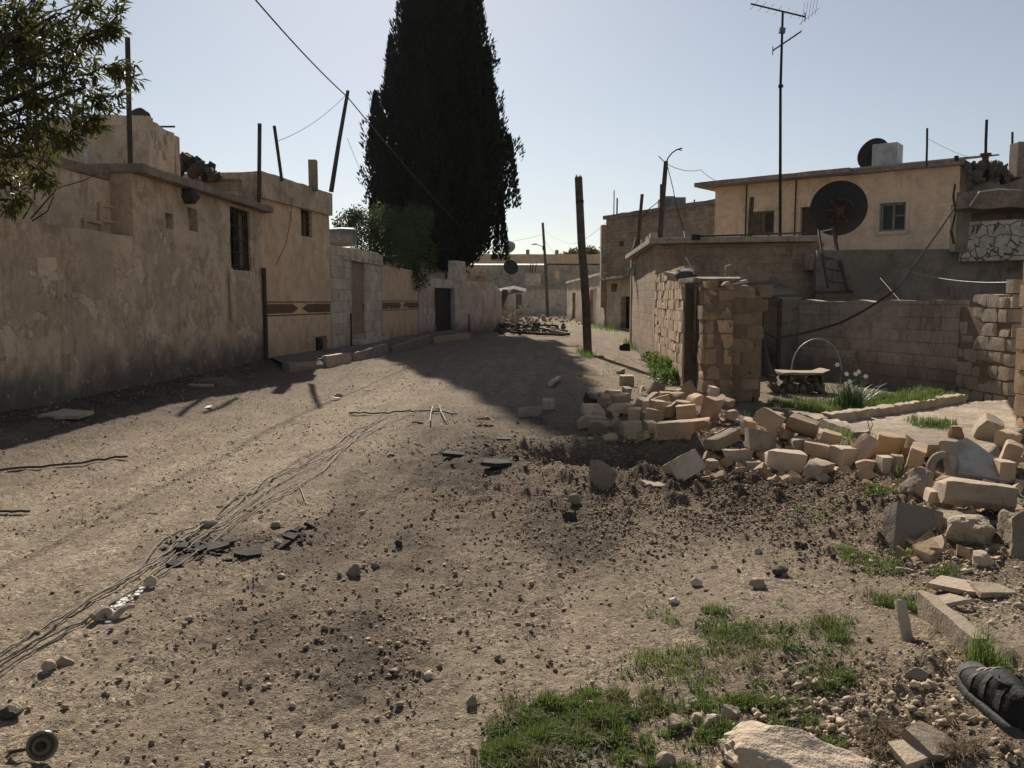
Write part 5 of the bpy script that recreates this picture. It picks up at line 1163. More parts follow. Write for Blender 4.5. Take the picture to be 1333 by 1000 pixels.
# --- yard: back wall
YA = Vector((A(1038, 480, 17.7).x, 17.7, 0)); YB = G(1243, 517); YB.z = 0
YC = Vector((8.15, 13.2, 0)); YC = A(1312, 500, 12.4); YC.z = 0
zy = A(1240, 391, YB.y).z
root = empty('yard_wall', (YA + YB) / 2, 'long grey block wall with bright top edge along the back of the yard', 'wall')
mb = MB(); wall(mb, YA, YB, -.2, zy, .2, [], lambda u: .04 * noise.noise(Vector((u * 2.1, 0, 0))) + .02 * math.floor(1.5 * noise.noise(Vector((u * 1.2, 3, 0)))), .2, .012, 121); mb.build('wall', M['yard_block'], root, True)
root = empty('broken_wall', (YB + YC) / 2, 'broken block wall with rounded jagged top between yard corner and near pillar', 'wall')
t_, n_ = facing(YB, YC); LY = math.hypot(YC.x - YB.x, YC.y - YB.y); rr = random.Random(6)
mb = MB(); nb = MB(); row = 0; z = -.05
while z < 2.0:
    u = -.2 * (row % 2) * .5
    while u < LY:
        L = rr.uniform(.22, .46); hmax = 1.62 + .18 * (u > LY * .55) + .06 * noise.noise(Vector((u * 3, 0, 0))) - .35 * sstep(.22, 0, u)
        if z + .1 < hmax:
            u1 = min(LY, u + L); L_ = max(.06, u1 - max(0, u) - .014); Vv, Ff = block_mesh(L_, .2, .205, row * 31 + int(u * 9), .006, 4, .007, .05)
            q = Matrix((t_, n_, Vector((0, 0, 1)))).transposed(); c = pt(YB, t_, n_, (max(0, u) + u1) / 2 + .008, -.1 + rr.uniform(-.008, .008), z + .11); mb.add([q @ v + c for v in Vv], Ff)
        u += L
    z += .22; row += 1
mb.build('blocks', M['rubble_grey'], root, True); M_ = MB(); wall(M_, pt(YB, t_, n_, .03, -.018, 0), pt(YB, t_, n_, LY - .05, -.018, 0), -.1, 1.5, .16); M_.build('mortar_core', M['mortar'], root)
# --- near pillar at the right edge and the wall running from it
root = empty('stone_pillar', A(1340, 560, 9.2), 'tall squared stone block pillar at the right edge, nearest on the right', 'pillar')
mb = MB(); pb = G(1314, 575); pb.z = 0; zz = -.05; row = 0; rr = random.Random(2)
while zz < 2.25:
    hh_ = rr.uniform(.24, .30); off = .12 if zz > 1.95 else 0
    for j in range(3):
        Vv, Ff = block_mesh(.42, .44, hh_ - .010, 700 + row * 3 + j, .004, 3, .005, .07); c = Vector((pb.x + .29 + .215 + off + rr.uniform(-.012, .012) + (.44 * j), pb.y + .25 + rr.uniform(-.015, .015), zz + hh_ / 2)); mb.add([v + c for v in Vv], Ff)
    zz += hh_; row += 1
mb.build('blocks', M['block'], root, True); mb = MB(); mb.box((pb.x + .95, pb.y + .26, 1.05), (1.2, .41, 2.1)); mb.build('mortar_core', M['mortar'], root)
# ================================================================== NEAR BRICK WALL AND GATE
KA = SBp + Vector((0, -.02, 0)); KB = G(887, 503); KB.z = 0
tK, nK = facing(KA, KB); LK = math.hypot(KB.x - KA.x, KB.y - KA.y); qK = Matrix((tK, nK, Vector((0, 0, 1)))).transposed()
root = empty('brick_wall', (KA + KB) / 2, 'sunlit tan block wall running from the shed to the yard doorway', 'wall')
mb = MB(); row = 0; z = -.05; rr = random.Random(41); zk = A(868, 361, 18).z
while z < zk:
    u = -.2 * (row % 2)
    while u < LK:
        L = .405; u0_ = max(0, u); u1 = min(LK, u + L)
        if u1 - u0_ > .05 and not (z > zk - .3 and rr.random() < .12):
            Vv, Ff = block_mesh(u1 - u0_ - .007, .2, .204, 900 + row * 37 + int(u * 5 + 2), .003, 2, .004, .07); c = pt(KA, tK, nK, (u0_ + u1) / 2, -.1 + rr.uniform(-.006, .006), z + .105); mb.add([qK @ v + c for v in Vv], Ff)
        u += L
    z += .21; row += 1
mb.build('blocks', M['wall_block'], root, True); mb = MB(); mb.bar(pt(KA, tK, nK, .02, -.11, (zk - .15) / 2), pt(KA, tK, nK, LK - .02, -.105, (zk - .15) / 2), .185, zk - .1); mb.build('mortar_core', M['mortar'], root)
# door post and dark door leaf
root = empty('doorway', G(897, 510), 'narrow yard doorway with wooden post and dark door beneath a flat slab', 'doorway')
ja = G(889, 505); jd = ja.y; mb = MB(); mb.box((ja.x + .06, jd - .06, A(889, 362, jd).z / 2), (.17, .14, A(889, 362, jd).z), (0, 0, .05)); mb.build('post', M['wood'], root, bevel=.012)
KP = G(909, 525); KP.z = 0                                     # far-left corner of the near pillar
ztd = A(900, 372, 14.5).z
mb = MB(); a = Vector((ja.x + .22, jd - .1, 0)); b_ = Vector((KP.x + .18, KP.y + .35, 0)); mb.bar(Vector((a.x, a.y, ztd / 2)), Vector((b_.x, b_.y, ztd / 2)), .05, ztd - .04); mb.build('door', M['dark_wood'], root)
mb = MB(); Vv, Ff = block_mesh(.72, 1.5, .09, 77, .008, 3, .015, .12); mb.add([v + Vector((KP.x + .30, KP.y + .8, A(920, 366, 14.2).z)) for v in Vv], Ff); mb.build('slab', M['rubble_grey'] if False else M['coping'], root, True)
# near pillar of stacked blocks
root = empty('block_pillar', G(925, 528), 'weathered pillar of stacked stone blocks beside the yard doorway', 'pillar')
mb = MB(); zz = -.05; rr = random.Random(17); row = 0; zpk = A(925, 366, KP.y).z
while zz < zpk - .08:
    hh_ = min(rr.uniform(.20, .25), zpk - zz)
    for j in range(2):
        Lx = (.25, .20)[(j + row) % 2]; xo = 0 if j == 0 else (.25, .20)[row % 2] + .010
        xs_ = KP.x + .02 + xo + Lx / 2 + rr.uniform(-.015, .015) + .012 * (zpk - zz) * 0
        Vv, Ff = block_mesh(Lx, .40, hh_ - .009, 1500 + row * 2 + j, .006, 5, .006, .05); mb.add([Matrix.Rotation(rr.uniform(-.04, .04), 3, 'Z') @ v + Vector((xs_, KP.y + .02 + rr.uniform(-.02, .03), zz + hh_ / 2)) for v in Vv], Ff)
    zz += hh_; row += 1
mb.build('blocks', M['block'], root, True); mb = MB(); mb.box((KP.x + .25, KP.y + .03, zpk / 2), (.40, .36, zpk - .2)); mb.build('mortar_core', M['mortar'], root)
# wall end right of the pillar
root = empty('wall_stub', G(965, 515), 'shaded stub of block wall with jagged right end beside the block pillar', 'wall')
KQ = Vector((KP.x + .49, KP.y + .12, 0)); mb = MB(); zz = -.05; row = 0; zq = A(965, 370, KQ.y).z
while zz < zq - .15:
    u = -.2 * (row % 2); lim = .50 + .12 * noise.noise(Vector((row * .9, 2, 0))) + (.16 if zz > zq - .5 else 0)
    while u < lim:
        u0_ = max(0, u); u1 = min(lim, u + .4)
        if u1 - u0_ > .06:
            Vv, Ff = block_mesh(u1 - u0_ - .013, .2, .204, 1700 + row * 5 + int(u * 5 + 1), .005, 4, .006, .06); mb.add([v + Vector((KQ.x + (u0_ + u1) / 2, KQ.y + .1 + rr.uniform(-.01, .01), zz + .105)) for v in Vv], Ff)
        u += .41
    zz += .212; row += 1
mb.build('blocks', M['block_shaded'], root, True); mb = MB(); mb.box((KQ.x + .27, KQ.y + .11, zq / 2 - .05), (.5, .185, zq - .25)); mb.build('mortar_core', M['mortar'], root)
Zs = A(920, 366, 14.2).z + .045
mb = MB(); Vv, Ff = rock_mesh((.42, .34, .28), 91, 3, .2); tag(link_mesh('sack', Vv, Ff, M['tarp'], A(893, 357, 15.2) + Vector((0, 0, -.02))), 'dark lumpy sack on top of the doorway slab', 'sack')
Vv, Ff = rock_mesh((.45, .3, .16), 92, 3, .25); tag(link_mesh('cement_bag', Vv, Ff, M['white_stone'], A(877, 360, 16.0), (0, .3, .4)), 'pale flattened cement bag on the brick wall end', 'bag')
Vv, Ff = block_mesh(.13, .13, .22, 93, .01, 4, .03, .05); tag(link_mesh('stone_chunk', Vv, Ff, M['rubble_grey'], A(949, 353, 14.4) + Vector((0, 0, .0))), 'small upright stone chunk on the right end of the doorway slab', 'stone')
mb = MB(); a = A(944, 371, 14.0); b_ = A(972, 366, 14.1); mb.bar(a, b_, .09, .05); tag(mb.build('wooden_plank', M['white_metal'], loc=a, bevel=.006), 'pale plank end sticking out over the shaded wall stub', 'plank')
# hanging tarp
vs = []; fs = []; NI, NJ = 8, 16
for j in range(NJ):
    for i in range(NI):
        f = j / (NJ - 1); s_ = i / (NI - 1); px = 975 + (14 + 10 * f) * s_ + 8 * f * f; py = 398 + 90 * f + 6 * s_; p = A(px, py, 15.2 - .5 * f); vs.append(p + Vector((0, .07 * math.sin(s_ * 8 + f * 5), 0)))
for j in range(NJ - 1):
    for i in range(NI - 1): fs.append((j * NI + i, j * NI + i + 1, (j + 1) * NI + i + 1, (j + 1) * NI + i))
mb = MB(); mb.add(vs, fs); o = mb.build('hanging_tarp', M['tarp'], None, True, loc=A(985, 400, 15.2), recalc=False); o.modifiers.new('thick', 'SOLIDIFY').thickness = .012; tag(o, 'dark grey tarp hanging down beside the shaded wall stub', 'tarp')
# lean-to in the yard corner
root = empty('lean_to', A(1015, 490, 18.3), 'dark lean-to shelter in the yard corner against the shed', 'shelter')
g0 = A(986, 480, 18.6); g1 = A(1046, 480, 18.3); zl0 = A(1010, 386, 18.4).z
mb = MB(); mb.prism([Vector((g0.x - .15, 19.3, zl0 - .02)), Vector((g1.x + .1, 19.2, zl0 + .06)), Vector((g1.x + .1, 20.6, zl0 + .35)), Vector((g0.x - .15, 20.9, zl0 + .3))], (0, 0, .03)); mb.build('roof', M['terrace_wall'], root)
mb = MB(); xx = A(1013, 480, 18.4).x; mb.box(((xx + g1.x) / 2, 18.5, zl0 / 2), (g1.x - xx, .08, zl0 - .02)); mb.build('side_panel', M['terrace_wall'], root)
for x_ in (g0.x, xx, g1.x):
    mb = MB(); mb.box((x_, 18.42, zl0 / 2 - .02), (.08, .08, zl0 - .06)); mb.build('post', M['dark_wood'], root)
# raised stone bench with a pale slab and the wire hoop
root = empty('stone_bench', G(1047, 512), 'low dark stone bench with a pale flat slab on top in the yard', 'bench')
e0 = G(1006, 512); e1 = G(1088, 515); yb = e0.y; zb_ = A(1047, 489, yb).z; mb = MB(); rr = random.Random(77)
for i in range(8):
    for j in range(2):
        L = (e1.x - e0.x) / 8; Vv, Ff = block_mesh(L * rr.uniform(.85, .98), .4, zb_ / 2 - .01, 2000 + i * 2 + j, .010, 5, .006, .07); mb.add([v + Vector((e0.x + L * (i + .5), yb + .2 + rr.uniform(-.03, .03), zb_ * (.25 + .5 * j))) for v in Vv], Ff)
mb.build('blocks', M['slab_dark'], root, True)
mb = MB(); Vv, Ff = block_mesh(e1.x - e0.x - .1, .5, .05, 78, .006, 2, .012, .15); mb.add([v + Vector(((e0.x + e1.x) / 2 + .1, yb + .22, zb_ + .03)) for v in Vv], Ff); mb.build('slab', M['rubble_grey'], root, True)
mb = MB(); c = A(1063, 484, yb + .15); pts = []
for i in range(22):
    a = math.pi * (i / 21); pts.append(c + Vector((-.44 * math.cos(a), .02 * math.sin(a * 3), .56 * math.sin(a) + .02)))
mb.tube(pts, .010, 6); tag(mb.build('wire_hoop', M['galv'], None, True, loc=c), 'thin metal hoop arching over the stone bench', 'hoop')
# yard floor, kerbs
def sheet(name, poly, z, mat, kind='structure', jag=0):
    mb = MB(); vs = [Vector((p.x, p.y, z)) for p in poly]; mb.prism(vs, (0, 0, -.25)); o = mb.build(name, M[mat] if isinstance(mat, str) else mat); return tag(o, kind=kind)
m, nt, b = new_mat('yard_floor'); k = NT(nt); P = k.pos()
col = k.mix(k.ramp(k.noise(P, 1.4, 6, .65), .36, .62), (.46, .375, .28), (.30, .235, .17)); col = k.mix(k.ramp(k.noise(P, 16, 5, .7), .5, .7, 0, .6), col, (.16, .125, .09)); k.l(col, b.inputs['Base Color']); k.bump(k.noise(P, 9, 7, .7), b, .05, .9); M['yard_floor'] = m
fz = .12
YF = [G(1010, 552, fz), G(1072, 549, fz), G(1128, 545, fz), G(1245, 524, fz), Vector((YC.x, YC.y - .05, 0)), Vector((pb.x + .3, pb.y + .2, 0)), G(1290, 592, fz), G(1200, 596, fz), G(1120, 577, fz)]
# relief sheet instead of a flat slab: a fine grid clipped to the yard outline
def inside(x, y, poly):
    c = np.zeros(np.shape(x), bool); n = len(poly); j = n - 1
    for i in range(n):
        xi, yi, xj, yj = poly[i].x, poly[i].y, poly[j].x, poly[j].y
        c ^= ((yi > y) != (yj > y)) & (x < (xj - xi) * (y - yi) / (yj - yi + 1e-12) + xi); j = i
    return c
gx = np.arange(2.5, 9.2, .04); gy = np.arange(7.6, 15.0, .05); XX, YY = np.meshgrid(gx, gy); ins = inside(XX, YY, YF)
ZZ = np.where(ins, fz + .02 * fbm(XX * 2.5, YY * 2.5, 4, 5) + .012 * fbm(XX * 11, YY * 11, 3, 6), -.2)
n0, n1 = XX.shape; ids = (np.arange(n0 - 1)[:, None] * n1 + np.arange(n1 - 1)[None, :]); cell = (ins[:-1, :-1] | ins[1:, :-1] | ins[:-1, 1:] | ins[1:, 1:]); ids = ids[cell]
tag(np_obj('yard_floor', np.stack([XX, YY, ZZ], 2).reshape(-1, 3), np.stack([ids, ids + 1, ids + n1 + 1, ids + n1], 1), M['yard_floor'], smooth=True), kind='structure')
def kerb(pts, h, w_, label, seed, mat='rubble_grey'):
    mb = MB(); rr = random.Random(seed); n = 0
    for a_, b_ in zip(pts[:-1], pts[1:]):
        L = (b_ - a_).length; m_ = max(1, int(L / .55))
        for i in range(m_):
            c = a_.lerp(b_, (i + .5) / m_); Vv, Ff = block_mesh(L / m_ * 1.0, w_, h, seed * 50 + n, .012, 4, .014, .06); q = Matrix.Rotation(math.atan2(b_.y - a_.y, b_.x - a_.x) + rr.uniform(-.03, .03), 3, 'Z'); mb.add([q @ v + Vector((c.x, c.y, h / 2 - .03 + rr.uniform(-.015, .015))) for v in Vv], Ff); n += 1
    return tag(mb.build('garden_kerb', M[mat], None, True, loc=pts[0]), label, 'kerb')
kerb([G(1075, 552, .1), G(1128, 545, .1), G(1250, 524, .1)], .26, .16, 'stone kerb between the green strip and sandy yard floor', 3)
kerb([G(990, 545, .05), G(1030, 549, .05), G(1075, 556, .1), G(1122, 574, .1)], .24, .2, 'mossy dark kerb in front of the flower bed behind the rubble', 4, 'slab_dark')
# ================================================================== FALLEN MASONRY
def tone(k): return {'t': 'rubble', 'p': 'rubble_pale', 'g': 'rubble_grey', 'r': 'rock', 'd': 'dark_stone', 's': 'slab_dark', 'w': 'white_stone', 'b': 'rubble_red', 'a': 'asphalt'}[k]
M['rubble_red'] = stone('rubble_red', (.42, .24, .14), (.36, .21, .125), False, 7, .008, .35)
# x0, x1, ybase (pixels of the photograph), height m, depth m, tone, yaw, roll, pitch, lift, label
BL = [
 (855, 904, 574, .19, .20, 't', -3, 0, -4, 0, 'large smooth tan block at the front right of the heap, its long face forward'),
 (838, 858, 569, .18, .30, 't', 5, 0, 0, 0, 'tan block half hidden behind the large smooth front block'),
 (808, 839, 572, .18, .26, 'p', 8, 0, 0, 0, 'rounded pale block with worn corners at the middle front of the heap'),
 (766, 796, 568, .18, .26, 'p', -6, 0, 0, 0, 'pale block with a dark hole in its top at the front left of the heap'),
 (752, 790, 560, .17, .22, 't', 4, 0, 3, 0, 'long shaded tan block behind the holed block at the left end of the heap'),
 (793, 817, 560, .19, .36, 't', 10, -4, 0, 0, 'squarish block showing its bright top between the holed and rounded blocks'),
 (818, 838, 551, .17, .30, 't', -8, 0, 0, .02, 'small square block end in the middle of the heap, bright top'),
 (828, 842, 551, .15, .2, 'p', 25, 0, 0, .0, 'small pale block piece wedged behind the rounded block'),
 (840, 868, 552, .15, .22, 't', -12, 0, 8, .02, 'sloping tan block just behind the large smooth front block'),
 (849, 869, 547, .19, .26, 't', 12, 0, 0, .05, 'upright squarish block in the centre of the heap'),
 (868, 886, 547, .2, .34, 't', -35, 10, 0, .05, 'tan block turned away beside the upright centre block'),
 (881, 911, 552, .18, .22, 't', -14, 0, -8, .04, 'rounded tan block leaning at the right of the heap centre'),
 (900, 929, 563, .13, .18, 'b', -10, 0, -8, .02, 'reddish brown broken block right of the large smooth front block'),
 (755, 792, 544, .16, .24, 't', -8, 0, 6, .02, 'long tan block at the left edge of the heap, second row'),
 (759, 777, 532, .2, .2, 'd', 20, 20, 10, .03, 'dark charred lump of stone on the left rear of the heap'),
 (777, 802, 530, .15, .22, 't', -15, 0, 8, .03, 'tan block lying right of the dark charred lump'),
 (787, 809, 522, .15, .2, 't', 6, 0, 0, .03, 'tan block at the far left rear of the heap'),
 (811, 822, 520, .17, .18, 'p', 5, 10, 0, .04, 'small pale rounded block at the rear of the heap'),
 (797, 822, 533, .17, .22, 't', 12, 0, -8, .04, 'wedge shaped shaded block at the rear left of the heap'),
 (821, 840, 533, .17, .28, 't', -6, 0, 0, .05, 'square block at the rear middle of the heap'),
 (788, 829, 543, .12, .26, 't', 10, 0, 0, .05, 'wide flat tan block in the second row of the heap'),
 (830, 846, 539, .15, .24, 'p', 15, 8, 0, .06, 'pale small block right of the wide flat block'),
 (843, 873, 534, .13, .22, 't', 16, 0, -10, .07, 'long thin tan block tilted up across the heap'),
 (840, 859, 527, .14, .22, 't', -4, 0, 0, .05, 'tan block behind the long thin tilted block'),
 (843, 865, 520, .26, .08, 'g', 15, 20, 18, .03, 'grey flat piece standing tilted at the rear of the heap'),
 (828, 845, 515, .14, .2, 't', 0, 0, 0, .03, 'farthest tan block at the rear of the heap'),
 (860, 878, 526, .13, .22, 't', 5, 0, 0, .06, 'small flat tan block right of the standing grey piece'),
 (864, 882, 519, .12, .2, 't', 8, 0, 0, .04, 'thin tan block at the rear edge near the weeds'),
 (873, 894, 528, .13, .24, 't', 15, 0, -6, .06, 'flat sunlit block just left of the pillar foot'),
 (879, 893, 521, .14, .18, 'b', 10, 0, 0, .05, 'reddish small block left of the tipped block by the doorway'),
 (889, 909, 526, .26, .2, 't', -25, 0, -35, .08, 'tipped block leaning against the foot of the block pillar'),
 (898, 921, 540, .17, .26, 't', 12, 0, 12, .08, 'tan block before the pillar foot, half buried by others'),
 (884, 903, 544, .14, .24, 't', 25, 0, 0, .06, 'tan block with a sunlit top beside the leaning rounded block'),
 (919, 936, 531, .27, .18, 'p', 14, 8, 5, .10, 'pale block standing upright before the pillar'),
 (925, 947, 524, .34, .2, 'b', -8, 0, 6, .10, 'tall reddish block standing at the right side of the pillar'),
 (917, 939, 553, .26, .2, 't', 30, 12, 5, .06, 'rough tan block standing on end at the right edge of the heap'),
 (931, 947, 544, .2, .2, 't', -30, 10, 20, .08, 'block tipped behind the rough one standing on end'),
 (937, 961, 541, .1, .25, 't', -35, 0, 12, .10, 'flat broken block leading from the pillar to the second heap'),
 (945, 966, 552, .12, .2, 't', -30, 0, 10, .06, 'tan piece on the dirt slope between the two heaps'),
 (767, 804, 636, .26, .09, 'g', -6, -18, 5, -.02, 'greyish flat block standing askew in the crater left of its bottom'),
 (868, 922, 634, .2, .2, 'p', 28, -28, -20, .02, 'long pale block leaning on the right rim of the crater'),
 (828, 880, 639, .06, .3, 'g', 4, 0, 2, -.02, 'flat half buried slab in the crater bottom'),
 (915, 967, 596, .15, .2, 'p', 30, -10, -16, .05, 'pale smooth block tilted up left of the second heap'),
 (940, 985, 609, .16, .2, 'p', -32, -8, 14, .02, 'rounded weathered block lying aslant before the second heap'),
 (970, 992, 615, .11, .14, 'p', 5, 0, 0, 0, 'small pale chunk at the foot of the slanting weathered block'),
 (921, 936, 614, .1, .12, 'p', 15, 0, 0, 0, 'small pale chunk between crater and slanting weathered block'),
 (998, 1052, 615, .17, .24, 'p', -6, 0, 6, 0, 'big pale block with bright top at the front of the second heap'),
 (1052, 1094, 627, .17, .3, 'p', -42, -4, 12, 0, 'big block turned corner on at the front of the second heap'),
 (967, 1018, 596, .2, .22, 'g', -6, -10, 10, .04, 'dark faced block under the tilted long block of the second heap'),
 (983, 1028, 584, .18, .2, 't', -38, -10, 24, .14, 'long tan block tilted on top of the second heap, left'),
 (968, 984, 571, .15, .16, 't', 10, 10, 0, .04, 'small tan block at the rear left of the second heap'),
 (1003, 1028, 572, .17, .2, 't', -30, 0, 10, .08, 'tan block behind the tilted long block of the second heap'),
 (1027, 1072, 587, .19, .2, 't', -34, 10, 16, .08, 'orange ended long block on top of the second heap, right'),
 (1032, 1052, 596, .14, .18, 'p', 4, 0, 0, .04, 'small pale block in the gap of the second heap'),
 (1050, 1092, 604, .12, .22, 't', -28, 0, 8, .05, 'flat tan block with sunlit top in the middle of the second heap'),
 (1068, 1102, 593, .14, .2, 't', -26, 0, 12, .06, 'tan block at the rear of the second heap by the flower bed'),
 (1088, 1118, 611, .18, .2, 'p', 8, 0, 0, .02, 'squarish pale block right of the corner turned block'),
 (1113, 1147, 621, .15, .2, 't', -22, 0, 6, 0, 'tan block in the front row of the second heap, right half'),
 (1119, 1148, 609, .25, .2, 't', 30, 20, 25, .04, 'pointed tan block rising like a gable from the second heap'),
 (1145, 1188, 606, .2, .24, 'o', -25, 5, 12, .05, 'orange stained block behind two little upright stones'),
 (1147, 1168, 619, .17, .14, 'p', 4, 0, 0, .0, 'left of two little upright stones in the second heap'),
 (1165, 1177, 619, .18, .12, 'g', -8, 0, 4, .0, 'right of two little upright stones in the second heap'),
 (1178, 1199, 623, .12, .1, 'b', -30, 10, 25, .0, 'reddish splinter of block before the second heap'),
 (1184, 1217, 622, .24, .28, 't', -28, 5, 14, .02, 'large rough tan block at the right end of the second heap'),
 (1194, 1233, 601, .12, .3, 'p', 5, 10, 0, .06, 'flat pale slab behind the large rough block'),
 (1238, 1258, 586, .16, .12, 'b', 0, 0, 0, .1, 'small brown square stone by the yard floor'),
 (1230, 1268, 628, .34, .07, 'g', 12, -32, 8, .03, 'narrow grey plate leaning left of the big triangular plate'),
 (1276, 1311, 588, .24, .24, 'g', -20, 15, 20, .12, 'rounded grey brown block on top behind the triangular plate'),
 (1306, 1329, 597, .18, .2, 't', 20, 10, 0, .1, 'tan block behind the triangular plate at the pillar foot'),
 (1310, 1345, 622, .2, .24, 't', -30, 0, 14, .08, 'tan block at the right edge beside the triangular plate'),
 (1302, 1326, 632, .17, .2, 't', -10, 0, 0, .02, 'tan block under the right corner of the triangular plate'),
 (1234, 1330, 680, .17, .26, 'g', -12, -3, 5, .08, 'large squared slab with dark front and bright top on the right mound'),
 (1154, 1228, 710, .34, .06, 's', -16, -36, 10, -.06, 'dark flat plate leaning in the shade at the left of the right mound'),
 (1219, 1304, 702, .1, .3, 'g', -10, 0, 4, .02, 'grey slab lying under the large squared slab'),
 (1207, 1240, 672, .08, .14, 'p', -10, 0, 6, .1, 'pale crumbly chunk left of the large squared slab'),
 (672, 707, 542, .17, .2, 'p', 6, 0, -2, 0, 'pale single block in the cypress shadow on the road, longer of two'),
 (705, 722, 533, .17, .12, 'p', 8, 0, 0, .0, 'short pale block end touching the longer block in the cypress shadow'),
 (617, 645, 555, .14, .2, 't', 8, 0, -8, -.02, 'lone tan broken block on the road near the cable ends'),
 (806, 826, 503, .22, .2, 'g', 8, 5, 0, 0, 'dark grey upright block standing on the lane near the brick wall'),
 (803, 815, 488, .14, .14, 'g', 8, 5, 0, 0, 'smaller dark block just behind the upright grey block'),
]
M['rubble_orange'] = stone('rubble_orange', (.50, .30, .12), (.42, .27, .14), False, 7, .008, .4)
for i, (x0, x1, yb, h_, dp, tn, yw, rx, ry, dz, lb) in enumerate(BL):
    g = Gh((x0 + x1) / 2, yb); d_ = g.y; wpx = (x1 - x0) * d_ / F; c_, s_ = abs(math.cos(R(yw))), abs(math.sin(R(yw)))
    L = max(.09, min(.62, (wpx - dp * s_ * .8) / max(.5, c_))); 
    Vv, Ff = block_mesh(L, dp, h_, 3000 + i * 3, .007 + .004 * (i % 4 == 1), (3 if 'large' in lb or 'big' in lb else (7, 13, 7, 10)[i % 4]) if L > .16 else 5, .006, .036)
    cy = g.y + (dp * c_ + L * s_) * .5 * .85; cz = H(g.x, cy) + h_ * .5 * max(.55, math.cos(R(rx)) * math.cos(R(ry))) + dz - .015 + .25 * L * abs(math.sin(R(ry)))
    o = link_mesh('stone_block', Vv, Ff, M['rubble_orange'] if tn == 'o' else M[tone(tn)], Vector((g.x, cy, cz)), (R(rx), R(ry), R(yw)))
    tag(o, lb, 'stone block', 'fallen stone blocks')
mb = MB(); rr = random.Random(66); spots = [(760, 945, 510, 578, 130), (915, 1130, 565, 630, 220), (1120, 1330, 575, 645, 200), (1170, 1330, 640, 735, 130)]
for (x0, x1, y0, y1, n_) in spots:
    for i in range(n_):
        g = Gh(x0 + (x1 - x0) * rr.random(), y0 + (y1 - y0) * rr.random()); s = .03 + .09 * rr.random() ** 2; Vv, Ff = block_mesh(s * rr.uniform(1, 2), s * rr.uniform(.7, 1.2), s * rr.uniform(.5, 1), 7000 + i + x0, .006, 5, .004, .04)
        q = Euler((rr.uniform(-.6, .6), rr.uniform(-.6, .6), rr.random() * 6)).to_matrix(); mb.add([q @ v + Vector((g.x, g.y, g.z + s * .2)) for v in Vv], Ff)
M['fragments'] = stone('fragments', (.56, .40, .25), (.40, .28, .17), True, 9, .008, .4); tag(mb.build('rubble_fragments', M['fragments'], None, True), kind='stuff')
# leaning triangular plate, broken concrete chunks, curved pipe piece
def poly_slab(name, pts2, th, loc, rot, mat, label, cat, group=None, seed=0):
    bm = bmesh.new(); vs = [bm.verts.new((x, y, th / 2)) for x, y in pts2]; f = bm.faces.new(vs); r_ = bmesh.ops.extrude_face_region(bm, geom=[f])
    for v in [e for e in r_['geom'] if isinstance(e, bmesh.types.BMVert)]: v.co.z -= th
    bmesh.ops.triangulate(bm, faces=bm.faces[:]); bmesh.ops.subdivide_edges(bm, edges=bm.edges[:], cuts=3, use_grid_fill=True); bmesh.ops.recalc_face_normals(bm, faces=bm.faces[:])
    for v in bm.verts: v.co += noise.noise_vector(v.co * 9 + Vector((seed, 0, 0))) * min(.012, th * .14)
    bm.verts.index_update(); Vv = [v.co.copy() for v in bm.verts]; Ff = [[v.index for v in f.verts] for f in bm.faces]; bm.free()
    o = link_mesh(name, Vv, Ff, M[mat], loc, tuple(R(a) for a in rot)); return tag(o, label, cat, group)
g = Gh(1281, 632); poly_slab('stone_block', [(-.17, -.17), (.19, -.22), (.24, -.06), (-.02, .23), (-.10, .19)], .11, g + Vector((0, .16, .15)), (38, 3, -6), 'white_stone', 'big pale triangular plate leaning towards the camera by the right pillar', 'stone block', 'fallen stone blocks', 3)
g = Gh(1205, 658); Vv, Ff = rock_mesh((.27, .25, .27), 402, 4, .2); tag(link_mesh('stone_block', Vv, Ff, M['rubble_pale'], g + Vector((0, .14, .11)), (.2, .3, .4)), 'jagged pale chunk above the dark leaning plate', 'stone block', 'fallen stone blocks')
g = Gh(1275, 722); Vv, Ff = rock_mesh((.36, .32, .24), 405, 4, .24); tag(link_mesh('concrete_chunk', Vv, Ff, M['rock'], g + Vector((0, .16, .08)), (0, .1, .3)), 'rough crumbling chunk below the large squared slab', 'rubble chunk')
g = Gh(1338, 735); Vv, Ff = rock_mesh((.34, .36, .42), 408, 4, .26); tag(link_mesh('concrete_chunk', Vv, Ff, M['rock'], g + Vector((.05, .14, .12))), 'rough grey chunk cut by the right edge below the mound', 'rubble chunk')
g = Gh(1232, 628); mb = MB(); pts = [g + Vector((.09 * math.cos(a) - .03, .03, .11 + .11 * math.sin(a))) for a in np.linspace(R(75), R(240), 12)]; mb.tube(pts, .034, 12); tag(mb.build('pipe_bend', M['rubble_grey'], None, True, loc=g), 'grey curved piece of pipe at the left of the triangular plate', 'pipe')
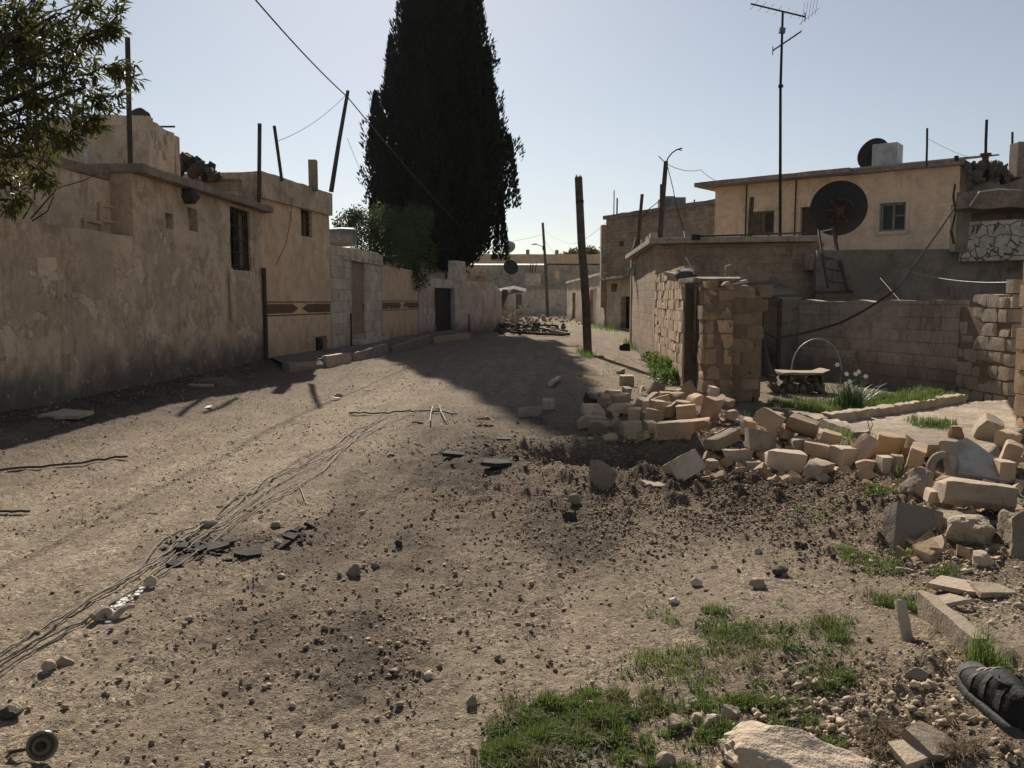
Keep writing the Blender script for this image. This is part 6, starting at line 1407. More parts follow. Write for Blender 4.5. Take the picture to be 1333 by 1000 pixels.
for i, (pts2, px, py, th, rot, mt, lb) in enumerate((
    ([(-.17, -.05), (.02, -.09), (.2, -.06), (.16, .06), (-.05, .1)], 1250, 772, .025, (4, 6, -8), 'rubble_pale', 'thin pale broken tile plate above the leaning kerb beam, left piece'),
    ([(-.1, -.06), (.12, -.05), (.09, .05), (-.06, .07)], 1292, 778, .03, (8, 4, 10), 'rubble_pale', 'thin pale broken tile plate near the right edge, right piece'),
    ([(-.09, -.03), (.1, -.05), (.06, .04), (-.08, .05)], 1236, 792, .025, (6, -4, 20), 'rubble_pale', 'small pale tile fragment beside the leaning kerb beam'),
    ([(-.08, -.07), (.06, -.08), (.1, .02), (.02, .09), (-.09, .05)], 1220, 985, .03, (16, 14, 20), 'rubble_grey', 'greyish broken tile by the dry straw in the lower right'),
    ([(-.05, -.05), (.06, -.04), (.05, .05), (-.05, .06)], 1193, 1000, .03, (8, -10, 5), 'rubble_pale', 'pale broken tile at the bottom edge below the straw'),
    ([(-.2, -.10), (.02, -.14), (.2, -.05), (.14, .12), (-.12, .12)], 646, 608, .05, (2, 3, 0), 'asphalt', 'dark flat asphalt slab on the road left of the crater'),
    ([(-.16, -.1), (.16, -.08), (.18, .06), (-.1, .1)], 590, 596, .05, (5, 8, 10), 'asphalt', 'dark lifted asphalt piece near the cable ends'),
    ([(-.11, -.07), (.02, -.1), (.12, -.04), (.09, .08), (-.06, .08)], 322, 727, .035, (6, 4, 0), 'asphalt', 'cracked flat asphalt chunk right beside the cable bundle'),
    ([(-.1, -.05), (.1, -.04), (.08, .05), (-.08, .06)], 282, 720, .04, (10, -8, 30), 'asphalt', 'dark asphalt lump under the cable bundle'),
    ([(-.07, -.04), (.06, -.05), (.05, .05), (-.06, .04)], 378, 706, .04, (12, 8, -20), 'asphalt', 'small dark asphalt lump right of the cable bundle'),
    ([(-.12, -.06), (.12, -.05), (.1, .05), (-.1, .06)], 655, 575, .03, (3, 5, 15), 'asphalt', 'thin dark asphalt flake in the road before the crater'),
    ([(-.2, -.05), (.2, -.06), (.18, .06), (-.2, .05)], 262, 505, .04, (2, 2, 10), 'rubble_grey', 'grey slab in the shade at the foot of the left wall'),
    ([(-.25, -.2), (.2, -.22), (.28, .1), (-.1, .2)], 85, 543, .04, (4, 2, 10), 'rubble_grey', 'crumpled pale sheet in the shade at the foot of the left wall'))):
    g = Gh(px, py); ka = .72 if mt == 'asphalt' else 1; th = th * ka; pts2 = [(a_ * ka, b2_ * ka) for a_, b2_ in pts2]; poly_slab('broken_plate', pts2, th, g + Vector((0, .03, th * .6 + .012)), rot, mt, lb, 'broken plate', 'broken plates and asphalt flakes', i)
# leaning kerb beam lower right
a = Gh(1207, 806) + Vector((0, .05, .05)); b_ = Gh(1276, 868) + Vector((0, 0, .04)); dv = b_ - a; Vv, Ff = block_mesh(dv.length, .07, .15, 4400, .006, 3, .012, .05)
q = dv.to_track_quat('X', 'Z'); o = link_mesh('kerb_beam', Vv, Ff, M['rubble_grey'], (a + b_) / 2); o.rotation_euler = q.to_euler(); tag(o, 'grey concrete kerb beam slanting through the grass at lower right', 'kerb beam')
g = Gh(1176, 828); Vv, Ff = block_mesh(.05, .03, .2, 4402, .003, 2, .008, .04); tag(link_mesh('stake', Vv, Ff, M['rubble_pale'], g + Vector((0, 0, .06)), (-.5, .05, .1)), 'short pale stake sticking up in the grass left of the kerb beam', 'stake')
# rocks and single stones
ST = [(1062, 1046, .50, .34, .15, 'r', 'big pale rough boulder at the bottom edge, lower right'), (962, 1004, .16, .12, .07, 'r', 'pale stone at the bottom edge left of the big boulder'), (952, 940, .085, .06, .06, 'p', 'pale angular stone in the grass, the biggest of a cluster'), (880, 948, .075, .06, .055, 'g', 'grey rounded stone in the grass left of a pale one'), (927, 952, .08, .06, .05, 'g', 'grey stone touching the grass between two pale stones'), (912, 945, .06, .05, .045, 'r', 'brown stone in the middle of the grassy stone cluster'),
 (975, 969, .07, .05, .03, 'w', 'white flat stone below the stone cluster'), (826, 921, .06, .04, .02, 'w', 'white flat flake on the grass patch'), (768, 926, .07, .04, .03, 'p', 'pale flat stone on the big grass patch'), (905, 918, .055, .04, .03, 'w', 'white small stone on the grass above the cluster'), (614, 921, .05, .045, .045, 'g', 'round grey stone left of the big grass patch'), (768, 973, .07, .05, .04, 'd', 'dark stone near the lower edge of the big grass patch'), (1030, 948, .05, .04, .035, 'd', 'dark small stone above the big boulder'), (868, 997, .08, .07, .06, 'g', 'grey stone at the bottom edge below the grass'),
 (461, 753, .085, .07, .085, 'g', 'grey egg shaped stone standing on the road'), (488, 740, .06, .05, .035, 'g', 'small oval grey stone behind the egg shaped one'), (359, 688, .09, .07, .05, 'p', 'pale rounded stone on the road right of the cables'), (519, 713, .055, .05, .05, 'd', 'dark small stone on the road, middle'), (471, 668, .07, .05, .035, 'p', 'pale flat stone beside the charcoal dirt'), (270, 690, .12, .08, .06, 'r', 'tan stone lying on the cable bundle'), (361, 712, .06, .05, .04, 'w', 'white stone near the asphalt lumps'), (194, 771, .07, .06, .07, 'r', 'tan upright stone beside the cables at left'), (60, 876, .06, .05, .05, 'g', 'grey cube like stone near the left edge below the cables'), (82, 868, .075, .05, .045, 'g', 'grey stone with a companion near the left edge'), (8, 936, .085, .06, .06, 'd', 'dark stone cut by the left edge'),
 (742, 679, .12, .10, .075, 'd', 'dark stone before the crater, larger'), (748, 665, .10, .08, .07, 'g', 'grey brown stone before the crater, behind the dark one'), (990, 768, .11, .08, .05, 'r', 'brown flat stone on the bare ground right of centre'), (907, 763, .07, .05, .045, 'p', 'pale cube like stone on the bare ground'), (1018, 752, .10, .08, .06, 'd', 'dark lump on the bare ground toward the right mound'), (1045, 719, .09, .07, .05, 'd', 'dark lump below the second heap'), (988, 724, .06, .05, .035, 'w', 'small white stone on the bare ground'), (878, 788, .06, .05, .04, 'w', 'white pebble stone on the bare ground in the middle'), (1198, 890, .10, .06, .05, 'g', 'grey smooth oval stone before the kerb beam'), (1180, 746, .10, .05, .03, 'p', 'pale flat stone above the right grass tuft'), (1283, 741, .16, .12, .09, 'r', 'brown rough stone under the mound at right'), (1120, 700, .05, .04, .03, 'w', 'white stone before the dark leaning plate'),
 (755, 490, .16, .13, .10, 'r', 'small brown stone on the lane by the cypress shadow edge'), (783, 466, .2, .14, .07, 'g', 'grey flat stone on the lane behind the broken pole'), (440, 516, .16, .12, .08, 'p', 'pale stone on the road before the left kerb'), (930, 740, .06, .04, .02, 'p', 'pale chip below the crater')]
for i, (px, py, a_, b2, c2, tn, lb) in enumerate(ST):
    g = Gh(px, py); Vv, Ff = rock_mesh((a_, b2, c2 * 1.25), 600 + i, 3 if a_ < .3 else 5, .22); zz = float(ground_z(g.x, g.y + b2 * .4)) if py > 480 else g.z
    tag(link_mesh('stone', Vv, Ff, M[tone(tn)], Vector((g.x, g.y + b2 * .4, zz + c2 * .34)), (rr.uniform(-.2, .2), rr.uniform(-.2, .2), rr.uniform(-.5, .5))), lb, 'stone', 'loose stones')
mb = MB(); rr = random.Random(19)
for i in range(90):
    px, py = ((262 + rr.gauss(0, 22), 716 + rr.gauss(0, 7)), (385 + rr.gauss(0, 14), 700 + rr.gauss(0, 6)), (600 + rr.gauss(0, 40), 595 + rr.gauss(0, 12)))[i % 3 if i < 60 else 0]
    g = Gh(px, py); s = rr.uniform(.015, .07); Vv, Ff = block_mesh(s * 1.5, s, s * .45, 8000 + i, .006, 5, .003, .04); z_ = float(ground_z(g.x, g.y)); q = Euler((rr.uniform(-.4, .4), rr.uniform(-.4, .4), rr.random() * 6)).to_matrix(); mb.add([q @ v + Vector((g.x, g.y, z_ + s * .22)) for v in Vv], Ff)
tag(mb.build('asphalt_crumbs', M['asphalt'], None, True, loc=Gh(262, 716)), kind='stuff')
# white plaster bits beside the cables
mb = MB(); rr = random.Random(9)
for i in range(46):
    px = 128 + 72 * rr.random(); py = 806 - (px - 128) * .62 + rr.gauss(0, 5); g = Gh(px, py); s = rr.uniform(.012, .04); Vv, Ff = rock_mesh((s * 1.5, s, s * .5), i + 50, 1, .25); z_ = float(ground_z(g.x, g.y)); q = Matrix.Rotation(rr.random() * 3, 3, 'Z'); mb.add([q @ v + Vector((g.x, g.y, z_ + s * .2)) for v in Vv], Ff)
tag(mb.build('plaster_bits', M['white_bit'], loc=Gh(165, 790)), 'scatter of white plaster bits beside the cable bundle', 'plaster bits', kind='stuff')
mb = MB(); g0 = Gh(122, 812); g1 = Gh(172, 800); vs = [g0.lerp(g1, f) + Vector((0, .03 * math.sin(f * 7), .03 + .02 * math.sin(f * 9))) for f in np.linspace(0, 1, 9)]; mb.tube(vs, .028, 8, .014); tag(mb.build('rag', M['rubble_pale'], None, True, loc=g0), 'twisted tan rag on the ground beside the white plaster bits', 'rag')
for px, py, lb in ((476, 511, 'white scrap of paper on the road before the left kerb'), (437, 520, 'small white scrap near the pole shadow'), (273, 532, 'white scrap at the edge of the left wall shadow'), (545, 551, 'white flat scrap near the cable ends')):
    g = Gh(px, py); poly_slab('paper_scrap', [(-.08, -.05), (.07, -.06), (.09, .04), (-.05, .07)], .008, g + Vector((0, 0, .03)), (8, 6, px), 'white_bit', lb, 'scrap', None, px)
mb = MB(); a = Gh(716, 503); b_ = Gh(727, 497); mb.tube([a + Vector((0, 0, .05)), b_ + Vector((0, 0, .07))], .05, 12); tag(mb.build('pipe_piece', M['white_metal'], None, True, loc=a), 'short white pipe piece in the cypress shadow on the road', 'pipe')
mb = MB(); g = Gh(814, 456); Vv, Ff = rock_mesh((.36, .3, .34), 88, 2, .3); mb.add([v + g + Vector((0, .1, .1)) for v in Vv], Ff); tag(mb.build('plastic_bag', M['black_door'], loc=g), 'black crumpled bag on the lane near the brick wall corner', 'bag')
# ---------------------------------------------------------------- cables on the road
def fallen(name, path, r, label, seed, mat='cable', amp=.05, group='fallen cables along the road', lift=.018):
    pts = []
    for i, (px, py) in enumerate(path): pts.append(Gh(px, py))
    out = []; n = len(pts)
    for i in range(n - 1):
        p0 = pts[max(0, i - 1)]; p1 = pts[i]; p2 = pts[i + 1]; p3 = pts[min(n - 1, i + 2)]
        for s in range(8):
            t = s / 8; q = .5 * ((2 * p1) + (p2 - p0) * t + (2 * p0 - 5 * p1 + 4 * p2 - p3) * t * t + (3 * p1 - p0 - 3 * p2 + p3) * t ** 3)
            q.x += amp * noise.noise(Vector((q.y * .9, seed * 5.3, 0))); q.z = float(ground_z(q.x, q.y)) + r + lift * (.7 + noise.noise(Vector((q.y * 1.7, seed, 3)))); out.append(q)
    mb = MB(); mb.tube(out, r, 6); return tag(mb.build(name, M[mat], None, True, loc=out[0]), label, 'cable', group)
main = [(-60, 890), (0, 862), (60, 826), (110, 795), (170, 757), (220, 722), (262, 694), (305, 664), (345, 632), (395, 605), (435, 582), (466, 560), (498, 546)]
def shift(path, dx, dy): return [(a + dx * min(1, i / 3), b + dy) for i, (a, b) in enumerate(path)]
fallen('fallen_cable', main, .0055, 'thick pale cable in the middle of the bundle along the road', 1)
fallen('fallen_cable', shift(main, 6, 9), .005, 'pale cable twisting through the near edge of the bundle', 2, amp=.09)
fallen('fallen_cable', [(-60, 880), (0, 855), (60, 818), (120, 790), (190, 748), (235, 708), (262, 694), (300, 655), (330, 645), (355, 620), (420, 600), (470, 572), (500, 556), (540, 540), (585, 528)], .0048, 'cable running the full bundle out to the far shadow edge', 3)
fallen('fallen_cable', [(-60, 905), (0, 880), (40, 856), (110, 815), (160, 780), (240, 735), (300, 690), (352, 656), (410, 620), (440, 596), (470, 566), (512, 540)], .0048, 'cable on the right side of the bundle, nearest the asphalt lumps', 4)
fallen('fallen_cable', [(120, 790), (180, 752), (210, 706), (250, 690), (270, 686), (310, 650), (335, 640), (378, 604), (430, 585), (455, 572), (480, 556), (505, 530)], .0045, 'cable bowing out to the left of the bundle', 5)
fallen('fallen_cable', [(200, 745), (262, 702), (312, 676), (370, 640), (390, 634), (400, 660), (388, 648)], .0042, 'cable with a loose curled end by the charcoal dirt', 6)
fallen('fallen_cable', [(455, 541), (500, 540), (545, 538), (600, 540)], .012, 'straight dark cable lying across the bundle end', 7, 'cable_dark')
fallen('fallen_cable', [(560, 556), (562, 538), (570, 530), (576, 545), (583, 552)], .009, 'small curled wire loop at the bundle end', 8, amp=0, lift=.06)
fallen('fallen_cable', [(-40, 618), (40, 612), (120, 604), (170, 596)], .012, 'dark cable or branch lying along the left wall shadow', 9, 'dark_wood', group=None)
fallen('fallen_cable', [(-40, 668), (0, 669), (45, 668)], .010, 'short dark stick cut by the left edge on the road', 10, 'dark_wood', group=None)
# ---------------------------------------------------------------- overhead wires
def wire(path, r, label, mat='cable_dark', sag=0.0, n=14):
    P_ = [A(*p) for p in path]; out = []
    for a, b_ in zip(P_[:-1], P_[1:]):
        for s in range(n):
            t = s / n; q = a.lerp(b_, t); q.z -= sag * 4 * t * (1 - t); out.append(q)
    out.append(P_[-1]); mb = MB(); mb.tube(out, r, 5); return tag(mb.build('overhead_wire' if sag < .3 else 'hanging_cable', M[mat], None, True, loc=out[0]), label, 'wire')
wire([(250, -100, 12), (452, 126, 22.3), (605, 300, 42)], .016, 'thick overhead wire crossing the sky to the leaning pole and cypress', sag=.12)
wire([(358, 185, 19.3), (452, 122, 22.3)], .006, 'very thin wire between two poles above the beige house', 'cable', .15)
wire([(433, 250, 22.3), (446, 160, 22.3)], .006, 'very thin loose wire beside the leaning pole', 'cable', .05)
wire([(452, 180, 22.3), (480, 240, 30)], .006, 'very thin wire from the leaning pole into the cypress', 'cable', .1)
wire([(707, 305, 84), (620, 318, 60)], .014, 'thin far wire from the street lamp towards the cypress', 'cable', .2)
wire([(707, 310, 84), (725, 333, 92)], .014, 'thin short wire from the street lamp to the far house', 'cable', .1)
wire([(789, 290, 49), (745, 318, 70), (709, 300, 84)], .012, 'thin wire from the block house to the street lamp', 'cable', .2)
wire([(869, 214, 23.4), (912, 221, 28), (945, 239, 33)], .009, 'thin wire from the bent lamp pole to the pink house roof', 'cable', .1)
wire([(1207, 180, 27.5), (1265, 206, 27.5)], .006, 'very thin wire from the bare rod down to the roof', 'cable', .05)
wire([(863, 258, 23.4), (845, 272, 23.6), (836, 285, 24)], .012, 'thin curved wire arcing from the lamp pole to the left', 'iron', .0)
wire([(1243, 270, 18.3), (1165, 378, 14.6), (1095, 420, 14.1), (1010, 440, 13.8), (950, 404, 13.7)], .020, 'thick dark cable sagging from the canopy across the yard to the pillar', 'cable_dark', .03)
wire([(1180, 352, 19.0), (1335, 366, 16.0)], .008, 'thin pale wire sagging across the dark retaining wall', 'galv', .12)
wire([(1146, 362, 17.5), (1172, 392, 16)], .007, 'short thin stick leaning on the yard wall top', 'iron', 0)
wire([(893, 335, 15.4), (905, 358, 14.8)], .010, 'thin stick rising from the doorway slab', 'iron', 0)
wire([(1243, 505, 13.6), (1262, 470, 13.3), (1272, 440, 13.2)], .008, 'thin pale wire at the foot of the broken wall', 'galv', 0)
# ---------------------------------------------------------------- broken utility pole
g = Gh(765.5, 461); root = empty('broken_utility_pole', g, 'broken off dark wooden utility pole leaning slightly in the lane, no wires', 'pole')
mb = MB(); tp = A(753, 231, g.y); mb.tube([g + Vector((0, 0, -.2)), g.lerp(tp, .3) + Vector((.02, 0, 0)), g.lerp(tp, .65) + Vector((-.015, 0, 0)), tp], .135, 14, .115)
rr = random.Random(3); c = tp
for i in range(9):
    a = rr.random() * 6.28; p = c + Vector((.08 * math.cos(a), .08 * math.sin(a), -.05)); mb.tube([p, p + Vector((rr.uniform(-.02, .02), 0, rr.uniform(.05, .16)))], .03, 5, .006)
mb.build('pole', M['pole_wood'], root, True)
mb = MB(); mb.lathe(g.lerp(tp, .86), (tp - g), [(0, .118), (0, .128), (.05, .127), (.05, .116)], 14); mb.build('metal_band', M['iron'], root)
# ---------------------------------------------------------------- insulator bottom left
g = Gh(56, 990); root = empty('insulator', g, 'round brown porcelain insulator disc lying at the lower left corner', 'insulator')
ax = Vector((.25, -.85, .30)).normalized(); c = g + Vector((0, 0, .055)); mb = MB(); mb.lathe(c - ax * .02, ax, [(-.02, .001), (-.02, .02), (.0, .035), (.012, .05), (.02, .052), (.028, .049), (.026, .040), (.020, .036), (.026, .031), (.034, .028), (.036, .020), (.030, .016), (.030, .001)], 36); mb.build('disc', M['insulator'], root, True)
mb = MB(); mb.lathe(c + ax * .0, ax, [(.008, .001), (.008, .014), (.03, .012), (.03, .001)], 16); mb.build('pin', M['iron'], root, True)
mb = MB(); p = c - ax * .04; pts = [p + Vector((-.016 * i, .004 * math.sin(i), -.008 * i * (1 if i < 5 else .9) * .6)) for i in range(9)]; mb.tube(pts, .007, 8); mb.build('threaded_rod', M['rust'], root, True)
# ================================================================== GRASS AND PLANTS
def blades(spots, h, wd, lean=.5, zf=ground_z, seed=1):
    g = np.random.default_rng(seed); Xs = []; Ys = []; Hs = []
    for (px, py, rx, ry, n, hs) in spots:
        c = Gh(px, py); sx = rx * c.y / F; sy = max(.02, Gh(px, max(400, py - ry)).y - c.y)
        th = g.random(n) * 6.283; r = np.sqrt(g.random(n)); x = c.x + sx * r * np.cos(th); y = c.y + sy * r * np.sin(th)
        f = vnoise(x * 7, y * 7, seed) + .5 * vnoise(x * 19, y * 19, seed + 1); k_ = f > -.35 + .5 * r + g.normal(size=n) * .22; Xs.append(x[k_]); Ys.append(y[k_]); Hs.append(np.full(k_.sum(), hs) * (.6 + .9 * np.clip(f[k_] + .3, 0, .8)))
    x = np.concatenate(Xs); y = np.concatenate(Ys); hh_ = np.concatenate(Hs) * h * g.uniform(.55, 1.25, len(x)); n = len(x); z = zf(x, y) - .004
    az = g.random(n) * 6.283; ln = lean * g.random(n); dx = np.cos(az); dy = np.sin(az); w_ = wd * g.uniform(.7, 1.3, n)
    B = np.stack([x, y, z], 1); sd = np.stack([-dy, dx, 0 * dx], 1) * w_[:, None] * .5; up = np.array([0, 0, 1.])
    m1 = B + np.stack([dx * ln * .35 * hh_, dy * ln * .35 * hh_, .6 * hh_], 1); t1 = B + np.stack([dx * ln * hh_, dy * ln * hh_, hh_ * (1 - .35 * ln)], 1)
    V = np.stack([B - sd, B + sd, m1 - sd * .7, m1 + sd * .7, t1], 1).reshape(-1, 3); b = np.arange(n)[:, None] * 5
    return V, np.concatenate([b + np.array([[0, 1, 3]]), b + np.array([[0, 3, 2]]), b + np.array([[2, 3, 4]])], 0)
fg = [(735, 960, 90, 42, 9000, 1), (690, 985, 70, 20, 4500, 1), (800, 985, 60, 25, 1800, .7), (770, 925, 80, 18, 3500, .8), (700, 1000, 70, 20, 3500, 1), (900, 925, 120, 14, 2600, .7), (1010, 915, 70, 12, 2200, .7), (930, 965, 60, 12, 1100, .7), (880, 870, 90, 25, 1700, .75), (980, 845, 90, 30, 1700, .7), (1060, 850, 70, 35, 1500, .7), (860, 1000, 60, 12, 900, .6), (1020, 958, 20, 10, 300, .7), (1080, 880, 60, 20, 1400, .7), (960, 820, 50, 15, 700, .6)]
V, Fa = blades(fg, .055, .0042, .9, seed=3); tag(np_obj('grass', V, Fa, M['grass']), kind='stuff')
fg2 = [(rng.uniform(830, 1110), rng.uniform(790, 975), rng.uniform(8, 26), rng.uniform(5, 12), int(rng.uniform(60, 260)), rng.uniform(.5, .9)) for _ in range(46)] + [(rng.uniform(640, 840), rng.uniform(905, 1000), rng.uniform(10, 24), rng.uniform(6, 12), int(rng.uniform(100, 400)), rng.uniform(.6, 1.)) for _ in range(20)]
V, Fa = blades(fg2, .055, .0042, .95, seed=13); tag(np_obj('grass', V, Fa, M['grass']), kind='stuff')
rt = [(1135, 735, 36, 18, 1500, .9), (1190, 720, 40, 10, 500, .7), (1225, 745, 24, 12, 600, .9), (1165, 782, 36, 14, 1500, 1), (1145, 644, 20, 8, 600, 1.2), (1050, 665, 18, 8, 200, .6), (1080, 660, 14, 8, 150, .6), (1105, 720, 18, 10, 250, .6), (1150, 700, 30, 10, 250, .6), (1070, 672, 14, 5, 120, .6), (1280, 720, 40, 18, 250, .6)]
V, Fa = blades(rt, .06, .0046, .9, seed=4); tag(np_obj('grass', V, Fa, M['grass']), kind='stuff')
V, Fa = blades([(1293, 884, 34, 12, 620, 1)], .17, .0045, .75, seed=6); o = np_obj('grass_tuft', V, Fa, M['grass'], loc=Gh(1293, 884)); tag(o, 'tall thin leaved grass tuft behind the black sneaker', 'grass tuft')
yz = lambda x, y: np.maximum(height(x, y), np.where(inside(x, y, YF), fz + .01, .06))
V, Fa = blades([(1160, 528, 70, 8, 5200, 1), (1215, 521, 34, 6, 2200, 1), (1060, 537, 60, 9, 3800, .8), (1010, 545, 40, 5, 900, .7), (1130, 535, 40, 6, 2400, 1), (1100, 572, 28, 8, 700, .9), (1130, 588, 22, 6, 500, .9), (1050, 560, 26, 5, 500, .7)], .13, .010, .6, lambda x, y: np.maximum(height(x, y) + .03, .06), 7); tag(np_obj('grass', V, Fa, M['grass']), kind='stuff')
V, Fa = blades([(1208, 566, 30, 7, 1500, 1)], .10, .007, .9, yz, 8); o = np_obj('grass_tuft', V, Fa, M['weed'], loc=Gh(1208, 566)); tag(o, 'low green tuft growing in the middle of the sandy yard floor', 'grass tuft')
V, Fa = blades([(762, 462, 12, 5, 500, 1)], .20, .016, .6, ground_z, 9); o = np_obj('grass_tuft', V, Fa, M['weed'], loc=Gh(762, 462)); tag(o, 'bright green tuft at the foot of the broken utility pole', 'grass tuft')
V, Fa = blades([(785, 428, 14, 4, 300, 1), (835, 456, 12, 4, 260, .8), (822, 452, 8, 3, 120, .8)], .35, .03, .6, ground_z, 10); tag(np_obj('grass', V, Fa, M['weed']), kind='stuff')
pc = [Gh(1150, 915), Gh(1210, 900), Gh(1250, 960), Gh(1110, 935), Gh(1270, 780), Gh(1230, 740), Gh(1020, 935), Gh(1320, 800)]
xs = np.concatenate([p.x + rng.normal(size=700) * .22 for p in pc]); ys = np.concatenate([p.y + rng.normal(size=700) * .14 for p in pc]); s3 = np.clip(.008 * np.exp(rng.exponential(.5, len(xs))), .007, .036)
kq = rng.random(len(xs)) < patchy(xs * 2, ys * 2) * .8; xs, ys, s3 = xs[kq], ys[kq], s3[kq]; V, Fa = grains(xs, ys, s3 * 1.15, .2); M['chips'] = stone('chips', (.62, .50, .36), (.40, .31, .22), True, 20, .004, .3); tag(np_obj('stone_chips', V, Fa, M['chips']), kind='stuff')
# dry straw
V, Fa = blades([(1185, 965, 60, 22, 2600, 1), (1150, 950, 36, 12, 900, .8), (1230, 985, 50, 14, 1300, .8), (1210, 940, 50, 12, 700, .6)], .05, .0035, 2.2, ground_z, 11); tag(np_obj('dry_grass', V, Fa, M['straw']), kind='stuff')
V, Fa = blades([(a_, b_, c_ * 1.4, d_, int(n_ * .11), h_ * 1.2) for (a_, b_, c_, d_, n_, h_) in fg + fg2 + rt], .065, .0030, 1.6, ground_z, 14); tag(np_obj('dry_grass', V, Fa, M['straw']), kind='stuff')
V, Fa = blades([(a_, b_, c_ * 1.1, d_, int(n_ * .06), h_) for (a_, b_, c_, d_, n_, h_) in fg + fg2 + rt], .035, .014, 2.4, ground_z, 15); tag(np_obj('low_weeds', V, Fa, M['leaf_citrus']), kind='stuff')
# leafy weeds at the brick wall
def weed(name, spots, n, L, label, mat='weed', seed=1):
    g = np.random.default_rng(seed); Cs = []; Ds = []
    for (px, py, r, h_) in spots:
        c = Gh(px, py); u = g.normal(size=(n, 3)); u /= np.linalg.norm(u, axis=1, keepdims=True); u[:, 2] = abs(u[:, 2]); rad = r * (.3 + .7 * g.random(n) ** .5) * (1 + .5 * vnoise(u[:, 0] * 3, u[:, 1] * 3, seed))
        Cs.append(np.array([c.x, c.y + r * .4, c.z]) + u * rad[:, None] * np.array([1, 1, h_ / r])); Ds.append(u + g.normal(size=(n, 3)) * .5)
    C = np.concatenate(Cs); D = np.concatenate(Ds); V, Fa = leaves(C, D, np.array([0, 0, 1.]) + .5 * rdir(len(C)), L * g.uniform(.6, 1.3, len(C)), L * .5 * g.uniform(.7, 1.2, len(C)), .2)
    p = Gh(spots[0][0], spots[0][1]); return tag(np_obj(name, V, Fa, M[mat], loc=p), label, 'weed')
weed('leafy_weed', [(868, 492, .28, .42), (876, 500, .26, .3)], 650, .085, 'bright green bushy weed at the foot of the brick wall, larger', seed=2)
weed('leafy_weed', [(856, 478, .26, .34), (861, 484, .24, .36)], 500, .09, 'green weed behind the larger one along the brick wall', seed=3)
weed('leafy_weed', [(845, 470, .2, .22)], 260, .08, 'small dark weed farthest along the brick wall', 'leaf_citrus', seed=4)
weed('leafy_weed', [(1148, 650, .10, .07)], 260, .035, 'little green weed before the pointed tan block', seed=5)
# flowering clump in the yard
g = Gh(1106, 540); g.z = .08; root = empty('narcissus_clump', g, 'clump of upright dark leaves with small white flowers in the yard', 'flowering plant')
gg = np.random.default_rng(5); n = 190; az = gg.random(n) * 6.283; ln = gg.random(n) ** .7; hh_ = gg.uniform(.3, .56, n); B = np.array(g) + np.stack([.10 * gg.normal(size=n), .10 * gg.normal(size=n), 0 * az], 1)
dx, dy = np.cos(az), np.sin(az); segs = []
for k_ in range(5):
    f = k_ / 4; segs.append(B + np.stack([dx * ln * .42 * f ** 1.6, dy * ln * .42 * f ** 1.6, hh_ * (f - .35 * ln * f ** 3)], 1))
sd = np.stack([-dy, dx, 0 * dx], 1) * .009; V = np.stack([np.stack([s - sd * (1 - .8 * k_ / 4), s + sd * (1 - .8 * k_ / 4)], 1) for k_, s in enumerate(segs)], 1).reshape(-1, 3)
b0 = np.arange(n)[:, None] * 10; Fa = np.concatenate([b0 + np.array([[2 * k_, 2 * k_ + 1, 2 * k_ + 3, 2 * k_ + 2]]) for k_ in range(4)], 0); np_obj('leaves', V, Fa, M['narcissus'], root)
rr = random.Random(12)
for (px, py) in ((1101, 500), (1106, 497), (1108, 503), (1121, 511), (1094, 507), (1118, 484), (1114, 487), (1127, 490), (1102, 487), (1110, 508), (1090, 475)):
    c = A(px, py, g.y - .05 + rr.uniform(-.12, .12)); mb = MB(); mb.tube([g + Vector((rr.uniform(-.05, .05), 0, .02)), (g + c) / 2 + Vector((0, 0, .06)), c], .004, 5); mb.build('stem', M['narcissus'], root)
    mb = MB(); ax = Vector((rr.uniform(-.5, .5), -.8, .4)).normalized(); x_ = ax.cross(Vector((0, 0, 1))).normalized(); y_ = ax.cross(x_)
    for k_ in range(6):
        a = k_ * math.pi / 3; d_ = x_ * math.cos(a) + y_ * math.sin(a); e_ = x_ * -math.sin(a) + y_ * math.cos(a); o_ = len(mb.v); mb.add([c, c + d_ * .02 + e_ * .012, c + d_ * .04 + ax * .004, c + d_ * .02 - e_ * .012], [(0, 1, 2, 3)])
    mb.lathe(c, ax, [(0, .012), (.012, .014), (.012, .001)], 8); mb.build('flower', M['petal'], root)
mb = MB(); g = Gh(1134, 577); mb.tube([g, A(1132, 560, g.y), A(1129, 546, g.y)], .008, 5, .004); mb.tube([A(1132, 563, g.y), A(1136, 553, g.y), A(1134, 547, g.y)], .006, 5, .003); tag(mb.build('dry_twig', M['wood'], loc=g), 'dry forked twig standing behind the rubble by the yard kerb', 'twig')
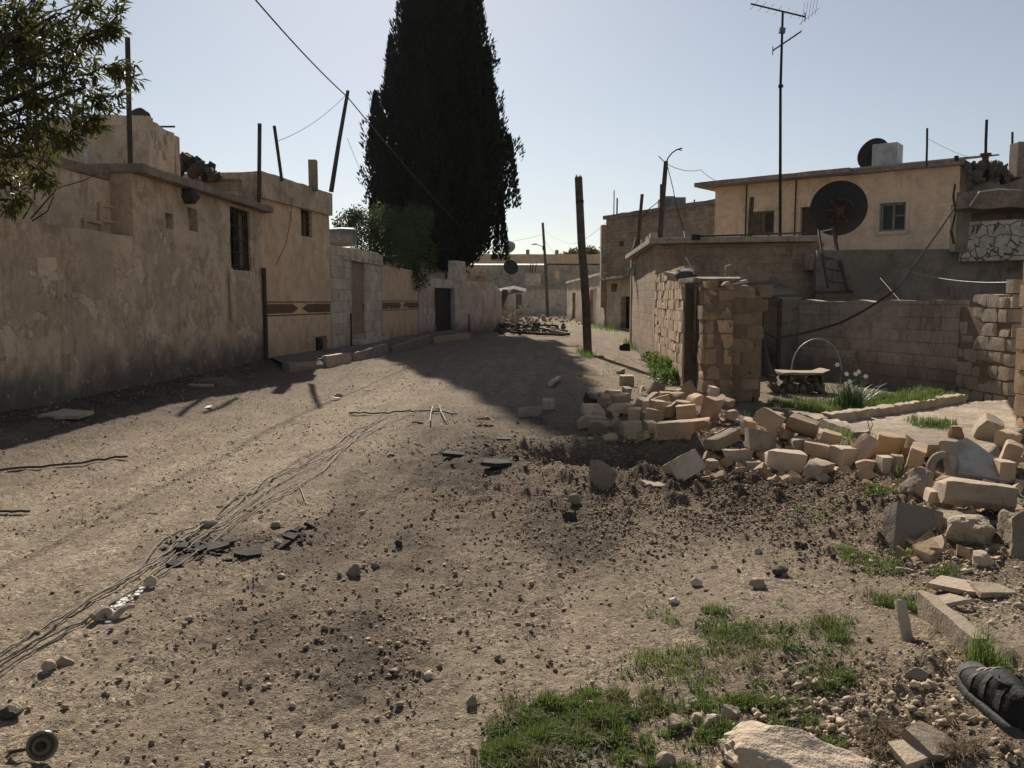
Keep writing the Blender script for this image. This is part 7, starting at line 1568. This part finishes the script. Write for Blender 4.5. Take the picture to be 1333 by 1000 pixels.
# ================================================================== SHOE
toe = Gh(1256, 945); heel_dir = Vector((-.08, -1, 0)).normalized(); side = Vector((heel_dir.y, -heel_dir.x, 0))   # side points to the photograph's left
root = empty('sneaker', toe, 'black and grey lace up sneaker on the rubble at the lower right corner', 'sneaker')
zb = float(max(ground_z(toe.x, toe.y), ground_z((toe + heel_dir * .2).x, (toe + heel_dir * .2).y))) + .012
SL = .37
def shoe_ring(s, grow=0.0, z0=.0, z1=None, n=20):
    # s: 0 toe .. 1 heel
    hw = np.interp(s, [0, .05, .15, .35, .55, .8, .95, 1], [.014, .038, .055, .063, .054, .046, .038, .024]) + grow
    top_ = np.interp(s, [0, .05, .15, .3, .45, .6, .75, 1], [.045, .066, .078, .094, .122, .150, .150, .138]) if z1 is None else z1
    c = toe + heel_dir * (SL * s); spring = .028 * max(0, 1 - s / .25) ** 2; out = []
    for k_ in range(n):
        a = 2 * math.pi * k_ / n; cx, sz = math.cos(a), math.sin(a); ex = .75 if z1 is None else .25
        px = math.copysign(abs(cx) ** ex, cx) * hw * (1 - (.28 if z1 is None else 0) * max(0, sz)); pz = z0 + (top_ - z0) * (.5 + .5 * math.copysign(abs(sz) ** .6, sz))
        out.append(c + side * px + Vector((0, 0, zb + spring + pz)))
    return out
def loft(rings):
    mb = MB(); n = len(rings[0]); vs = [p for r_ in rings for p in r_]; fs = [(i * n + k_, i * n + (k_ + 1) % n, (i + 1) * n + (k_ + 1) % n, (i + 1) * n + k_) for i in range(len(rings) - 1) for k_ in range(n)]; fs += [tuple(range(n)), tuple((len(rings) - 1) * n + k_ for k_ in range(n - 1, -1, -1))]; return mb.add(vs, fs)
st = np.linspace(0, 1, 22); loft([shoe_ring(s, 0, .02) for s in st]).build('upper', M['shoe_black'], root, True)
loft([shoe_ring(s, .006, -.004, .032) for s in st]).build('sole', M['shoe_sole'], root, True)
loft([shoe_ring(s, .003, .022, None) if False else [p + Vector((0, 0, .0015)) for p in shoe_ring(s, .0025, .022)] for s in np.linspace(0, .17, 7)]).build('toe_cap', M['shoe_grey'], root, True)
for k_, (s0, s1) in enumerate(((.3, .42), (.5, .62), (.72, .84))):
    mb = MB(); nq = 6; vs = []
    for i in range(nq + 1):
        f = i / nq
        for s in (s0 + .10 * f, s1 + .06 * f - .03):
            hw = np.interp(s, [0, .05, .15, .35, .55, .8, .95, 1], [.014, .038, .055, .063, .054, .046, .038, .024]); tp_ = np.interp(s, [0, .05, .15, .3, .45, .6, .75, 1], [.045, .066, .078, .094, .122, .150, .150, .138]); a = (-.45 + 1.15 * f); cx, sz = math.cos(a), math.sin(a)
            px = abs(cx) ** .75 * hw * (1 - .28 * max(0, sz)) + .0022; pz = .02 + (tp_ - .02) * (.5 + .5 * math.copysign(abs(sz) ** .6, sz)); vs.append(toe + heel_dir * (SL * s) + side * px + Vector((0, 0, zb + pz)))
    mb.add(vs, [(2 * i, 2 * i + 1, 2 * i + 3, 2 * i + 2) for i in range(nq)]); mb.build('side_panel', M['shoe_grey'], root, True)
for k_ in range(5):
    s = .27 + .065 * k_; tp_ = np.interp(s, [0, .05, .15, .3, .45, .6, .75, 1], [.045, .066, .078, .094, .122, .150, .150, .138]); mb = MB(); pts = []
    for j in range(9):
        f = j / 8 * 2 - 1; c = toe + heel_dir * (SL * (s + .012 * f * (-1) ** k_)) + side * (.026 * f) + Vector((0, 0, zb + tp_ + .004 - .012 * f * f)); pts.append(c)
    mb.tube(pts, .0042, 6); mb.build('lace', M['lace'], root, True)
for sg in (-1, 1):
    mb = MB(); c = toe + heel_dir * (SL * .5) + Vector((0, 0, zb + .105)); pts = [c + side * (.012 * sg + .03 * sg * math.sin(t)) + heel_dir * (.03 * math.sin(t * .5) + .012 * t / 3) + Vector((0, 0, .012 * math.sin(t) - .012 * t)) for t in np.linspace(0, 3, 10)]; mb.tube(pts, .0038, 6); mb.build('lace', M['lace'], root, True)
mb = MB(); c = toe + heel_dir * (SL * .76) + Vector((0, 0, zb + .12)); mb.lathe(c, (0, 0, 1), [(-.02, .044), (.0, .046), (.02, .044), (.024, .038), (.015, .034), (-.03, .03), (-.03, .001)], 20); mb.build('collar', M['shoe_black'], root, True)
# ================================================================== AIR
HAZE = 0.00014
hm = bpy.data.materials.new('haze'); hm.use_nodes = True; hn = hm.node_tree; hn.nodes.remove(hn.nodes['Principled BSDF']); pv = hn.nodes.new('ShaderNodeVolumePrincipled')
pv.inputs['Color'].default_value = (.9, .93, 1, 1); pv.inputs['Density'].default_value = HAZE; pv.inputs['Anisotropy'].default_value = .15; hn.links.new(pv.outputs[0], hn.nodes['Material Output'].inputs['Volume'])
hb = MB(); hb.box((0, 870, 12.6), (4800, 1990, 28.4)); ho = hb.build('haze', hm); tag(ho, kind='stuff')
